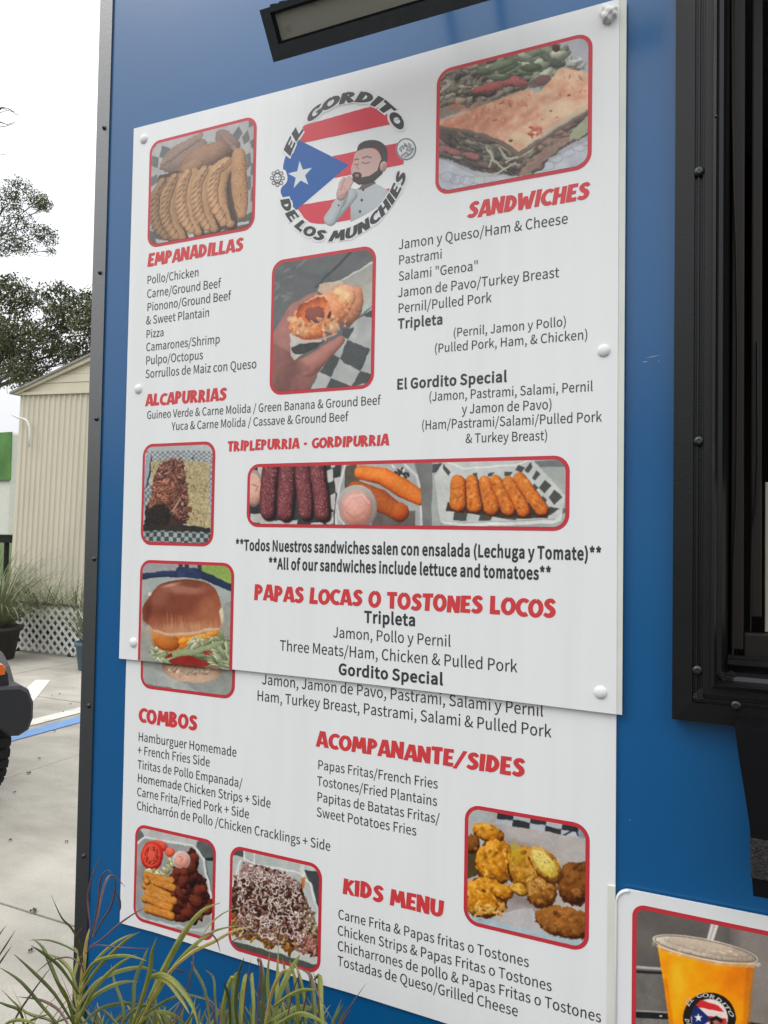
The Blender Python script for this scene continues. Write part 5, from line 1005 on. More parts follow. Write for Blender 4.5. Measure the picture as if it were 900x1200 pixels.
# weather strip with a slack bow, hung along the sash
P = [at(x, y, .05) for x, y in ((856.5, 0), (857, 130), (858.5, 220), (861, 290), (862.5, 400), (862, 520), (861, 590), (858, 660), (857, 770))]
obj('weather_strip', tube([Vector((p.x+.002, .052, p.z)) for p in P], .0022, 6), M['inner'], win)
P = [at(x, y, .09) for x, y in ((886, 400), (886.5, 540), (884, 590), (879.5, 620), (878, 700), (877.5, 780))]
obj('weather_strip', tube([Vector((p.x+.002, .095, p.z)) for p in P], .0022, 6), M['frame'], win)
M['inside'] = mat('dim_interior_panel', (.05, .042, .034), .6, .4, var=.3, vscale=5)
M['warm'] = mat('warm_wood_counter', (.20, .11, .05), .5, .4, var=.3, vscale=9, stretch=(1, 1, .2))
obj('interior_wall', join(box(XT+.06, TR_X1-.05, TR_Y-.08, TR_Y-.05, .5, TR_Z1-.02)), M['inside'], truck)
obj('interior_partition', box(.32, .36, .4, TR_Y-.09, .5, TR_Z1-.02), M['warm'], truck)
M['menu_in'] = mat('cream_notice', (.42, .39, .31), .6)
p0, p1 = at(897, 565, .14), at(915, 742, .14)
obj('cream_panel', box(at(896.5, 600, .14).x, at(896.5, 600, .14).x+.3, .14, .15, p1.z, p0.z, .002), M['menu_in'], win)
# shelf bracket hanging under the window (black, grey band)
M['black'] = mat('black_plastic', (.0025, .0025, .0035), .5, .2, bump=.03, bscale=120)
M['band'] = mat('grey_rough_tape', (.035, .032, .032), .85, .2, var=.5, vscale=160, bump=.6, bscale=300)
shelf = thing('shelf_bracket', 'black tapered shelf bracket with a grey band below the serving window', 'bracket', tuple(at(890, 850, -.06)))
def bq(p, Y): c = at(p[0], p[1], Y); return (c.x, c.z)
Yf = -.10
a = [bq((861.5, 850), -.0), bq((881.5, 957), -.0)]
def bracket_piece(y0, y1, name, m, out=0.0):
    L = [(862, 838), (866.5, 872), (872, 905), (877.5, 940), (879.5, 957), (880.5, 1000), (881.8, 1020)]
    pts = [q for q in L if y0 <= q[1] <= y1]
    if y0 not in [q[1] for q in pts]:
        for i in range(len(L)-1):
            if L[i][1] < y0 < L[i+1][1]:
                t = (y0-L[i][1])/(L[i+1][1]-L[i][1]); pts = [(L[i][0]+t*(L[i+1][0]-L[i][0]), y0)]+pts
    if y1 not in [q[1] for q in pts]:
        for i in range(len(L)-1):
            if L[i][1] < y1 < L[i+1][1]:
                t = (y1-L[i][1])/(L[i+1][1]-L[i][1]); pts = pts+[(L[i][0]+t*(L[i+1][0]-L[i][0]), y1)]
    left = [bq(q, -.03) for q in pts]; left = [(x-out, z) for x, z in left]; w_ = .075
    right = [(max(x for x, z in left)+w_+out, z) for x, z in reversed(left)]
    return obj(name, prism((left+right)[::-1], -.13-out, -.004), m, shelf)
bracket_piece(838, 957, 'arm', M['black']); bracket_piece(957, 1000, 'band', M['band'], .0015); bracket_piece(1000, 1020, 'foot', M['black'])
obj('shelf_rail', box(at(870, 850, -.1).x+.05, wr, -.14, -.006, wb-.03, wb-.004, .004), M['black'], shelf)

# wheels and skirt of the truck, below the frame
M['rubber'] = mat('tyre_rubber', (.018, .018, .018), .8, .3, bump=.3, bscale=80)
M['chrome'] = mat('dull_steel', (.5, .5, .5), .35, .5, metal=1)
for x in (-.4, 2.3):
    for yy in (.30, 1.7):
        t = obj('wheel', lathe((x, yy, .36), [(.22, 0), (.34, 0), (.36, .03), (.36, .2), (.34, .23), (.22, .23)], 28, 'y'), M['rubber'], truck, True)
        obj('rim', lathe((x, yy-.004, .36), [(.02, .02), (.16, .03), (.21, .0), (.215, .05), (.0, .06)], 20, 'y'), M['chrome'], t, True)
obj('chassis', box(XT+.3, TR_X1-.2, .4, 1.8, .10, TR_Z0-.002), M['frame'], truck)

# ================================================================== FLOODLIGHT over the boards
fl = thing('floodlight', 'dark grey LED floodlight bar with dusty lens above the menu board', 'floodlight', tuple(at(440, 40, -.2)))
ya, yb = -.22, -.165
A = at(304, 12, ya); Bp = at(320.5, 73, yb)
top_l = Vector((A.x, ya, A.z)); bot_l = Vector((A.x+.0, yb, 0)); 
# solve: lower edge lies at same x as the upper
def at_x(px, py, X):   # y where the sight line reaches x = X
    d = ray(px, py); t = (X-CAM.x)/d.x; return CAM+d*t
bot_l = at_x(320.5, 73, A.x)
LW = at(575, 0, yb).x-A.x
s_dir = (bot_l-top_l); sl_ = s_dir.length; s_dir.normalize(); nrm = Vector((0, s_dir.z, -s_dir.y));
if nrm.y > 0: nrm = -nrm
def fp(u, s, d): return top_l+Vector((1, 0, 0))*u+s_dir*s+nrm*d
def fbox(u0, u1, s0, s1, d0, d1):
    v = [tuple(fp(u, s, d)) for u in (u0, u1) for s in (s0, s1) for d in (d0, d1)]
    return v, [(0, 1, 3, 2), (4, 6, 7, 5), (0, 4, 5, 1), (2, 3, 7, 6), (0, 2, 6, 4), (1, 5, 7, 3)]
M['lamp_body'] = mat('dark_grey_cast_metal', (.035, .04, .046), .5, .5, var=.15, vscale=40, bump=.1, bscale=200)
M['lens'] = mat('dusty_lens', (.33, .32, .27), .55, .5, dirt=(.12, .12, .11), dirt_scale=26, dirt_pos=(.56, .8), bump=.05, bscale=150)
bw = .021
obj('housing', join(fbox(0, LW, 0, sl_, -.035, -.012), fbox(0, bw, 0, sl_, -.0118, 0), fbox(LW-bw, LW, 0, sl_, -.0118, 0), fbox(bw+.0003, LW-bw-.0003, 0, .009, -.0118, 0), fbox(bw+.0003, LW-bw-.0003, sl_-.027, sl_, -.0118, 0)), M['lamp_body'], fl)
obj('gasket', join(fbox(bw+.0006, bw+.005, .0095, sl_-.0275, -.0115, -.004), fbox(LW-bw-.005, LW-bw-.0006, .0095, sl_-.0275, -.0115, -.004), fbox(bw+.0055, LW-bw-.0055, .0095, .013, -.0115, -.004), fbox(bw+.0055, LW-bw-.0055, sl_-.031, sl_-.0275, -.0115, -.004)), M['frame'], fl)
obj('lens', fbox(bw+.0056, LW-bw-.0056, .0135, sl_-.0315, -.0114, -.008), M['lens'], fl)
for k in range(34):
    obj('cooling_fin', fbox(.006+k*.021, .014+k*.021, -.006, sl_*.85, -.07, -.0355), M['lamp_body'], fl)
for u in (LW*.62, LW-.06):
    c = fp(u, sl_*.3, -.06); obj('mounting_arm', tube([c, (c.x, -.06, c.z+.12), (c.x, 0, c.z+.13)], .009, 8), M['lamp_body'], fl)

# ================================================================== MENU BOARDS
YU, YLB, YD = -.013, -.0055, -.0095        # front faces of upper, lower and drink boards
def pz(px, py, Y): c = at(px, py, Y); return (c.x, c.z)
def outline(L, Y): return [pz(x, y, Y) for x, y in L]
U = outline([(139.5, 771.7), (270, 784.2), (400, 798.2), (460, 805.1), (600, 822.0), (722.6, 837.2), (723.2, 600), (724.6, 300), (726, -2), (690, 8.2), (600, 32.6), (460, 71.8), (400, 88.0), (280, 119), (156.8, 150.7), (148.2, 460)], YU)
upper = thing('menu_board', 'tall white menu board headed EMPANADILLAS and SANDWICHES, overlapping the lower one', 'menu board', (at(440, 800, YU).x, YU, at(440, 800, YU).z))
obj('panel', prism(U, YU, YU+.0045), M['board'], upper)
E_ = outline([(722.7, 837.2), (728.8, 837.9), (731, 500), (734.2, -4), (726.1, -2), (724.7, 300), (723.3, 600)], YU)
obj('bare_edge', prism(E_, YU+.001, YU+.0045), M['bare'], upper)
Lw = outline([(140.3, 1081.6), (180, 1092.3), (260, 1117.5), (346, 1145), (410, 1163.6), (560, 1211), (722.5, 1258), (721, 1044), (722.2, 830), (722.3, 770), (500, 740), (300, 720), (148.3, 700), (148, 775), (147, 810)], YLB)
lower = thing('menu_board', 'lower white menu board with COMBOS, ACOMPANANTE/SIDES and KIDS MENU', 'menu board', (at(440, 1180, YLB).x, YLB, at(440, 1180, YLB).z))
obj('panel', prism(Lw, YLB, -.0008), M['board'], lower)
# drink board at lower right
dx0 = at(720.5, 1100, YD).x; dz1 = at(760, 1049.5, YD).z; dz0 = dz1-.62
drink = thing('drink_board', 'white board with red framed photo of an orange iced drink, right of the kids menu', 'menu board', (dx0+.25, YD, dz0))
P = rrect(dx0+.0005, dx0+.52, dz0, dz1+.002, .022)
# top edge waves slightly
P = [(x, z+(.004*math.sin((x-dx0)*16) if z > dz1-.03 else 0)) for x, z in P]
obj('panel', prism(P, YD, YD+.0035), M['board'], drink)
rim = [Vector((x, YD-.0008, z)) for x, z in P if x < dx0+.10]
obj('raised_edge', tube([Vector((dx0+.0025, YD-.0008, dz0))]+[Vector((x+.002, YD-.0008, z-.002)) for x, z in P[8:16]][::-1], .0022, 8), M['cap'], drink, True)
obj('side_flange', box(at(711.4, 1100, YD).x, dx0, YD+.0015, YLB-.0002, dz0, dz1+.003), M['bare'], drink)

FA, FB = upper, lower
# clear caps over the board screws
def dome(px, py, Y, par, r=.0118):
    c = at(px, py, Y)
    return obj('screw_cap', lathe(tuple(c), [(r, 0), (r*.98, -.0012), (r*.8, -.0032), (r*.66, -.0038), (r*.5, -.0048), (r*.3, -.0054), (.0008, -.0055)], 20, 'y'), M['cap'], par, True)
for x, y in ((168.6, 163), (162.2, 456), (156.5, 753), (707.6, 411), (703.8, 811.5)): dome(x, y, YU, upper)
c = at(713.5, 17.5, YU)
bm = bmesh.new(); bmesh.ops.create_icosphere(bm, subdivisions=4, radius=1)
for q in bm.verts:
    d = q.co.copy(); k = 1+.16*math.sin(d.x*5+1)*math.sin(d.z*6)+.22*max(0, math.sin(d.x*3.5-d.z*4.2+.4))**3
    q.co = Vector((c.x+d.x*.015*k, c.y+d.y*.011*k-.001, c.z+d.z*.017*k))
obj('sealant_blob', from_bm(bm), M['cap'], upper, True)

# ---- lettering, upper board
T = text; HD = heading
for s, x0, y0, x1 in (("Pollo/Chicken", 172, 333.2, 233.4), ("Carne/Ground Beef", 172, 349.4, 258.7), ("Pionono/Ground Beef", 172, 364.9, 270.5), ("& Sweet Plantain", 170.9, 380.5, 245.8), ("Pizza", 170.9, 396.3, 192.3),
    ("Camarones/Shrimp", 170.9, 411.7, 258), ("Pulpo/Octopus", 170.5, 427.5, 238.2), ("Sorrullos de Maiz con Queso", 170.2, 443.2, 301)): T(upper, s, x0, y0, x1, YU, 1.14)
T(upper, "Guineo Verde & Carne Molida / Green Banana & Ground Beef", 172, 491.0, 446, YU, 1.16)
T(upper, "Yuca & Carne Molida / Cassave & Ground Beef", 201, 504.3, 408, YU, 1.16)
for s, x0, y0, x1 in (("Jamon y Queso/Ham & Cheese", 466.7, 292.4, 666), ("Pastrami", 466.7, 310.2, 518.6), ("Salami \"Genoa\"", 466.7, 329.2, 561), ("Jamon de Pavo/Turkey Breast", 466, 348.5, 655.6), ("Pernil/Pulled Pork", 466, 366.8, 576.3),
    ("(Pernil, Jamon y Pollo)", 530.7, 395, 664.3), ("(Pulled Pork, Ham, & Chicken)", 508.7, 413.6, 689.5)): T(upper, s, x0, y0, x1, YU, 1.12)
for s, x0, y0, x1 in (("(Jamon, Pastrami, Salami, Pernil", 502.3, 470.2, 695.3), ("y Jamon de Pavo)", 541, 485, 647.5), ("(Ham/Pastrami/Salami/Pulled Pork", 493.7, 503.6, 705.5), ("& Turkey Breast)", 545.3, 519.2, 642.3)): T(upper, s, x0, y0, x1, YU, 1.18)
T(upper, "Tripleta", 466.3, 385.2, 519.8, YU, 1.1, 13); T(upper, "El Gordito Special", 464.7, 456.2, 595, YU, 1.08, 13)
T(upper, "**Todos Nuestros sandwiches salen con ensalada (Lechuga y Tomate)**", 276, 644.4, 705.7, YU, 1.42, 14)
T(upper, "**All of our sandwiches include lettuce and tomatoes**", 314.7, 666.3, 646.7, YU, 1.42, 14)
T(upper, "Tripleta", 426.8, 729.2, 488, YU, 1.1, 13); T(upper, "Jamon, Pollo y Pernil", 390, 746.7, 528.7, YU, 1.12)
T(upper, "Three Meats/Ham, Chicken & Pulled Pork", 327.7, 762.2, 606.5, YU, 1.12); T(upper, "Gordito Special", 396.5, 790, 520.2, YU, 1.02, 13)
HD(upper, "EMPANADILLAS", 172.5, 312.6, 284.5, YU, 14.2, .10, seed=1); HD(upper, "SANDWICHES", 546.8, 256.6, 690, YU, 18.0, .13, seed=2)
HD(upper, "ALCAPURRIAS", 170.0, 476.0, 265.0, YU, 13.4, .06, seed=3); HD(upper, "TRIPLEPURRIA - GORDIPURRIA", 266.5, 529, 455.6, YU, 11.4, .05, seed=4)
HD(upper, "PAPAS LOCAS O TOSTONES LOCOS", 297.4, 703.2, 651.3, YU, 17.2, .03, seed=5)
# ---- lower board
T(lower, "Jamon, Jamon de Pavo, Pastrami, Salami y Pernil", 306.7, 801.6, 637.2, YLB, 1.12)
T(lower, "Ham, Turkey Breast, Pastrami, Salami & Pulled Pork", 300.7, 820.6, 646.5, YLB, 1.12)
for s, x0, y0, x1 in (("Papas Fritas/French Fries", 372, 901, 513.4), ("Tostones/Fried Plantains", 371.3, 920, 512.6), ("Papitas de Batatas Fritas/", 371, 938.6, 515.4), ("Sweet Potatoes Fries", 370.7, 956.5, 488.3)): T(lower, s, x0, y0, x1, YLB, 1.14)
for s, x0, y0, x1 in (("Hamburguer Homemade", 161.7, 867.8, 277.5), ("+ French Fries Side", 161, 883.5, 246.2), ("Tiritas de Pollo Empanada/", 161, 900.2, 284.2), ("Homemade Chicken Strips + Side", 160.7, 916.2, 317.5), ("Carne Frita/Fried Pork + Side", 160.3, 932.3, 292.2),
    ("Chicharrón de Pollo /Chicken Cracklings + Side", 160, 948.5, 387.5)): T(lower, s, x0, y0, x1, YLB, 1.14)
for s, x0, y0, x1 in (("Carne Frita & Papas fritas o Tostones", 396, 1076.3, 620.2), ("Chicken Strips & Papas Fritas o Tostones", 395.2, 1095, 647), ("Chicharrones de pollo & Papas Fritas o Tostones", 395.2, 1113.2, 705), ("Tostadas de Queso/Grilled Cheese", 395.2, 1131, 607.4)): T(lower, s, x0, y0, x1, YLB, 1.14)
HD(lower, "COMBOS", 162, 846.2, 231, YLB, 16.2, .03, seed=6); HD(lower, "ACOMPANANTE/SIDES", 370.1, 874.4, 614.6, YLB, 17.6, .06, seed=7); HD(lower, "KIDS MENU", 401.3, 1046.8, 519.3, YLB, 18.0, .03, seed=8)

# ---- photographs printed on the boards
G6 = (150, 150, 150)
food(upper, (-1330, -1014.5, 692, 956), YU, (160, 120, 6), G6, paint_turnovers, 'turnovers', 'print of braided golden turnovers in a paper lined basket', 1.10, haze=.16)
food(upper, (-573.5, -260.5, 692, 952), YU, (500, 30, 4.5), G6, paint_sandwich, 'sandwich', 'print of a toasted pressed sandwich cut in two', 1.12, haze=.06)
food(upper, (-965, -705, 307, 611), YU, (305, 275, 6), G6, paint_hand, 'stuffed_fritter', 'print of a hand holding a hollow fried fritter over checked paper', 1.12, haze=.03)
food(upper, (-1327, -1110, -34.5, 210), YU, (155, 505, 8), G6, paint_pulled_pork, 'pulled_pork', 'print of an open pulled pork sandwich on checked paper', 1.12)
zs = at(215, 779.3, YU).z
food(upper, (-1326, -1049.5, -380, -70.5), YU, (150, 645, 6.49), G6, paint_burger, 'hamburger', 'print of a hamburger with cheese, lettuce and tomato, cut across by the board edge', 1.16, split=(upper, lower, zs, 0, YLB-YU), dx=.003)
food(upper, (-1019, -295.5, 12, 154), YU, (280, 525, 4.5), G6, paint_strip, 'fritter_strip', 'wide print of purple, golden and orange fritters in three trays', 1.12, warp=.5)
food(lower, (-1320, -1082.5, -928, -701), YLB, (145, 955, 7.2), G6, paint_combo, 'combo_box', 'print of a takeaway box with fried sticks, tomato and fried pork', 1.22)
food(lower, (-1043.5, -807, -930.5, -701), YLB, (260, 980, 6.92), G6, paint_loaded_fries, 'loaded_fries', 'print of loaded fries covered with meat and white sauce', 1.26)
food(lower, (-492, -253, -751.5, -521.5), YLB, (535, 935, 5.4545), G6, paint_tostones, 'plantains', 'print of golden fried plantain slices in a white tray', 1.26)
# drink print: inset in its own board
a_ = at(741, 1062, YD); r_ = ((a_.x+.000)*1000/((YD+DIST)/DIST), (a_.x+.000)*1000/((YD+DIST)/DIST)+430, (at(760, 1062.0, YD).z-EYE)*1000/((YD+DIST)/DIST)-520, (at(760, 1062.0, YD).z-EYE)*1000/((YD+DIST)/DIST))
food(drink, r_, YD, (710, 1030, 4.737), G6, paint_drink, 'iced_drink', 'print of an orange iced drink in a clear cup with the round emblem', 1.45, rad=.022, warp=.1)

lc = at(710+575/4.737, 1030+772/4.737, YD)
for s, a0, a1, ins in (("EL", 163, 135, 0), ("GORDITO", 126, 20, 0), ("DE LOS", 195, 250, 1), ("MUNCHIES", 262, 345, 1)):
    _WM[0] = .62; ring_text(drink, s, lc.x, lc.z, .0335, .0075, a0, a1, YD-.0006, m='pale', inside=bool(ins)); _WM[0] = 1.0
# ---- round emblem
ec = at(403, 195.5, YU)
e0, e1 = at(310+18/4.737, 195, YU).x, at(310+850/4.737, 195, YU).x
em = Print(e0, e1, ec.z-.175, ec.z+.165, YU, (310, 90, 4.737), (214, 215, 216), 2.6, alpha=True); paint_emblem(em)
eo = em.place('emblem', upper, em.finish('emblem_print', 1.10, haze=0.0, grain=2), None, .0003)
eo['label'] = 'round emblem of a striped flag with a star and a bearded cook kissing his fingers'
cc = at(401.8, 196.2, YU)
M['halo'] = mat('white_print', (.8, .8, .8), .4, .5)
RC = (-.7855, EYE+.7867)
for s, a0, a1, ins in (("EL", 160, 133.5, 0), ("GORDITO", 127.5, 22.5, 0), ("DE", -163.5, -140.5, 1), ("LOS", -136.5, -105.5, 1), ("MUNCHIES", -100.5, -16, 1)):
    ring_text(upper, s, RC[0], RC[1], .1372, .0232, a0, a1, YU, inside=bool(ins))
    _WM[0] = 1.75; h_ = ring_text(upper, s, RC[0], RC[1], .1352, .0272, a0, a1, YU, m='halo', inside=bool(ins)); h_.name = 'lettering_outline'; _WM[0] = 1.0

# ================================================================== BACKGROUND LEFT OF THE TRUCK
# shed with ribbed wall
M['rib'] = mat('cream_ribbed_sheet', (.60, .56, .445), .6, .35, var=.05, vscale=.8, dirt=(.48, .45, .36), dirt_scale=1.2, dirt_pos=(.5, .8), stretch=(1, 1, .25))
M['cream'] = mat('cream_siding', (.60, .56, .43), .6, .35, var=.06, vscale=3)
M['shroof'] = mat('grey_brown_roofing', (.26, .25, .23), .8, .2, var=.2, vscale=6)
SY = 7.4; sp = at(13, 600, SY); sx0 = sp.x; ez = at(21, 461, SY).z
shed = thing('shed', 'cream ribbed metal shed with a shallow gable roof behind the lattice', 'shed', (sx0, SY, 0))
SWd = 3.6
def corr(x0, x1, z0, z1, y, pitch=.115, d=.022):
    V, F = [], []; x = x0; xs = []
    while x < x1:
        xs += [(x, 0), (x+pitch*.52, 0), (x+pitch*.66, -d), (x+pitch*.86, -d)]; x += pitch
    for a, b in xs: V += [(a, y+b, z0), (a, y+b, z1)]
    for i in range(len(xs)-1): F.append((2*i, 2*i+2, 2*i+3, 2*i+1))
    return V, F
def corr_x(x, y0, y1, z0, z1):
    v, f = corr(y0, y1, z0, z1, 0); return [(x+b, a, c) for a, b, c in v], f
obj('ribbed_wall', corr(0+sx0, sx0+SWd, 0, ez, SY), M['rib'], shed); obj('ribbed_wall', corr_x(sx0, SY, SY+3, 0, ez), M['rib'], shed)
obj('ribbed_wall', corr_x(sx0+SWd, SY, SY+3, 0, ez), M['rib'], shed)
rise = .30*SWd/2
for k in range(4):
    z0 = ez+.01+k*.13; z1 = z0+.125
    if z0 > ez+rise-.05: break
    t0 = (z0-ez)/rise*SWd/2; t1 = min(SWd/2-.02, (z1-ez)/rise*SWd/2)
    obj('siding_board', prism([(sx0+t0, z0), (sx0+SWd-t0, z0), (sx0+SWd-t1, min(z1, ez+rise-.02)), (sx0+t1, min(z1, ez+rise-.02))], SY-.03-.008*(k % 2), SY), M['cream'], shed)
obj('fascia', prism([(sx0-.10, ez-.02), (sx0-.02, ez-.03), (sx0+SWd/2, ez+rise-.02), (sx0+SWd/2, ez+rise+.05)], SY-.09, SY-.05), M['cream'], shed)
obj('fascia', prism([(sx0+SWd+.10, ez-.02), (sx0+SWd/2, ez+rise+.05), (sx0+SWd/2, ez+rise-.02), (sx0+SWd+.02, ez-.03)], SY-.09, SY-.05), M['cream'], shed)
obj('eave_trim', box(sx0-.02, sx0+SWd+.02, SY-.05, SY-.032, ez-.04, ez+.008), M['cream'], shed)
for a in (0, 1):
    x_e = sx0-.12 if a == 0 else sx0+SWd+.12; xm = sx0+SWd/2
    v = [(x_e, SY-.12, ez-.03), (xm, SY-.12, ez+rise+.05), (xm, SY+3.1, ez+rise+.05), (x_e, SY+3.1, ez-.03)]; v += [(p[0], p[1], p[2]+.035) for p in v]
    obj('roof_slope', (v, [(0, 1, 2, 3), (7, 6, 5, 4), (0, 4, 5, 1), (1, 5, 6, 2), (2, 6, 7, 3), (3, 7, 4, 0)]), M['shroof'], shed)
M['pipe'] = mat('white_pvc_pipe', (.72, .71, .66), .45, .4)
P = [at(x, y, SY-.12) for x, y in ((8, 486), (15, 489.5), (22, 490.5), (26, 493), (28.5, 500), (29, 510), (28.5, 523))]
obj('vent_pipe', tube([P[0]]+P[1:], .018, 8), M['pipe'], shed, True)
shed.rotation_euler = (0, R(2.1), 0)

# white lattice fence panel
M['lat'] = mat('white_lattice', (.72, .72, .70), .6, .3, var=.06, vscale=6)
LY = 5.7; lx0, lx1 = at(17, 740, LY).x, at(150, 740, LY).x; lz1 = at(50, 709, LY).z; lz0 = .03
lat = thing('lattice_fence', 'low white diagonal lattice fence in front of the cream shed', 'fence', ((lx0+lx1)/2, LY, 0))
def slat(sgn, c, yo):
    # x - sgn*z = c
    P = []
    for z in (lz0, lz1): P.append([c+sgn*(z-lz0), z])
    (xa, za), (xb, zb) = P
    if max(xa, xb) < lx0 or min(xa, xb) > lx1: return
    def cl(x, z, x2, z2):
        if x < lx0: t = (lx0-x)/(x2-x); return lx0, z+t*(z2-z)
        if x > lx1: t = (lx1-x)/(x2-x); return lx1, z+t*(z2-z)
        return x, z
    a = cl(xa, za, xb, zb); b = cl(xb, zb, xa, za)
    if math.hypot(a[0]-b[0], a[1]-b[1]) < .06: return
    d = Vector((b[0]-a[0], 0, b[1]-a[1])).normalized(); nn = Vector((-d.z, 0, d.x))*.017
    q = [Vector((a[0], 0, a[1]))-nn, Vector((a[0], 0, a[1]))+nn, Vector((b[0], 0, b[1]))+nn, Vector((b[0], 0, b[1]))-nn]
    obj('slat', ([tuple(v+Vector((0, LY+yo, 0))) for v in q]+[tuple(v+Vector((0, LY+yo+.008, 0))) for v in q], [(0, 1, 2, 3), (7, 6, 5, 4), (0, 4, 5, 1), (1, 5, 6, 2), (2, 6, 7, 3), (3, 7, 4, 0)]), M['lat'], lat)
c = lx0-1
while c < lx1+1:
    slat(1, c, 0); slat(-1, c, -.0085); c += .128
M['darkrail'] = mat('dark_rail', (.07, .065, .055), .7, .3)
obj('top_rail', box(lx0, lx1, LY-.03, LY+.03, lz1, lz1+.035), M['darkrail'], lat)
for x in (lx0, (lx0+lx1)/2, lx1): obj('post', box(x-.03, x+.03, LY+.01, LY+.07, 0, lz1-.002), M['darkrail'], lat)

# helpers for leafy things
def blade(root, d, up, L, w, droop, fold=.25, n=7, twist=0., pw=.8):
    "long leaf: returns V, F of a folded ribbon that arches over"
    V, F = [], []; p = Vector(root); dr = Vector(d).normalized(); g = Vector((0, 0, -1))
    side = dr.cross(Vector((0, 0, 1)))
    if side.length < .05: side = Vector((1, 0, 0))
    side.normalize(); side = Matrix.Rotation(twist, 3, dr) @ side
    for i in range(n+1):
        t = i/n; ww = w*(math.sin(min(1, t*2.2+.25)*PI/2) if t < .45 else (1-((t-.45)/.55)**1.6))+.0003
        nn = side.cross(dr).normalized()
        V += [tuple(p-side*ww/2), tuple(p+nn*(-fold*ww)), tuple(p+side*ww/2)]
        p = p+dr*(L/n); dr = (dr+g*droop/n*(.3+1.6*t)).normalized()
    for i in range(n):
        F += [(3*i, 3*i+1, 3*i+4, 3*i+3), (3*i+1, 3*i+2, 3*i+5, 3*i+4)]
    return V, F
def leafmat(name, c, c2, sc=14):
    m = mat(name, c, .45, .4, var=.25, vscale=30, dirt=c2, dirt_scale=sc, dirt_pos=(.5, .7))
    p = m.node_tree.nodes['Principled BSDF']; p.inputs['Subsurface Weight'].default_value = 0
    return m
M['lf1'] = leafmat('yellow_green_blade', (.16, .18, .03), (.25, .21, .045)); M['lf2'] = leafmat('olive_green_blade', (.075, .10, .025), (.14, .13, .035))
M['lf3'] = leafmat('dry_purple_blade', (.13, .07, .07), (.06, .04, .035)); M['lf4'] = leafmat('straw_stem', (.33, .25, .07), (.22, .15, .05))
M['dkpot'] = mat('dark_brown_plastic_pot', (.035, .03, .028), .55, .4, var=.1); M['blpot'] = mat('faded_teal_pot', (.09, .16, .20), .6, .3, var=.1)
M['pl1'] = leafmat('grey_green_fronds', (.16, .18, .09), (.24, .22, .13), 6); M['pl2'] = leafmat('green_fronds', (.09, .13, .04), (.16, .17, .08), 6)
M['soil'] = mat('potting_soil', (.03, .022, .015), .95, .1)

def potted(name, label, base, r, h, potm, leafm, n, L, seed, spread=.9, wid=.02):
    rr = random.Random(seed); t = thing(name, label, 'potted plant', base)
    x, y, z = base
    obj('pot', lathe((x, y, z), [(.001, .002), (r*.68, .0), (r*.72, .01), (r*.93, h-.05), (r*1.03, h-.05), (r*1.05, h), (r*.93, h), (r*.92, h-.05)], 20), potm, t, True)
    obj('soil', lathe((x, y, z), [(.001, h-.045), (r*.915, h-.046)][::-1], 16), M['soil'], t)
    parts = []
    for k in range(n):
        a = rr.uniform(0, 2*PI); e = rr.uniform(.1, 1.)*spread
        parts.append(blade((x+.4*r*math.cos(a)*rr.random(), y+.4*r*math.sin(a)*rr.random(), z+h-.05), (math.cos(a)*e, math.sin(a)*e, 1.), None, L*rr.uniform(.55, 1.1), wid*rr.uniform(.6, 1.2), rr.uniform(.6, 2.6), .2, 6))
    f = obj('foliage', join(*parts), leafm, t); f['kind'] = 'stuff'
    return t
p0 = gnd(2, 773); potted('potted_plant', 'large dark pot with wispy grey green grass, left of the lattice', (p0.x-.12, p0.y, 0), .30, .40, M['dkpot'], M['pl1'], 420, 1.15, 3, 1.5, .012)
p0 = gnd(92, 783); potted('potted_plant', 'faded teal pot with thin grass beside the black truck corner', (p0.x+.16, p0.y, 0), .16, .32, M['blpot'], M['pl1'], 170, .72, 5, .8, .010)
# wispy shrub between fence and shed
def shrub(name, label, c, rx, rz, n, seed, m):
    rr = random.Random(seed); t = thing(name, label, 'shrub', (c[0], c[1], 0)); parts = []
    for k in range(n):
        a = rr.uniform(0, 2*PI); q = rr.random()**.5
        parts.append(blade((c[0]+rx*.35*q*math.cos(a), c[1]+.15*math.sin(a), .02), (math.cos(a)*rr.uniform(.1, 1.3), math.sin(a)*.5, 1.3), None, rz*rr.uniform(.7, 1.45), .013*rr.uniform(.6, 1.3), rr.uniform(1., 3.4), .2, 7))
    f = obj('foliage', join(*parts), m, t); f['kind'] = 'stuff'; return t
cx_ = at(45, 700, 6.05).x
shrub('ornamental_grass', 'feathery grey green grass behind the middle of the lattice fence', (cx_-.15, 6.1), 1.0, .92, 300, 8, M['pl1'])
cx_ = at(78, 700, 6.05).x
shrub('ornamental_grass', 'feathery green grass behind the right end of the lattice fence', (cx_, 6.2), 1.0, .90, 340, 9, M['pl1'])
cx_ = at(3, 700, 6.6).x
shrub('ornamental_grass', 'taller greener grass at the left photo edge beside the shed', (cx_-.3, 6.6), .8, 1.25, 260, 10, M['pl2'])

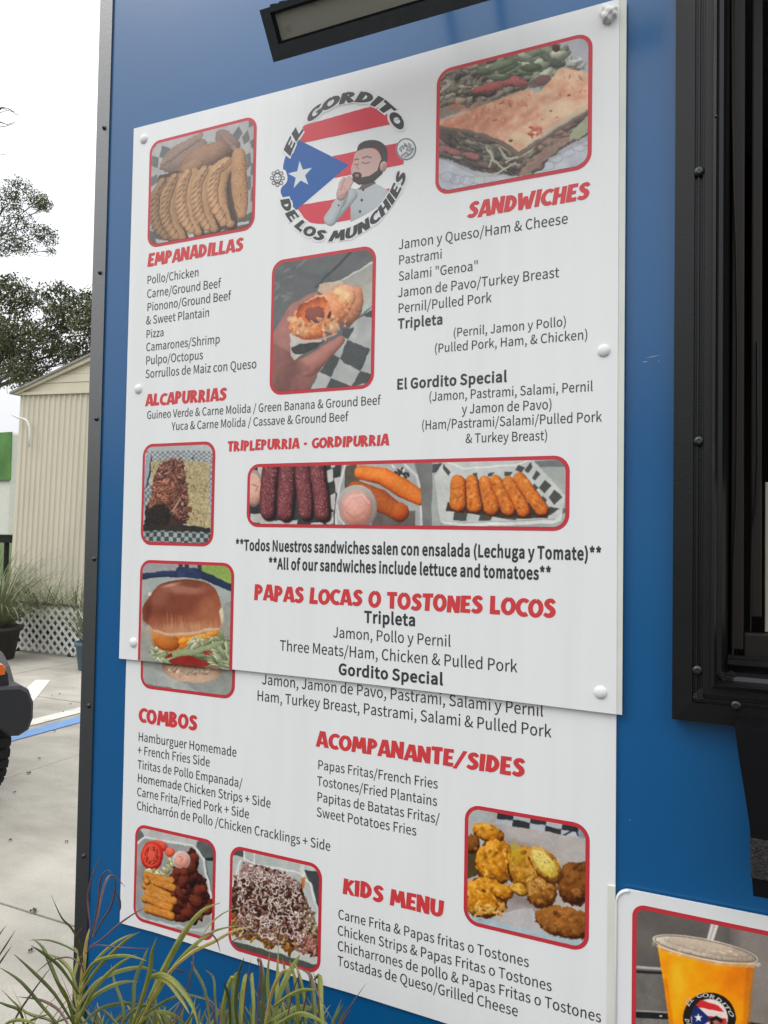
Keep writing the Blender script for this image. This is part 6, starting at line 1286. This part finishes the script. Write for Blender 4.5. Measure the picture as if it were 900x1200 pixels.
# pale trailer with green panel, far left
M['trw'] = mat('pale_trailer_skin', (.66, .66, .60), .5, .3, var=.04); M['trg'] = mat('green_banner', (.09, .22, .06), .6, .3, var=.25, vscale=2, dirt=(.16, .27, .11), dirt_scale=1.5)
TY = 11.0
xr = at(10.5, 600, TY).x; trl = thing('food_trailer', 'pale food trailer with a green banner, at the left photo edge behind the shed', 'trailer', (xr-2, TY, 0))
zt_, zb_ = at(5, 508, TY).z, at(5, 627, TY).z
obj('body', box(xr-4.5, xr, TY, TY+2.2, zb_, zt_, .03), M['trw'], trl)
bx = at(12.5, 540, TY-.06).x; obj('banner', box(bx-3.2, bx, TY-.06, TY-.03, at(10, 563, TY).z, zt_+.02, .006), M['trg'], trl)
obj('underframe', box(xr-4.4, xr-.05, TY+.1, TY+2.1, zb_-.18, zb_-.002), M['frame'], trl)
for x in (xr-2.9, xr-2.1): obj('wheel', lathe((x, TY+.15, .33), [(.15, -.02), (.31, -.02), (.33, .02), (.33, .17), (.3, .2), (.15, .2)], 20, 'y'), M['rubber'], trl, True)
obj('jack', box(xr-.5, xr-.42, TY+.3, TY+.38, 0, zb_-.181), M['frame'], trl)
obj('roof_vent', box(xr-1.4, xr-.9, TY+.6, TY+1.1, zt_+.001, zt_+.16, .02), M['trw'], trl)
hedge = []
rr = random.Random(21)
for k in range(900):
    x = rr.uniform(-20, xr+1.2); y = rr.uniform(9.6, 10.6); hedge.append(blade((x, y, 0), (rr.uniform(-.6, .6), rr.uniform(-.6, .6), 1), None, rr.uniform(.25, .85), .03, rr.uniform(.3, 2), .2, 3))
tag(obj('tall_grass', join(*hedge), M['lf2']), 'strip of tall green grass below the pale trailer', 'grass', kind='stuff')

# trees
def foliage_mat(name, c, c2):
    m = bpy.data.materials.new(name); m.use_nodes = True; p = m.node_tree.nodes['Principled BSDF']; n = m.node_tree.nodes; l = m.node_tree.links
    g = n.new('ShaderNodeNewGeometry'); r = n.new('ShaderNodeMix'); r.data_type = 'RGBA'; l.new(g.outputs['Random Per Island'], r.inputs['Factor'])
    r.inputs['A'].default_value = (*c, 1); r.inputs['B'].default_value = (*c2, 1); l.new(r.outputs['Result'], p.inputs['Base Color']); p.inputs['Roughness'].default_value = .6
    p.inputs['Specular IOR Level'].default_value = .25
    return m
M['fol'] = foliage_mat('oak_foliage', (.07, .08, .04), (.15, .155, .085)); M['bark'] = mat('grey_bark', (.09, .08, .07), .9, .2, var=.4, vscale=10, bump=.6, bscale=30)
M['folb'] = foliage_mat('unseen_tree_foliage', (.03, .05, .02), (.06, .09, .03))
def leaves(cs, n, size, seed):
    "cs = [(centre, radius)]: many small leaf faces in uneven clumps"
    r = np.random.RandomState(seed); tot = sum(c[1]**2 for c in cs); V = []; 
    for c, rad in cs:
        k = int(n*rad**2/tot); d = r.normal(size=(k, 3)); d /= np.linalg.norm(d, axis=1)[:, None]
        q = np.array(c)+d*(rad*r.uniform(.25, 1.05, (k, 1))**.7)*np.array([1, 1, .75]); keep = vnoise(q[:, 0]*3.1/rad+7, q[:, 2]*3.1/rad+q[:, 1]*2, seed) > .36
        V.append(q[keep])
    P = np.concatenate(V); m = len(P); a = r.normal(size=(m, 3)); a /= np.linalg.norm(a, axis=1)[:, None]; b = r.normal(size=(m, 3)); b = np.cross(a, b); b /= np.linalg.norm(b, axis=1)[:, None]
    s = size*r.uniform(.6, 1.4, (m, 1)); v = np.stack([P-a*s, P+b*s*.45, P+a*s, P-b*s*.45], 1).reshape(-1, 3)
    return v, np.arange(4*m).reshape(-1, 4)
def np_mesh(name, v, f, m, parent):
    me = bpy.data.meshes.new(name); o0 = np.array(origin(parent)); v = v-o0
    me.vertices.add(len(v)); me.vertices.foreach_set('co', v.astype(np.float32).ravel()); me.loops.add(f.size); me.loops.foreach_set('vertex_index', f.astype(np.int32).ravel())
    me.polygons.add(len(f)); me.polygons.foreach_set('loop_start', np.arange(0, f.size, f.shape[1], dtype=np.int32)); me.polygons.foreach_set('loop_total', np.full(len(f), f.shape[1], np.int32))
    me.update(); me.validate(); me.materials.append(m); o = bpy.data.objects.new(name, me); C.objects.link(o); o.parent = parent; return o
def limb(a, b, r0, r1, seed, n=7, wob=.08):
    rr = random.Random(seed); a, b = Vector(a), Vector(b); L = (b-a).length; P = []; R_ = []
    for i in range(n+1):
        t = i/n; k = wob*L*math.sin(t*PI); P.append(a.lerp(b, t)+Vector((rr.uniform(-1, 1), rr.uniform(-1, 1), rr.uniform(-.6, .9)))*k*.6); R_.append(r0+(r1-r0)*t)
    return P, R_
def tree(label, base, fork, crowns, n, size, seed, m='fol', r0=.22, group=None, twig=8):
    t = thing('tree', label, 'tree', base, group); rr = random.Random(seed)
    P, R_ = limb(base, fork, r0, r0*.6, seed, 6, .04); segs = [tube(P, R_, 10)]
    tw = []
    for i, (c, rad) in enumerate(crowns):
        P, R_ = limb(fork, c, r0*.45*min(1, rad/1.2), r0*.10, seed+i, 7, .10); segs.append(tube(P, R_, 7))
        for k in range(twig):
            d = Vector((rr.gauss(0, 1), rr.gauss(0, 1), rr.gauss(0, .8))).normalized(); q = Vector(c)+d*rad*rr.uniform(.7, 1.15)
            s = P[rr.randint(4, 7)]; P2, R2 = limb(s, q, r0*.10, .006, seed*9+k+i*31, 5, .12); tw.append(tube(P2, R2, 4, False))
            for j in range(2):
                e = P2[3]+Vector((rr.gauss(0, 1), rr.gauss(0, 1), rr.gauss(0, .8))).normalized()*rad*.4; P3, R3 = limb(P2[3], e, r0*.05, .004, k+j, 3, .1); tw.append(tube(P3, R3, 3, False))
    obj('trunk', join(*segs), M['bark'], t, True); obj('twigs', join(*tw), M['bark'], t)['kind'] = 'stuff'
    v, f = leaves(crowns, n, size, seed); o = np_mesh('crown', v, f, M[m], t); o['kind'] = 'stuff'
    return t
def tp(px, py, Y, dy=0): p = at(px, py, Y); return Vector((p.x, p.y+dy, p.z))
Y1 = 13.0
cr = [(tp(20, 345, Y1), .75), (tp(52, 345, Y1, .4), .62), (tp(78, 372, Y1), .55), (tp(97, 350, Y1, .3), .45), (tp(20, 395, Y1, -.3), .85), (tp(55, 400, Y1), .75), (tp(88, 415, Y1, .2), .55), (tp(5, 430, Y1), .8), (tp(38, 440, Y1, -.2), .65), (tp(120, 380, Y1), .8), (tp(150, 400, Y1), .9),
      (tp(-20, 400, Y1), 1.1), (tp(-50, 360, Y1), 1.2), (tp(-70, 430, Y1), 1.2)]
b0 = at(-35, 600, Y1); tree('broad grey green oak rising behind the cream shed roof', (b0.x, b0.y, 0), tuple(at(-8, 455, Y1)), cr, 42000, .048, 3, r0=.12)
Y2 = 19.0
cr = [(tp(22, 222, Y2), .62), (tp(38, 232, Y2, .3), .5), (tp(8, 238, Y2), .62), (tp(50, 240, Y2), .38), (tp(20, 262, Y2), .70), (tp(45, 272, Y2, .3), .55), (tp(4, 284, Y2), .7), (tp(30, 288, Y2), .5), (tp(60, 295, Y2), .22), (tp(-40, 250, Y2), 1.5), (tp(-70, 300, Y2), 1.8)]
b0 = at(-60, 600, Y2); tree('paler leafy tree top at the upper left, higher than the oak', (b0.x, b0.y, 0), tuple(at(-25, 300, Y2)), cr, 26000, .042, 5, r0=.13, twig=4)
# bare tree: thin twigs reaching in at the left edge
Y3 = 12.0; b0 = at(-60, 600, Y3); bt = thing('bare_tree', 'leafless tree with thin twigs reaching in at the upper left edge', 'tree', (b0.x, b0.y, 0))
segs = [tube(*limb((b0.x, b0.y, 0), tuple(at(-50, 230, Y3)), .12, .05, 1), 8)]
obj('trunk', join(*segs), M['bark'], bt, True); tw = []
for L in ([(-50, 230), (-20, 150), (0, 126), (14, 131), (30, 128)], [(-20, 150), (0, 132), (12, 128), (22, 136)], [(-50, 230), (-10, 150), (6, 148), (16, 145), (27, 153)], [(0, 143), (8, 146), (18, 143)], [(-50, 230), (-8, 158), (2, 157), (7, 164)], [(-40, 200), (-5, 182), (6, 181)], [(-20, 150), (2, 126), (10, 127), (18, 134), (28, 136)]):
    P = [at(x, y, Y3) for x, y in L]; tw.append(tube(P, [.035, .02, .010, .007, .004][:len(P)] if len(P) > 4 else [.02, .010, .007, .004][:len(P)], 5))
obj('twigs', join(*tw), M['bark'], bt)

# unseen trees across the lot behind the photographer, added for their dark reflections
for i, (x, y, h) in enumerate(((-19, -15, 4.2), (-13, -17, 5.2), (-7, -16, 4.0), (-1, -18, 5.5), (5, -16, 4.4), (11, -17, 5.0), (-24, -9, 5.0), (17, -12, 5.0))):
    tree('round green tree across the lot, number %s from the left' % ['one', 'two', 'three', 'four', 'five', 'six', 'seven', 'eight'][i] if False else 'unseen dense green tree added behind the photographer for its reflection', (x, y, 0), (x, y, 1.6), [((x+dx, y+dy, h-1.8+dz), 1.6) for dx, dy, dz in ((0, 0, 1), (-1.5, .3, 0), (1.5, -.3, 0), (0, .8, -.6), (.5, -.8, .2))], 5000, .13, 40+i, 'folb', .18, 'unseen trees added for reflections', 3)

# ================================================================== OFF-ROAD CAR, nose in at the left edge
M['carp'] = mat('dark_grey_car_paint', (.03, .032, .036), .3, .8, coat=.6); M['flare'] = mat('textured_black_plastic', (.018, .018, .020), .5, .5, bump=.25, bscale=400)
M['amber'] = mat('amber_lens', (.72, .16, .01), .25, .6, coat=.5); M['glass'] = mat('dark_car_glass', (.02, .022, .025), .05, 1.0)
cp = gnd(39.5, 861, .42); cdep = (cp-CAM).dot(_f); ps = cdep/FPX           # metres per photo pixel at the bumper
CAR_ROT = R(-24)
LW_, LF = .93, .56                                  # the bumper end's outer, front corner in the car's own axes (nose along +x)
cr_, sr_ = math.cos(CAR_ROT), math.sin(CAR_ROT)
co = Vector((cp.x-(LF*cr_-LW_*sr_), cp.y-(LF*sr_+LW_*cr_), 0))
car = thing('off_road_car', 'dark off-road car at the left edge, with black bumper end and amber marker', 'car', tuple(co))
def cobj(name, vf, m, par=None, smooth=False):
    v, f = vf; par = par or car; return obj(name, ([tuple(Vector(a)+co) for a in v], f), m, par, smooth)
WR = .40
def wheel(x, y, s):
    w_ = cobj('wheel', lathe((x, y-.12, WR), [(.2, -.0), (.30, -.02), (.37, .0), (WR-.012, .04), (WR-.008, .12), (WR-.012, .2), (.37, .24), (.2, .24)], 36, 'y'), M['rubber'], None, True)
    cobj('rim', lathe((x, y+s*.06, WR), [(.02, .02*s), (.17, .03*s), (.2, .0), (.215, .03*s), (.001, .06*s)], 20, 'y'), M['chrome'], w_, True)
    for k in range(34):
        a = 2*PI*k/34
        for s_ in (0, 1):
            aa_ = a+(.09 if s_ else 0); c = Vector((x+(WR-.004)*math.cos(aa_), y-.115+s_*.125, WR+(WR-.004)*math.sin(aa_))); u = Vector((-math.sin(aa_), 0, math.cos(aa_)))*.024; v_ = Vector((0, .105, 0)); n_ = Vector((math.cos(aa_), 0, math.sin(aa_)))*.006
            q = [c-u-n_*3, c+u-n_*3, c+u+v_-n_*3, c-u+v_-n_*3, c-u+n_, c+u+n_, c+u+v_+n_, c-u+v_+n_]
            cobj('tread_block', ([tuple(z) for z in q], [(0, 3, 2, 1), (4, 5, 6, 7), (0, 1, 5, 4), (1, 2, 6, 5), (2, 3, 7, 6), (3, 0, 4, 7)]), M['rubber'], w_)
wheel(0, .74, 1); wheel(0, -.78, -1); wheel(-2.45, .78, 1); wheel(-2.45, -.78, -1)
cobj('body', join(box(-3.0, -.45, -.72, .72, .55, 1.16, .06), box(-.45, .42, -.56, .56, .55, 1.10, .06)), M['carp'])
cobj('cabin', box(-2.95, -.75, -.66, .66, 1.162, 1.74, .08), M['glass']); cobj('roof', box(-2.98, -.72, -.68, .68, 1.742, 1.82, .035), M['carp'])
def arch(x, y0, y1):
    prof = [(x+math.cos(R(-5+190*k/10))*.50, .50+math.sin(R(-5+190*k/10))*.36) for k in range(11)]
    inn = [(x+(a-x)*.88, .50+(b-.50)*.84) for a, b in prof]; n = len(prof)
    V = [(a, y0, b) for a, b in prof]+[(a, y0, b) for a, b in inn]+[(a, y1, b) for a, b in prof]+[(a, y1, b) for a, b in inn]; F = []
    for i in range(n-1): F += [(i, i+1, n+i+1, n+i), (2*n+i, 3*n+i, 3*n+i+1, 2*n+i+1), (i, 2*n+i, 2*n+i+1, i+1), (n+i, n+i+1, 3*n+i+1, 3*n+i)]
    return V, F+[(0, n, 3*n, 2*n), (n-1, 3*n-1, 4*n-1, 2*n-1)]
for x in (0, -2.45): cobj('wheel_arch', arch(x, .56, .86), M['flare']); cobj('wheel_arch', arch(x, -.86, -.56), M['flare'])
def yz(px, py): return (LW_-(39.5-px)*ps*1.0, .42+(861-py)*ps)
def front_piece(name, L, x0, x1, m, bev=.86, par=None):
    q = [yz(*p) for p in L]; cy = sum(a for a, b in q)/len(q); cz_ = sum(b for a, b in q)/len(q); bm = bmesh.new(); lay = []
    for x, k in ((x0, 1.0), (x1-.05, 1.0), (x1-.012, .97), (x1, bev)): lay.append([bm.verts.new(Vector((x, cy+(a-cy)*k, cz_+(b-cz_)*k))+co) for a, b in q])
    for i in range(3):
        for j in range(len(q)): bm.faces.new((lay[i][j], lay[i][(j+1) % len(q)], lay[i+1][(j+1) % len(q)], lay[i+1][j]))
    bm.faces.new(lay[0][::-1]); bm.faces.new(lay[3]); bmesh.ops.recalc_face_normals(bm, faces=bm.faces)
    return obj(name, from_bm(bm), m, car)
front_piece('bumper_end', [(-40, 806), (0, 800), (24, 801.5), (34, 808), (39.5, 824), (39.5, 842), (35, 855), (24, 861), (14, 860), (3, 850), (-40, 850)], .30, LF, M['flare'])
front_piece('flare_tip', [(-40, 776), (6, 777), (13, 788), (14.5, 801), (-2, 805), (-40, 805)], .34, .52, M['flare'], .92)
front_piece('side_marker', [(-20, 775.5), (5, 776), (9, 780), (8.5, 789), (-20, 790)], .50, .535, M['amber'], .9)
cobj('bumper', box(.40, .545, -.70, .44, .46, .62, .03), M['flare'])
for y in (-.40, .40): cobj('headlight', [(a[1], b, c) for b, a, c in ()] and None or ([(.42+v[2], y+v[0], .92+v[1]) for v in lathe((0, 0, 0), [(.001, .03), (.07, .026), (.09, .0)], 20)[0]], lathe((0, 0, 0), [(.001, .03), (.07, .026), (.09, .0)], 20)[1]), M['lens'])
car.rotation_euler = (0, 0, CAR_ROT)

# ================================================================== FOREGROUND PLANTS in front of the wall
def clump(label, px, py, Y, seed):
    p = at(px, py, Y); return thing('sedge_plant', label, 'plant', (p.x, p.y, p.z))
ROOTS = []
def traced(parent, L, Y0, Y1, w, m, name='leaf', fold=.3, tipw=.1):
    "leaf along a surveyed line; Y runs from Y0 at the root to Y1 at the tip; w = width in photo pixels"
    P = smooth([(x, y, 0) for x, y in L], 4); n = len(P)-1; V, F = [], []
    pts = [at(x, y, Y0+(Y1-Y0)*(i/n)) for i, (x, y, _) in enumerate(P)]
    if L[0][1] > 1195: ROOTS.append((parent, pts[0].copy(), (pts[0]-pts[1]).normalized()))
    for i, p in enumerate(pts):
        t = i/n; d = (pts[min(i+1, n)]-pts[max(i-1, 0)]).normalized(); view = (p-CAM).normalized(); s = d.cross(view).normalized()
        tilt = s*math.cos(.5)+view*math.sin(.5); ww = w*(p-CAM).length/FPX*1.08*(.55+.45*math.sin(min(1, t*2)*PI/2))*(1 if t < .55 else max(tipw, 1-((t-.55)/.45)**1.5))
        nn = d.cross(tilt).normalized()*ww*fold
        V += [tuple(p-tilt*ww/2), tuple(p+nn), tuple(p+tilt*ww/2)]
    for i in range(n): F += [(3*i, 3*i+1, 3*i+4, 3*i+3), (3*i+1, 3*i+2, 3*i+5, 3*i+4)]
    return obj(name, (V, F), M[m], parent)
k1 = clump('yellow green arching sedge with dry purple tips in front of the black corner trim', 90, 1260, -.42, 1)
k2 = clump('upright dense green sedge below the loaded fries photo', 285, 1270, -.40, 2)
k3 = clump('long leaved sedge rising between the two, its tips over the combo photo', 180, 1275, -.40, 3)
k4 = clump('thin dark blades at the lower left corner over the concrete', 10, 1275, -.50, 4)
# stem of k1 and its dry plume
traced(k1, [(86, 1215), (92, 1180), (97, 1140), (101, 1105), (106, 1085)], -.42, -.38, 4.5, 'lf4', 'stem')
for L, w, m in (([(106, 1090), (104, 1070), (103, 1050), (107, 1030), (114, 1012), (119, 1004)], 2.0, 'lf3'), ([(106, 1100), (112, 1075), (116, 1050), (117, 1035), (121, 1024), (127, 1020), (131, 1023)], 2.0, 'lf3'),
    ([(108, 1098), (114, 1075), (119, 1050), (125, 1031), (131, 1026), (138, 1031), (147, 1039)], 2.6, 'lf3'), ([(110, 1098), (119, 1080), (130, 1062), (135, 1040), (134, 1031)], 2.4, 'lf3'), ([(135, 1045), (140, 1053), (141, 1064), (138, 1072)], 1.8, 'lf3'),
    ([(104, 1110), (120, 1100), (138, 1084), (158, 1070), (170, 1064)], 2.0, 'lf3'), ([(97, 1128), (94, 1108), (84, 1088), (72, 1075), (60, 1049)], 2.0, 'lf2'), ([(98, 1125), (84, 1112), (58, 1102), (34, 1102)], 1.8, 'lf2'),
    ([(92, 1165), (72, 1135), (52, 1118), (36, 1108)], 3., 'lf2'), ([(88, 1185), (72, 1160), (58, 1128), (50, 1110), (38, 1100)], 3.6, 'lf2'), ([(86, 1200), (64, 1165), (38, 1138), (16, 1118)], 3., 'lf2'), ([(80, 1215), (50, 1180), (24, 1150), (0, 1134)], 3., 'lf2'),
    ([(92, 1170), (84, 1140), (70, 1124), (56, 1118)], 3.4, 'lf1'), ([(90, 1180), (86, 1150), (92, 1120), (84, 1108)], 3., 'lf1'), ([(96, 1150), (108, 1130), (126, 1122), (150, 1120), (172, 1126)], 3.6, 'lf1'),
    ([(94, 1165), (110, 1140), (130, 1118), (150, 1100), (164, 1092)], 3.6, 'lf1'), ([(94, 1158), (112, 1126), (136, 1104), (156, 1094)], 3., 'lf1'), ([(92, 1178), (112, 1152), (140, 1138), (168, 1134), (190, 1142)], 4., 'lf1'),
    ([(90, 1192), (112, 1166), (140, 1152), (162, 1150)], 4., 'lf1'), ([(90, 1200), (104, 1170), (120, 1148), (142, 1128), (160, 1118)], 4.2, 'lf1'), ([(84, 1210), (70, 1185), (48, 1172), (20, 1168)], 2.6, 'lf3'), ([(88, 1205), (78, 1168), (64, 1146)], 3., 'lf1'),
    ([(92, 1205), (118, 1182), (150, 1176), (176, 1182)], 3.6, 'lf2'), ([(84, 1215), (60, 1196), (30, 1186), (2, 1160)], 2.6, 'lf2'), ([(100, 1118), (112, 1108), (140, 1110), (176, 1112)], 1.4, 'lf3'), ([(98, 1140), (90, 1100), (98, 1086)], 1.8, 'lf3'),
    ([(96, 1132), (82, 1122), (60, 1126), (40, 1142)], 1.6, 'lf3'), ([(90, 1190), (70, 1196), (46, 1206)], 2.4, 'lf1')):
    traced(k1, L, -.42, -.42+rnd.uniform(-.08, .16), w, m)
for L, w, m in (([(150, 1215), (165, 1175), (175, 1140), (178, 1116), (184, 1098)], 4.6, 'lf1'), ([(155, 1210), (176, 1170), (190, 1140), (214, 1096), (236, 1068), (258, 1058)], 6.5, 'lf1'), ([(158, 1215), (184, 1165), (206, 1130), (232, 1104), (254, 1090), (284, 1084)], 4., 'lf1'),
    ([(160, 1205), (190, 1150), (222, 1118), (250, 1104), (276, 1090), (300, 1086)], 3.6, 'lf4'), ([(150, 1215), (156, 1180), (158, 1150), (170, 1120), (174, 1110)], 4., 'lf2'), ([(178, 1145), (196, 1150), (212, 1170), (222, 1188)], 4.6, 'lf1'), ([(172, 1146), (190, 1142), (208, 1154), (226, 1180), (234, 1210)], 5., 'lf1'),
    ([(168, 1190), (196, 1172), (220, 1166), (250, 1174)], 3., 'lf2'), ([(146, 1215), (144, 1180), (134, 1150), (130, 1130)], 3., 'lf2'), ([(162, 1200), (182, 1186), (204, 1190), (222, 1206)], 3.6, 'lf1'), ([(236, 1098), (246, 1094), (254, 1102), (258, 1116)], 1.6, 'lf3'), ([(230, 1110), (244, 1086), (262, 1070), (284, 1062)], 1.6, 'lf1'),
    ([(150, 1215), (128, 1190), (116, 1180)], 2.6, 'lf2'), ([(200, 1200), (214, 1180), (226, 1130), (225, 1110)], 2., 'lf3'), ([(246, 1200), (240, 1160), (228, 1136), (224, 1126)], 3., 'lf2'), ([(255, 1200), (252, 1170), (250, 1146), (240, 1136)], 2.6, 'lf2'), ([(140, 1210), (150, 1190), (170, 1178), (196, 1180)], 3., 'lf2'),
    ([(190, 1140), (206, 1136), (220, 1142)], 2., 'lf3'), ([(270, 1104), (290, 1095), (304, 1098)], 1.4, 'lf3')):
    traced(k3, L, -.40, -.40+rnd.uniform(-.06, .22), w, m)
for i in range(12):
    x = 262+i*10.5; tip = (272+i*8.5+rnd.uniform(-6, 6), 1112+abs(i-6)*6+rnd.uniform(-6, 14))
    traced(k2, [(x+2, 1220), (x+rnd.uniform(-2, 4), 1180), ((x+tip[0])/2+rnd.uniform(-3, 3), 1145), tip], -.40, -.36+rnd.uniform(-.05, .08), rnd.uniform(3.6, 6.2), ('lf1', 'lf2', 'lf1')[i % 3])
for L, w, m in (([(318, 1205), (326, 1170), (336, 1145), (346, 1128), (352, 1118)], 6., 'lf1'), ([(310, 1205), (318, 1165), (330, 1140), (342, 1136)], 4., 'lf4'), ([(300, 1215), (304, 1160), (306, 1130), (302, 1124), (304, 1134)], 3., 'lf3'), ([(320, 1180), (340, 1166), (356, 1160), (371, 1160)], 4., 'lf1'), ([(318, 1196), (340, 1184), (352, 1180), (368, 1184), (380, 1196)], 4.6, 'lf1'),
    ([(318, 1206), (336, 1194), (352, 1188), (368, 1192), (382, 1200)], 4.8, 'lf1'), ([(350, 1134), (362, 1142), (370, 1156), (374, 1168), (392, 1200)], 1.8, 'lf3'), ([(352, 1200), (360, 1164), (366, 1142)], 1.6, 'lf3'), ([(335, 1200), (344, 1160), (352, 1140)], 1.6, 'lf3'), ([(284, 1210), (288, 1160), (294, 1124)], 1.6, 'lf3'),
    ([(396, 1204), (404, 1194), (412, 1182)], 2., 'lf3'), ([(270, 1205), (268, 1170), (262, 1150)], 3., 'lf2'), ([(280, 1210), (276, 1176), (280, 1140), (286, 1122)], 4., 'lf2'), ([(330, 1210), (352, 1206), (378, 1212)], 4., 'lf2'), ([(252, 1210), (250, 1185), (238, 1166)], 2.4, 'lf3'), ([(372, 1204), (374, 1180), (370, 1150), (366, 1138)], 1.2, 'lf3')):
    traced(k2, L, -.40, -.40+rnd.uniform(-.08, .12), w, m)
for i in range(26):
    x = rnd.uniform(160, 380); traced(k2 if x > 250 else k3, [(x, 1225), (x+rnd.uniform(-8, 8), 1200), (x+rnd.uniform(-26, 26), rnd.uniform(1160, 1188))], -.36, -.30+rnd.uniform(-.04, .1), rnd.uniform(2, 4.5), rnd.choice(('lf2', 'lf2', 'lf1', 'lf3')))
for L, w, m in (([(-8, 1130), (4, 1112), (18, 1090)], 1.6, 'lf3'), ([(-10, 1145), (0, 1128), (14, 1108)], 1.8, 'lf2'), ([(-12, 1130), (-2, 1098), (8, 1084)], 1.4, 'lf3'), ([(30, 1215), (24, 1186), (8, 1178), (-8, 1172)], 2.6, 'lf2'), ([(10, 1215), (20, 1190), (40, 1160), (62, 1130)], 2., 'lf3'), ([(20, 1215), (36, 1196), (60, 1188)], 2.4, 'lf2'), ([(-5, 1215), (10, 1198), (30, 1196), (48, 1204)], 3., 'lf1')):
    traced(k4, L, -.50, -.50+rnd.uniform(-.05, .05), w, m)
for i in range(16):                                  # fine dry strands tangled through the clumps
    x = rnd.uniform(20, 390); y = rnd.uniform(1150, 1190); dx_ = rnd.uniform(-50, 50)
    traced(k1 if x < 130 else (k3 if x < 250 else k2), [(x, 1222), (x+dx_*.3, (1222+y)/2), (x+dx_, y-rnd.uniform(0, 24))], -.38, -.34+rnd.uniform(-.05, .12), rnd.uniform(.8, 1.6), rnd.choice(('lf3', 'lf3', 'lf4')))
for i in range(70):
    x = rnd.uniform(95, 390); top = rnd.uniform(1168, 1196)
    traced(k1 if x < 140 else (k3 if x < 250 else k2), [(x, 1232), (x+rnd.uniform(-6, 6), 1210), (x+rnd.uniform(-20, 20), top)], -.33, -.28+rnd.uniform(-.05, .08), rnd.uniform(2.5, 4.5), rnd.choice(('lf2', 'lf2', 'lf2', 'lf1')))
# stems continue to the ground for every clump
for k in (k1, k2, k3, k4):
    parts = []; b = k.location
    for par, p, d in ROOTS:
        if par is not k: continue
        g_ = Vector((b.x+(p.x-b.x)*.25+rnd.uniform(-.02, .02), b.y+(p.y-b.y)*.25+rnd.uniform(-.02, .02), .26))
        parts.append(tube([g_, g_.lerp(p, .5)+d*.03, p+d*.02, p-d*.012], [.0035, .003, .0022, .0014], 5))
    s_ = obj('stems', join(*parts), M['lf2'], k); s_['kind'] = 'stuff'
M['planter'] = mat('grey_planter', (.2, .2, .19), .8, .2, var=.1)
bed = thing('planter_box', 'long low grey planter box at the foot of the truck wall', 'planter', (-1.2, -.45, 0))
obj('trough', join(box(-2.3, -.1, -.68, -.66, 0, .3), box(-2.3, -.1, -.24, -.22, 0, .3), box(-2.3, -2.28, -.659, -.241, 0, .3), box(-.12, -.1, -.659, -.241, 0, .3)), M['planter'], bed)
obj('soil', box(-2.279, -.121, -.659, -.241, .001, .26), M['soil'], bed)
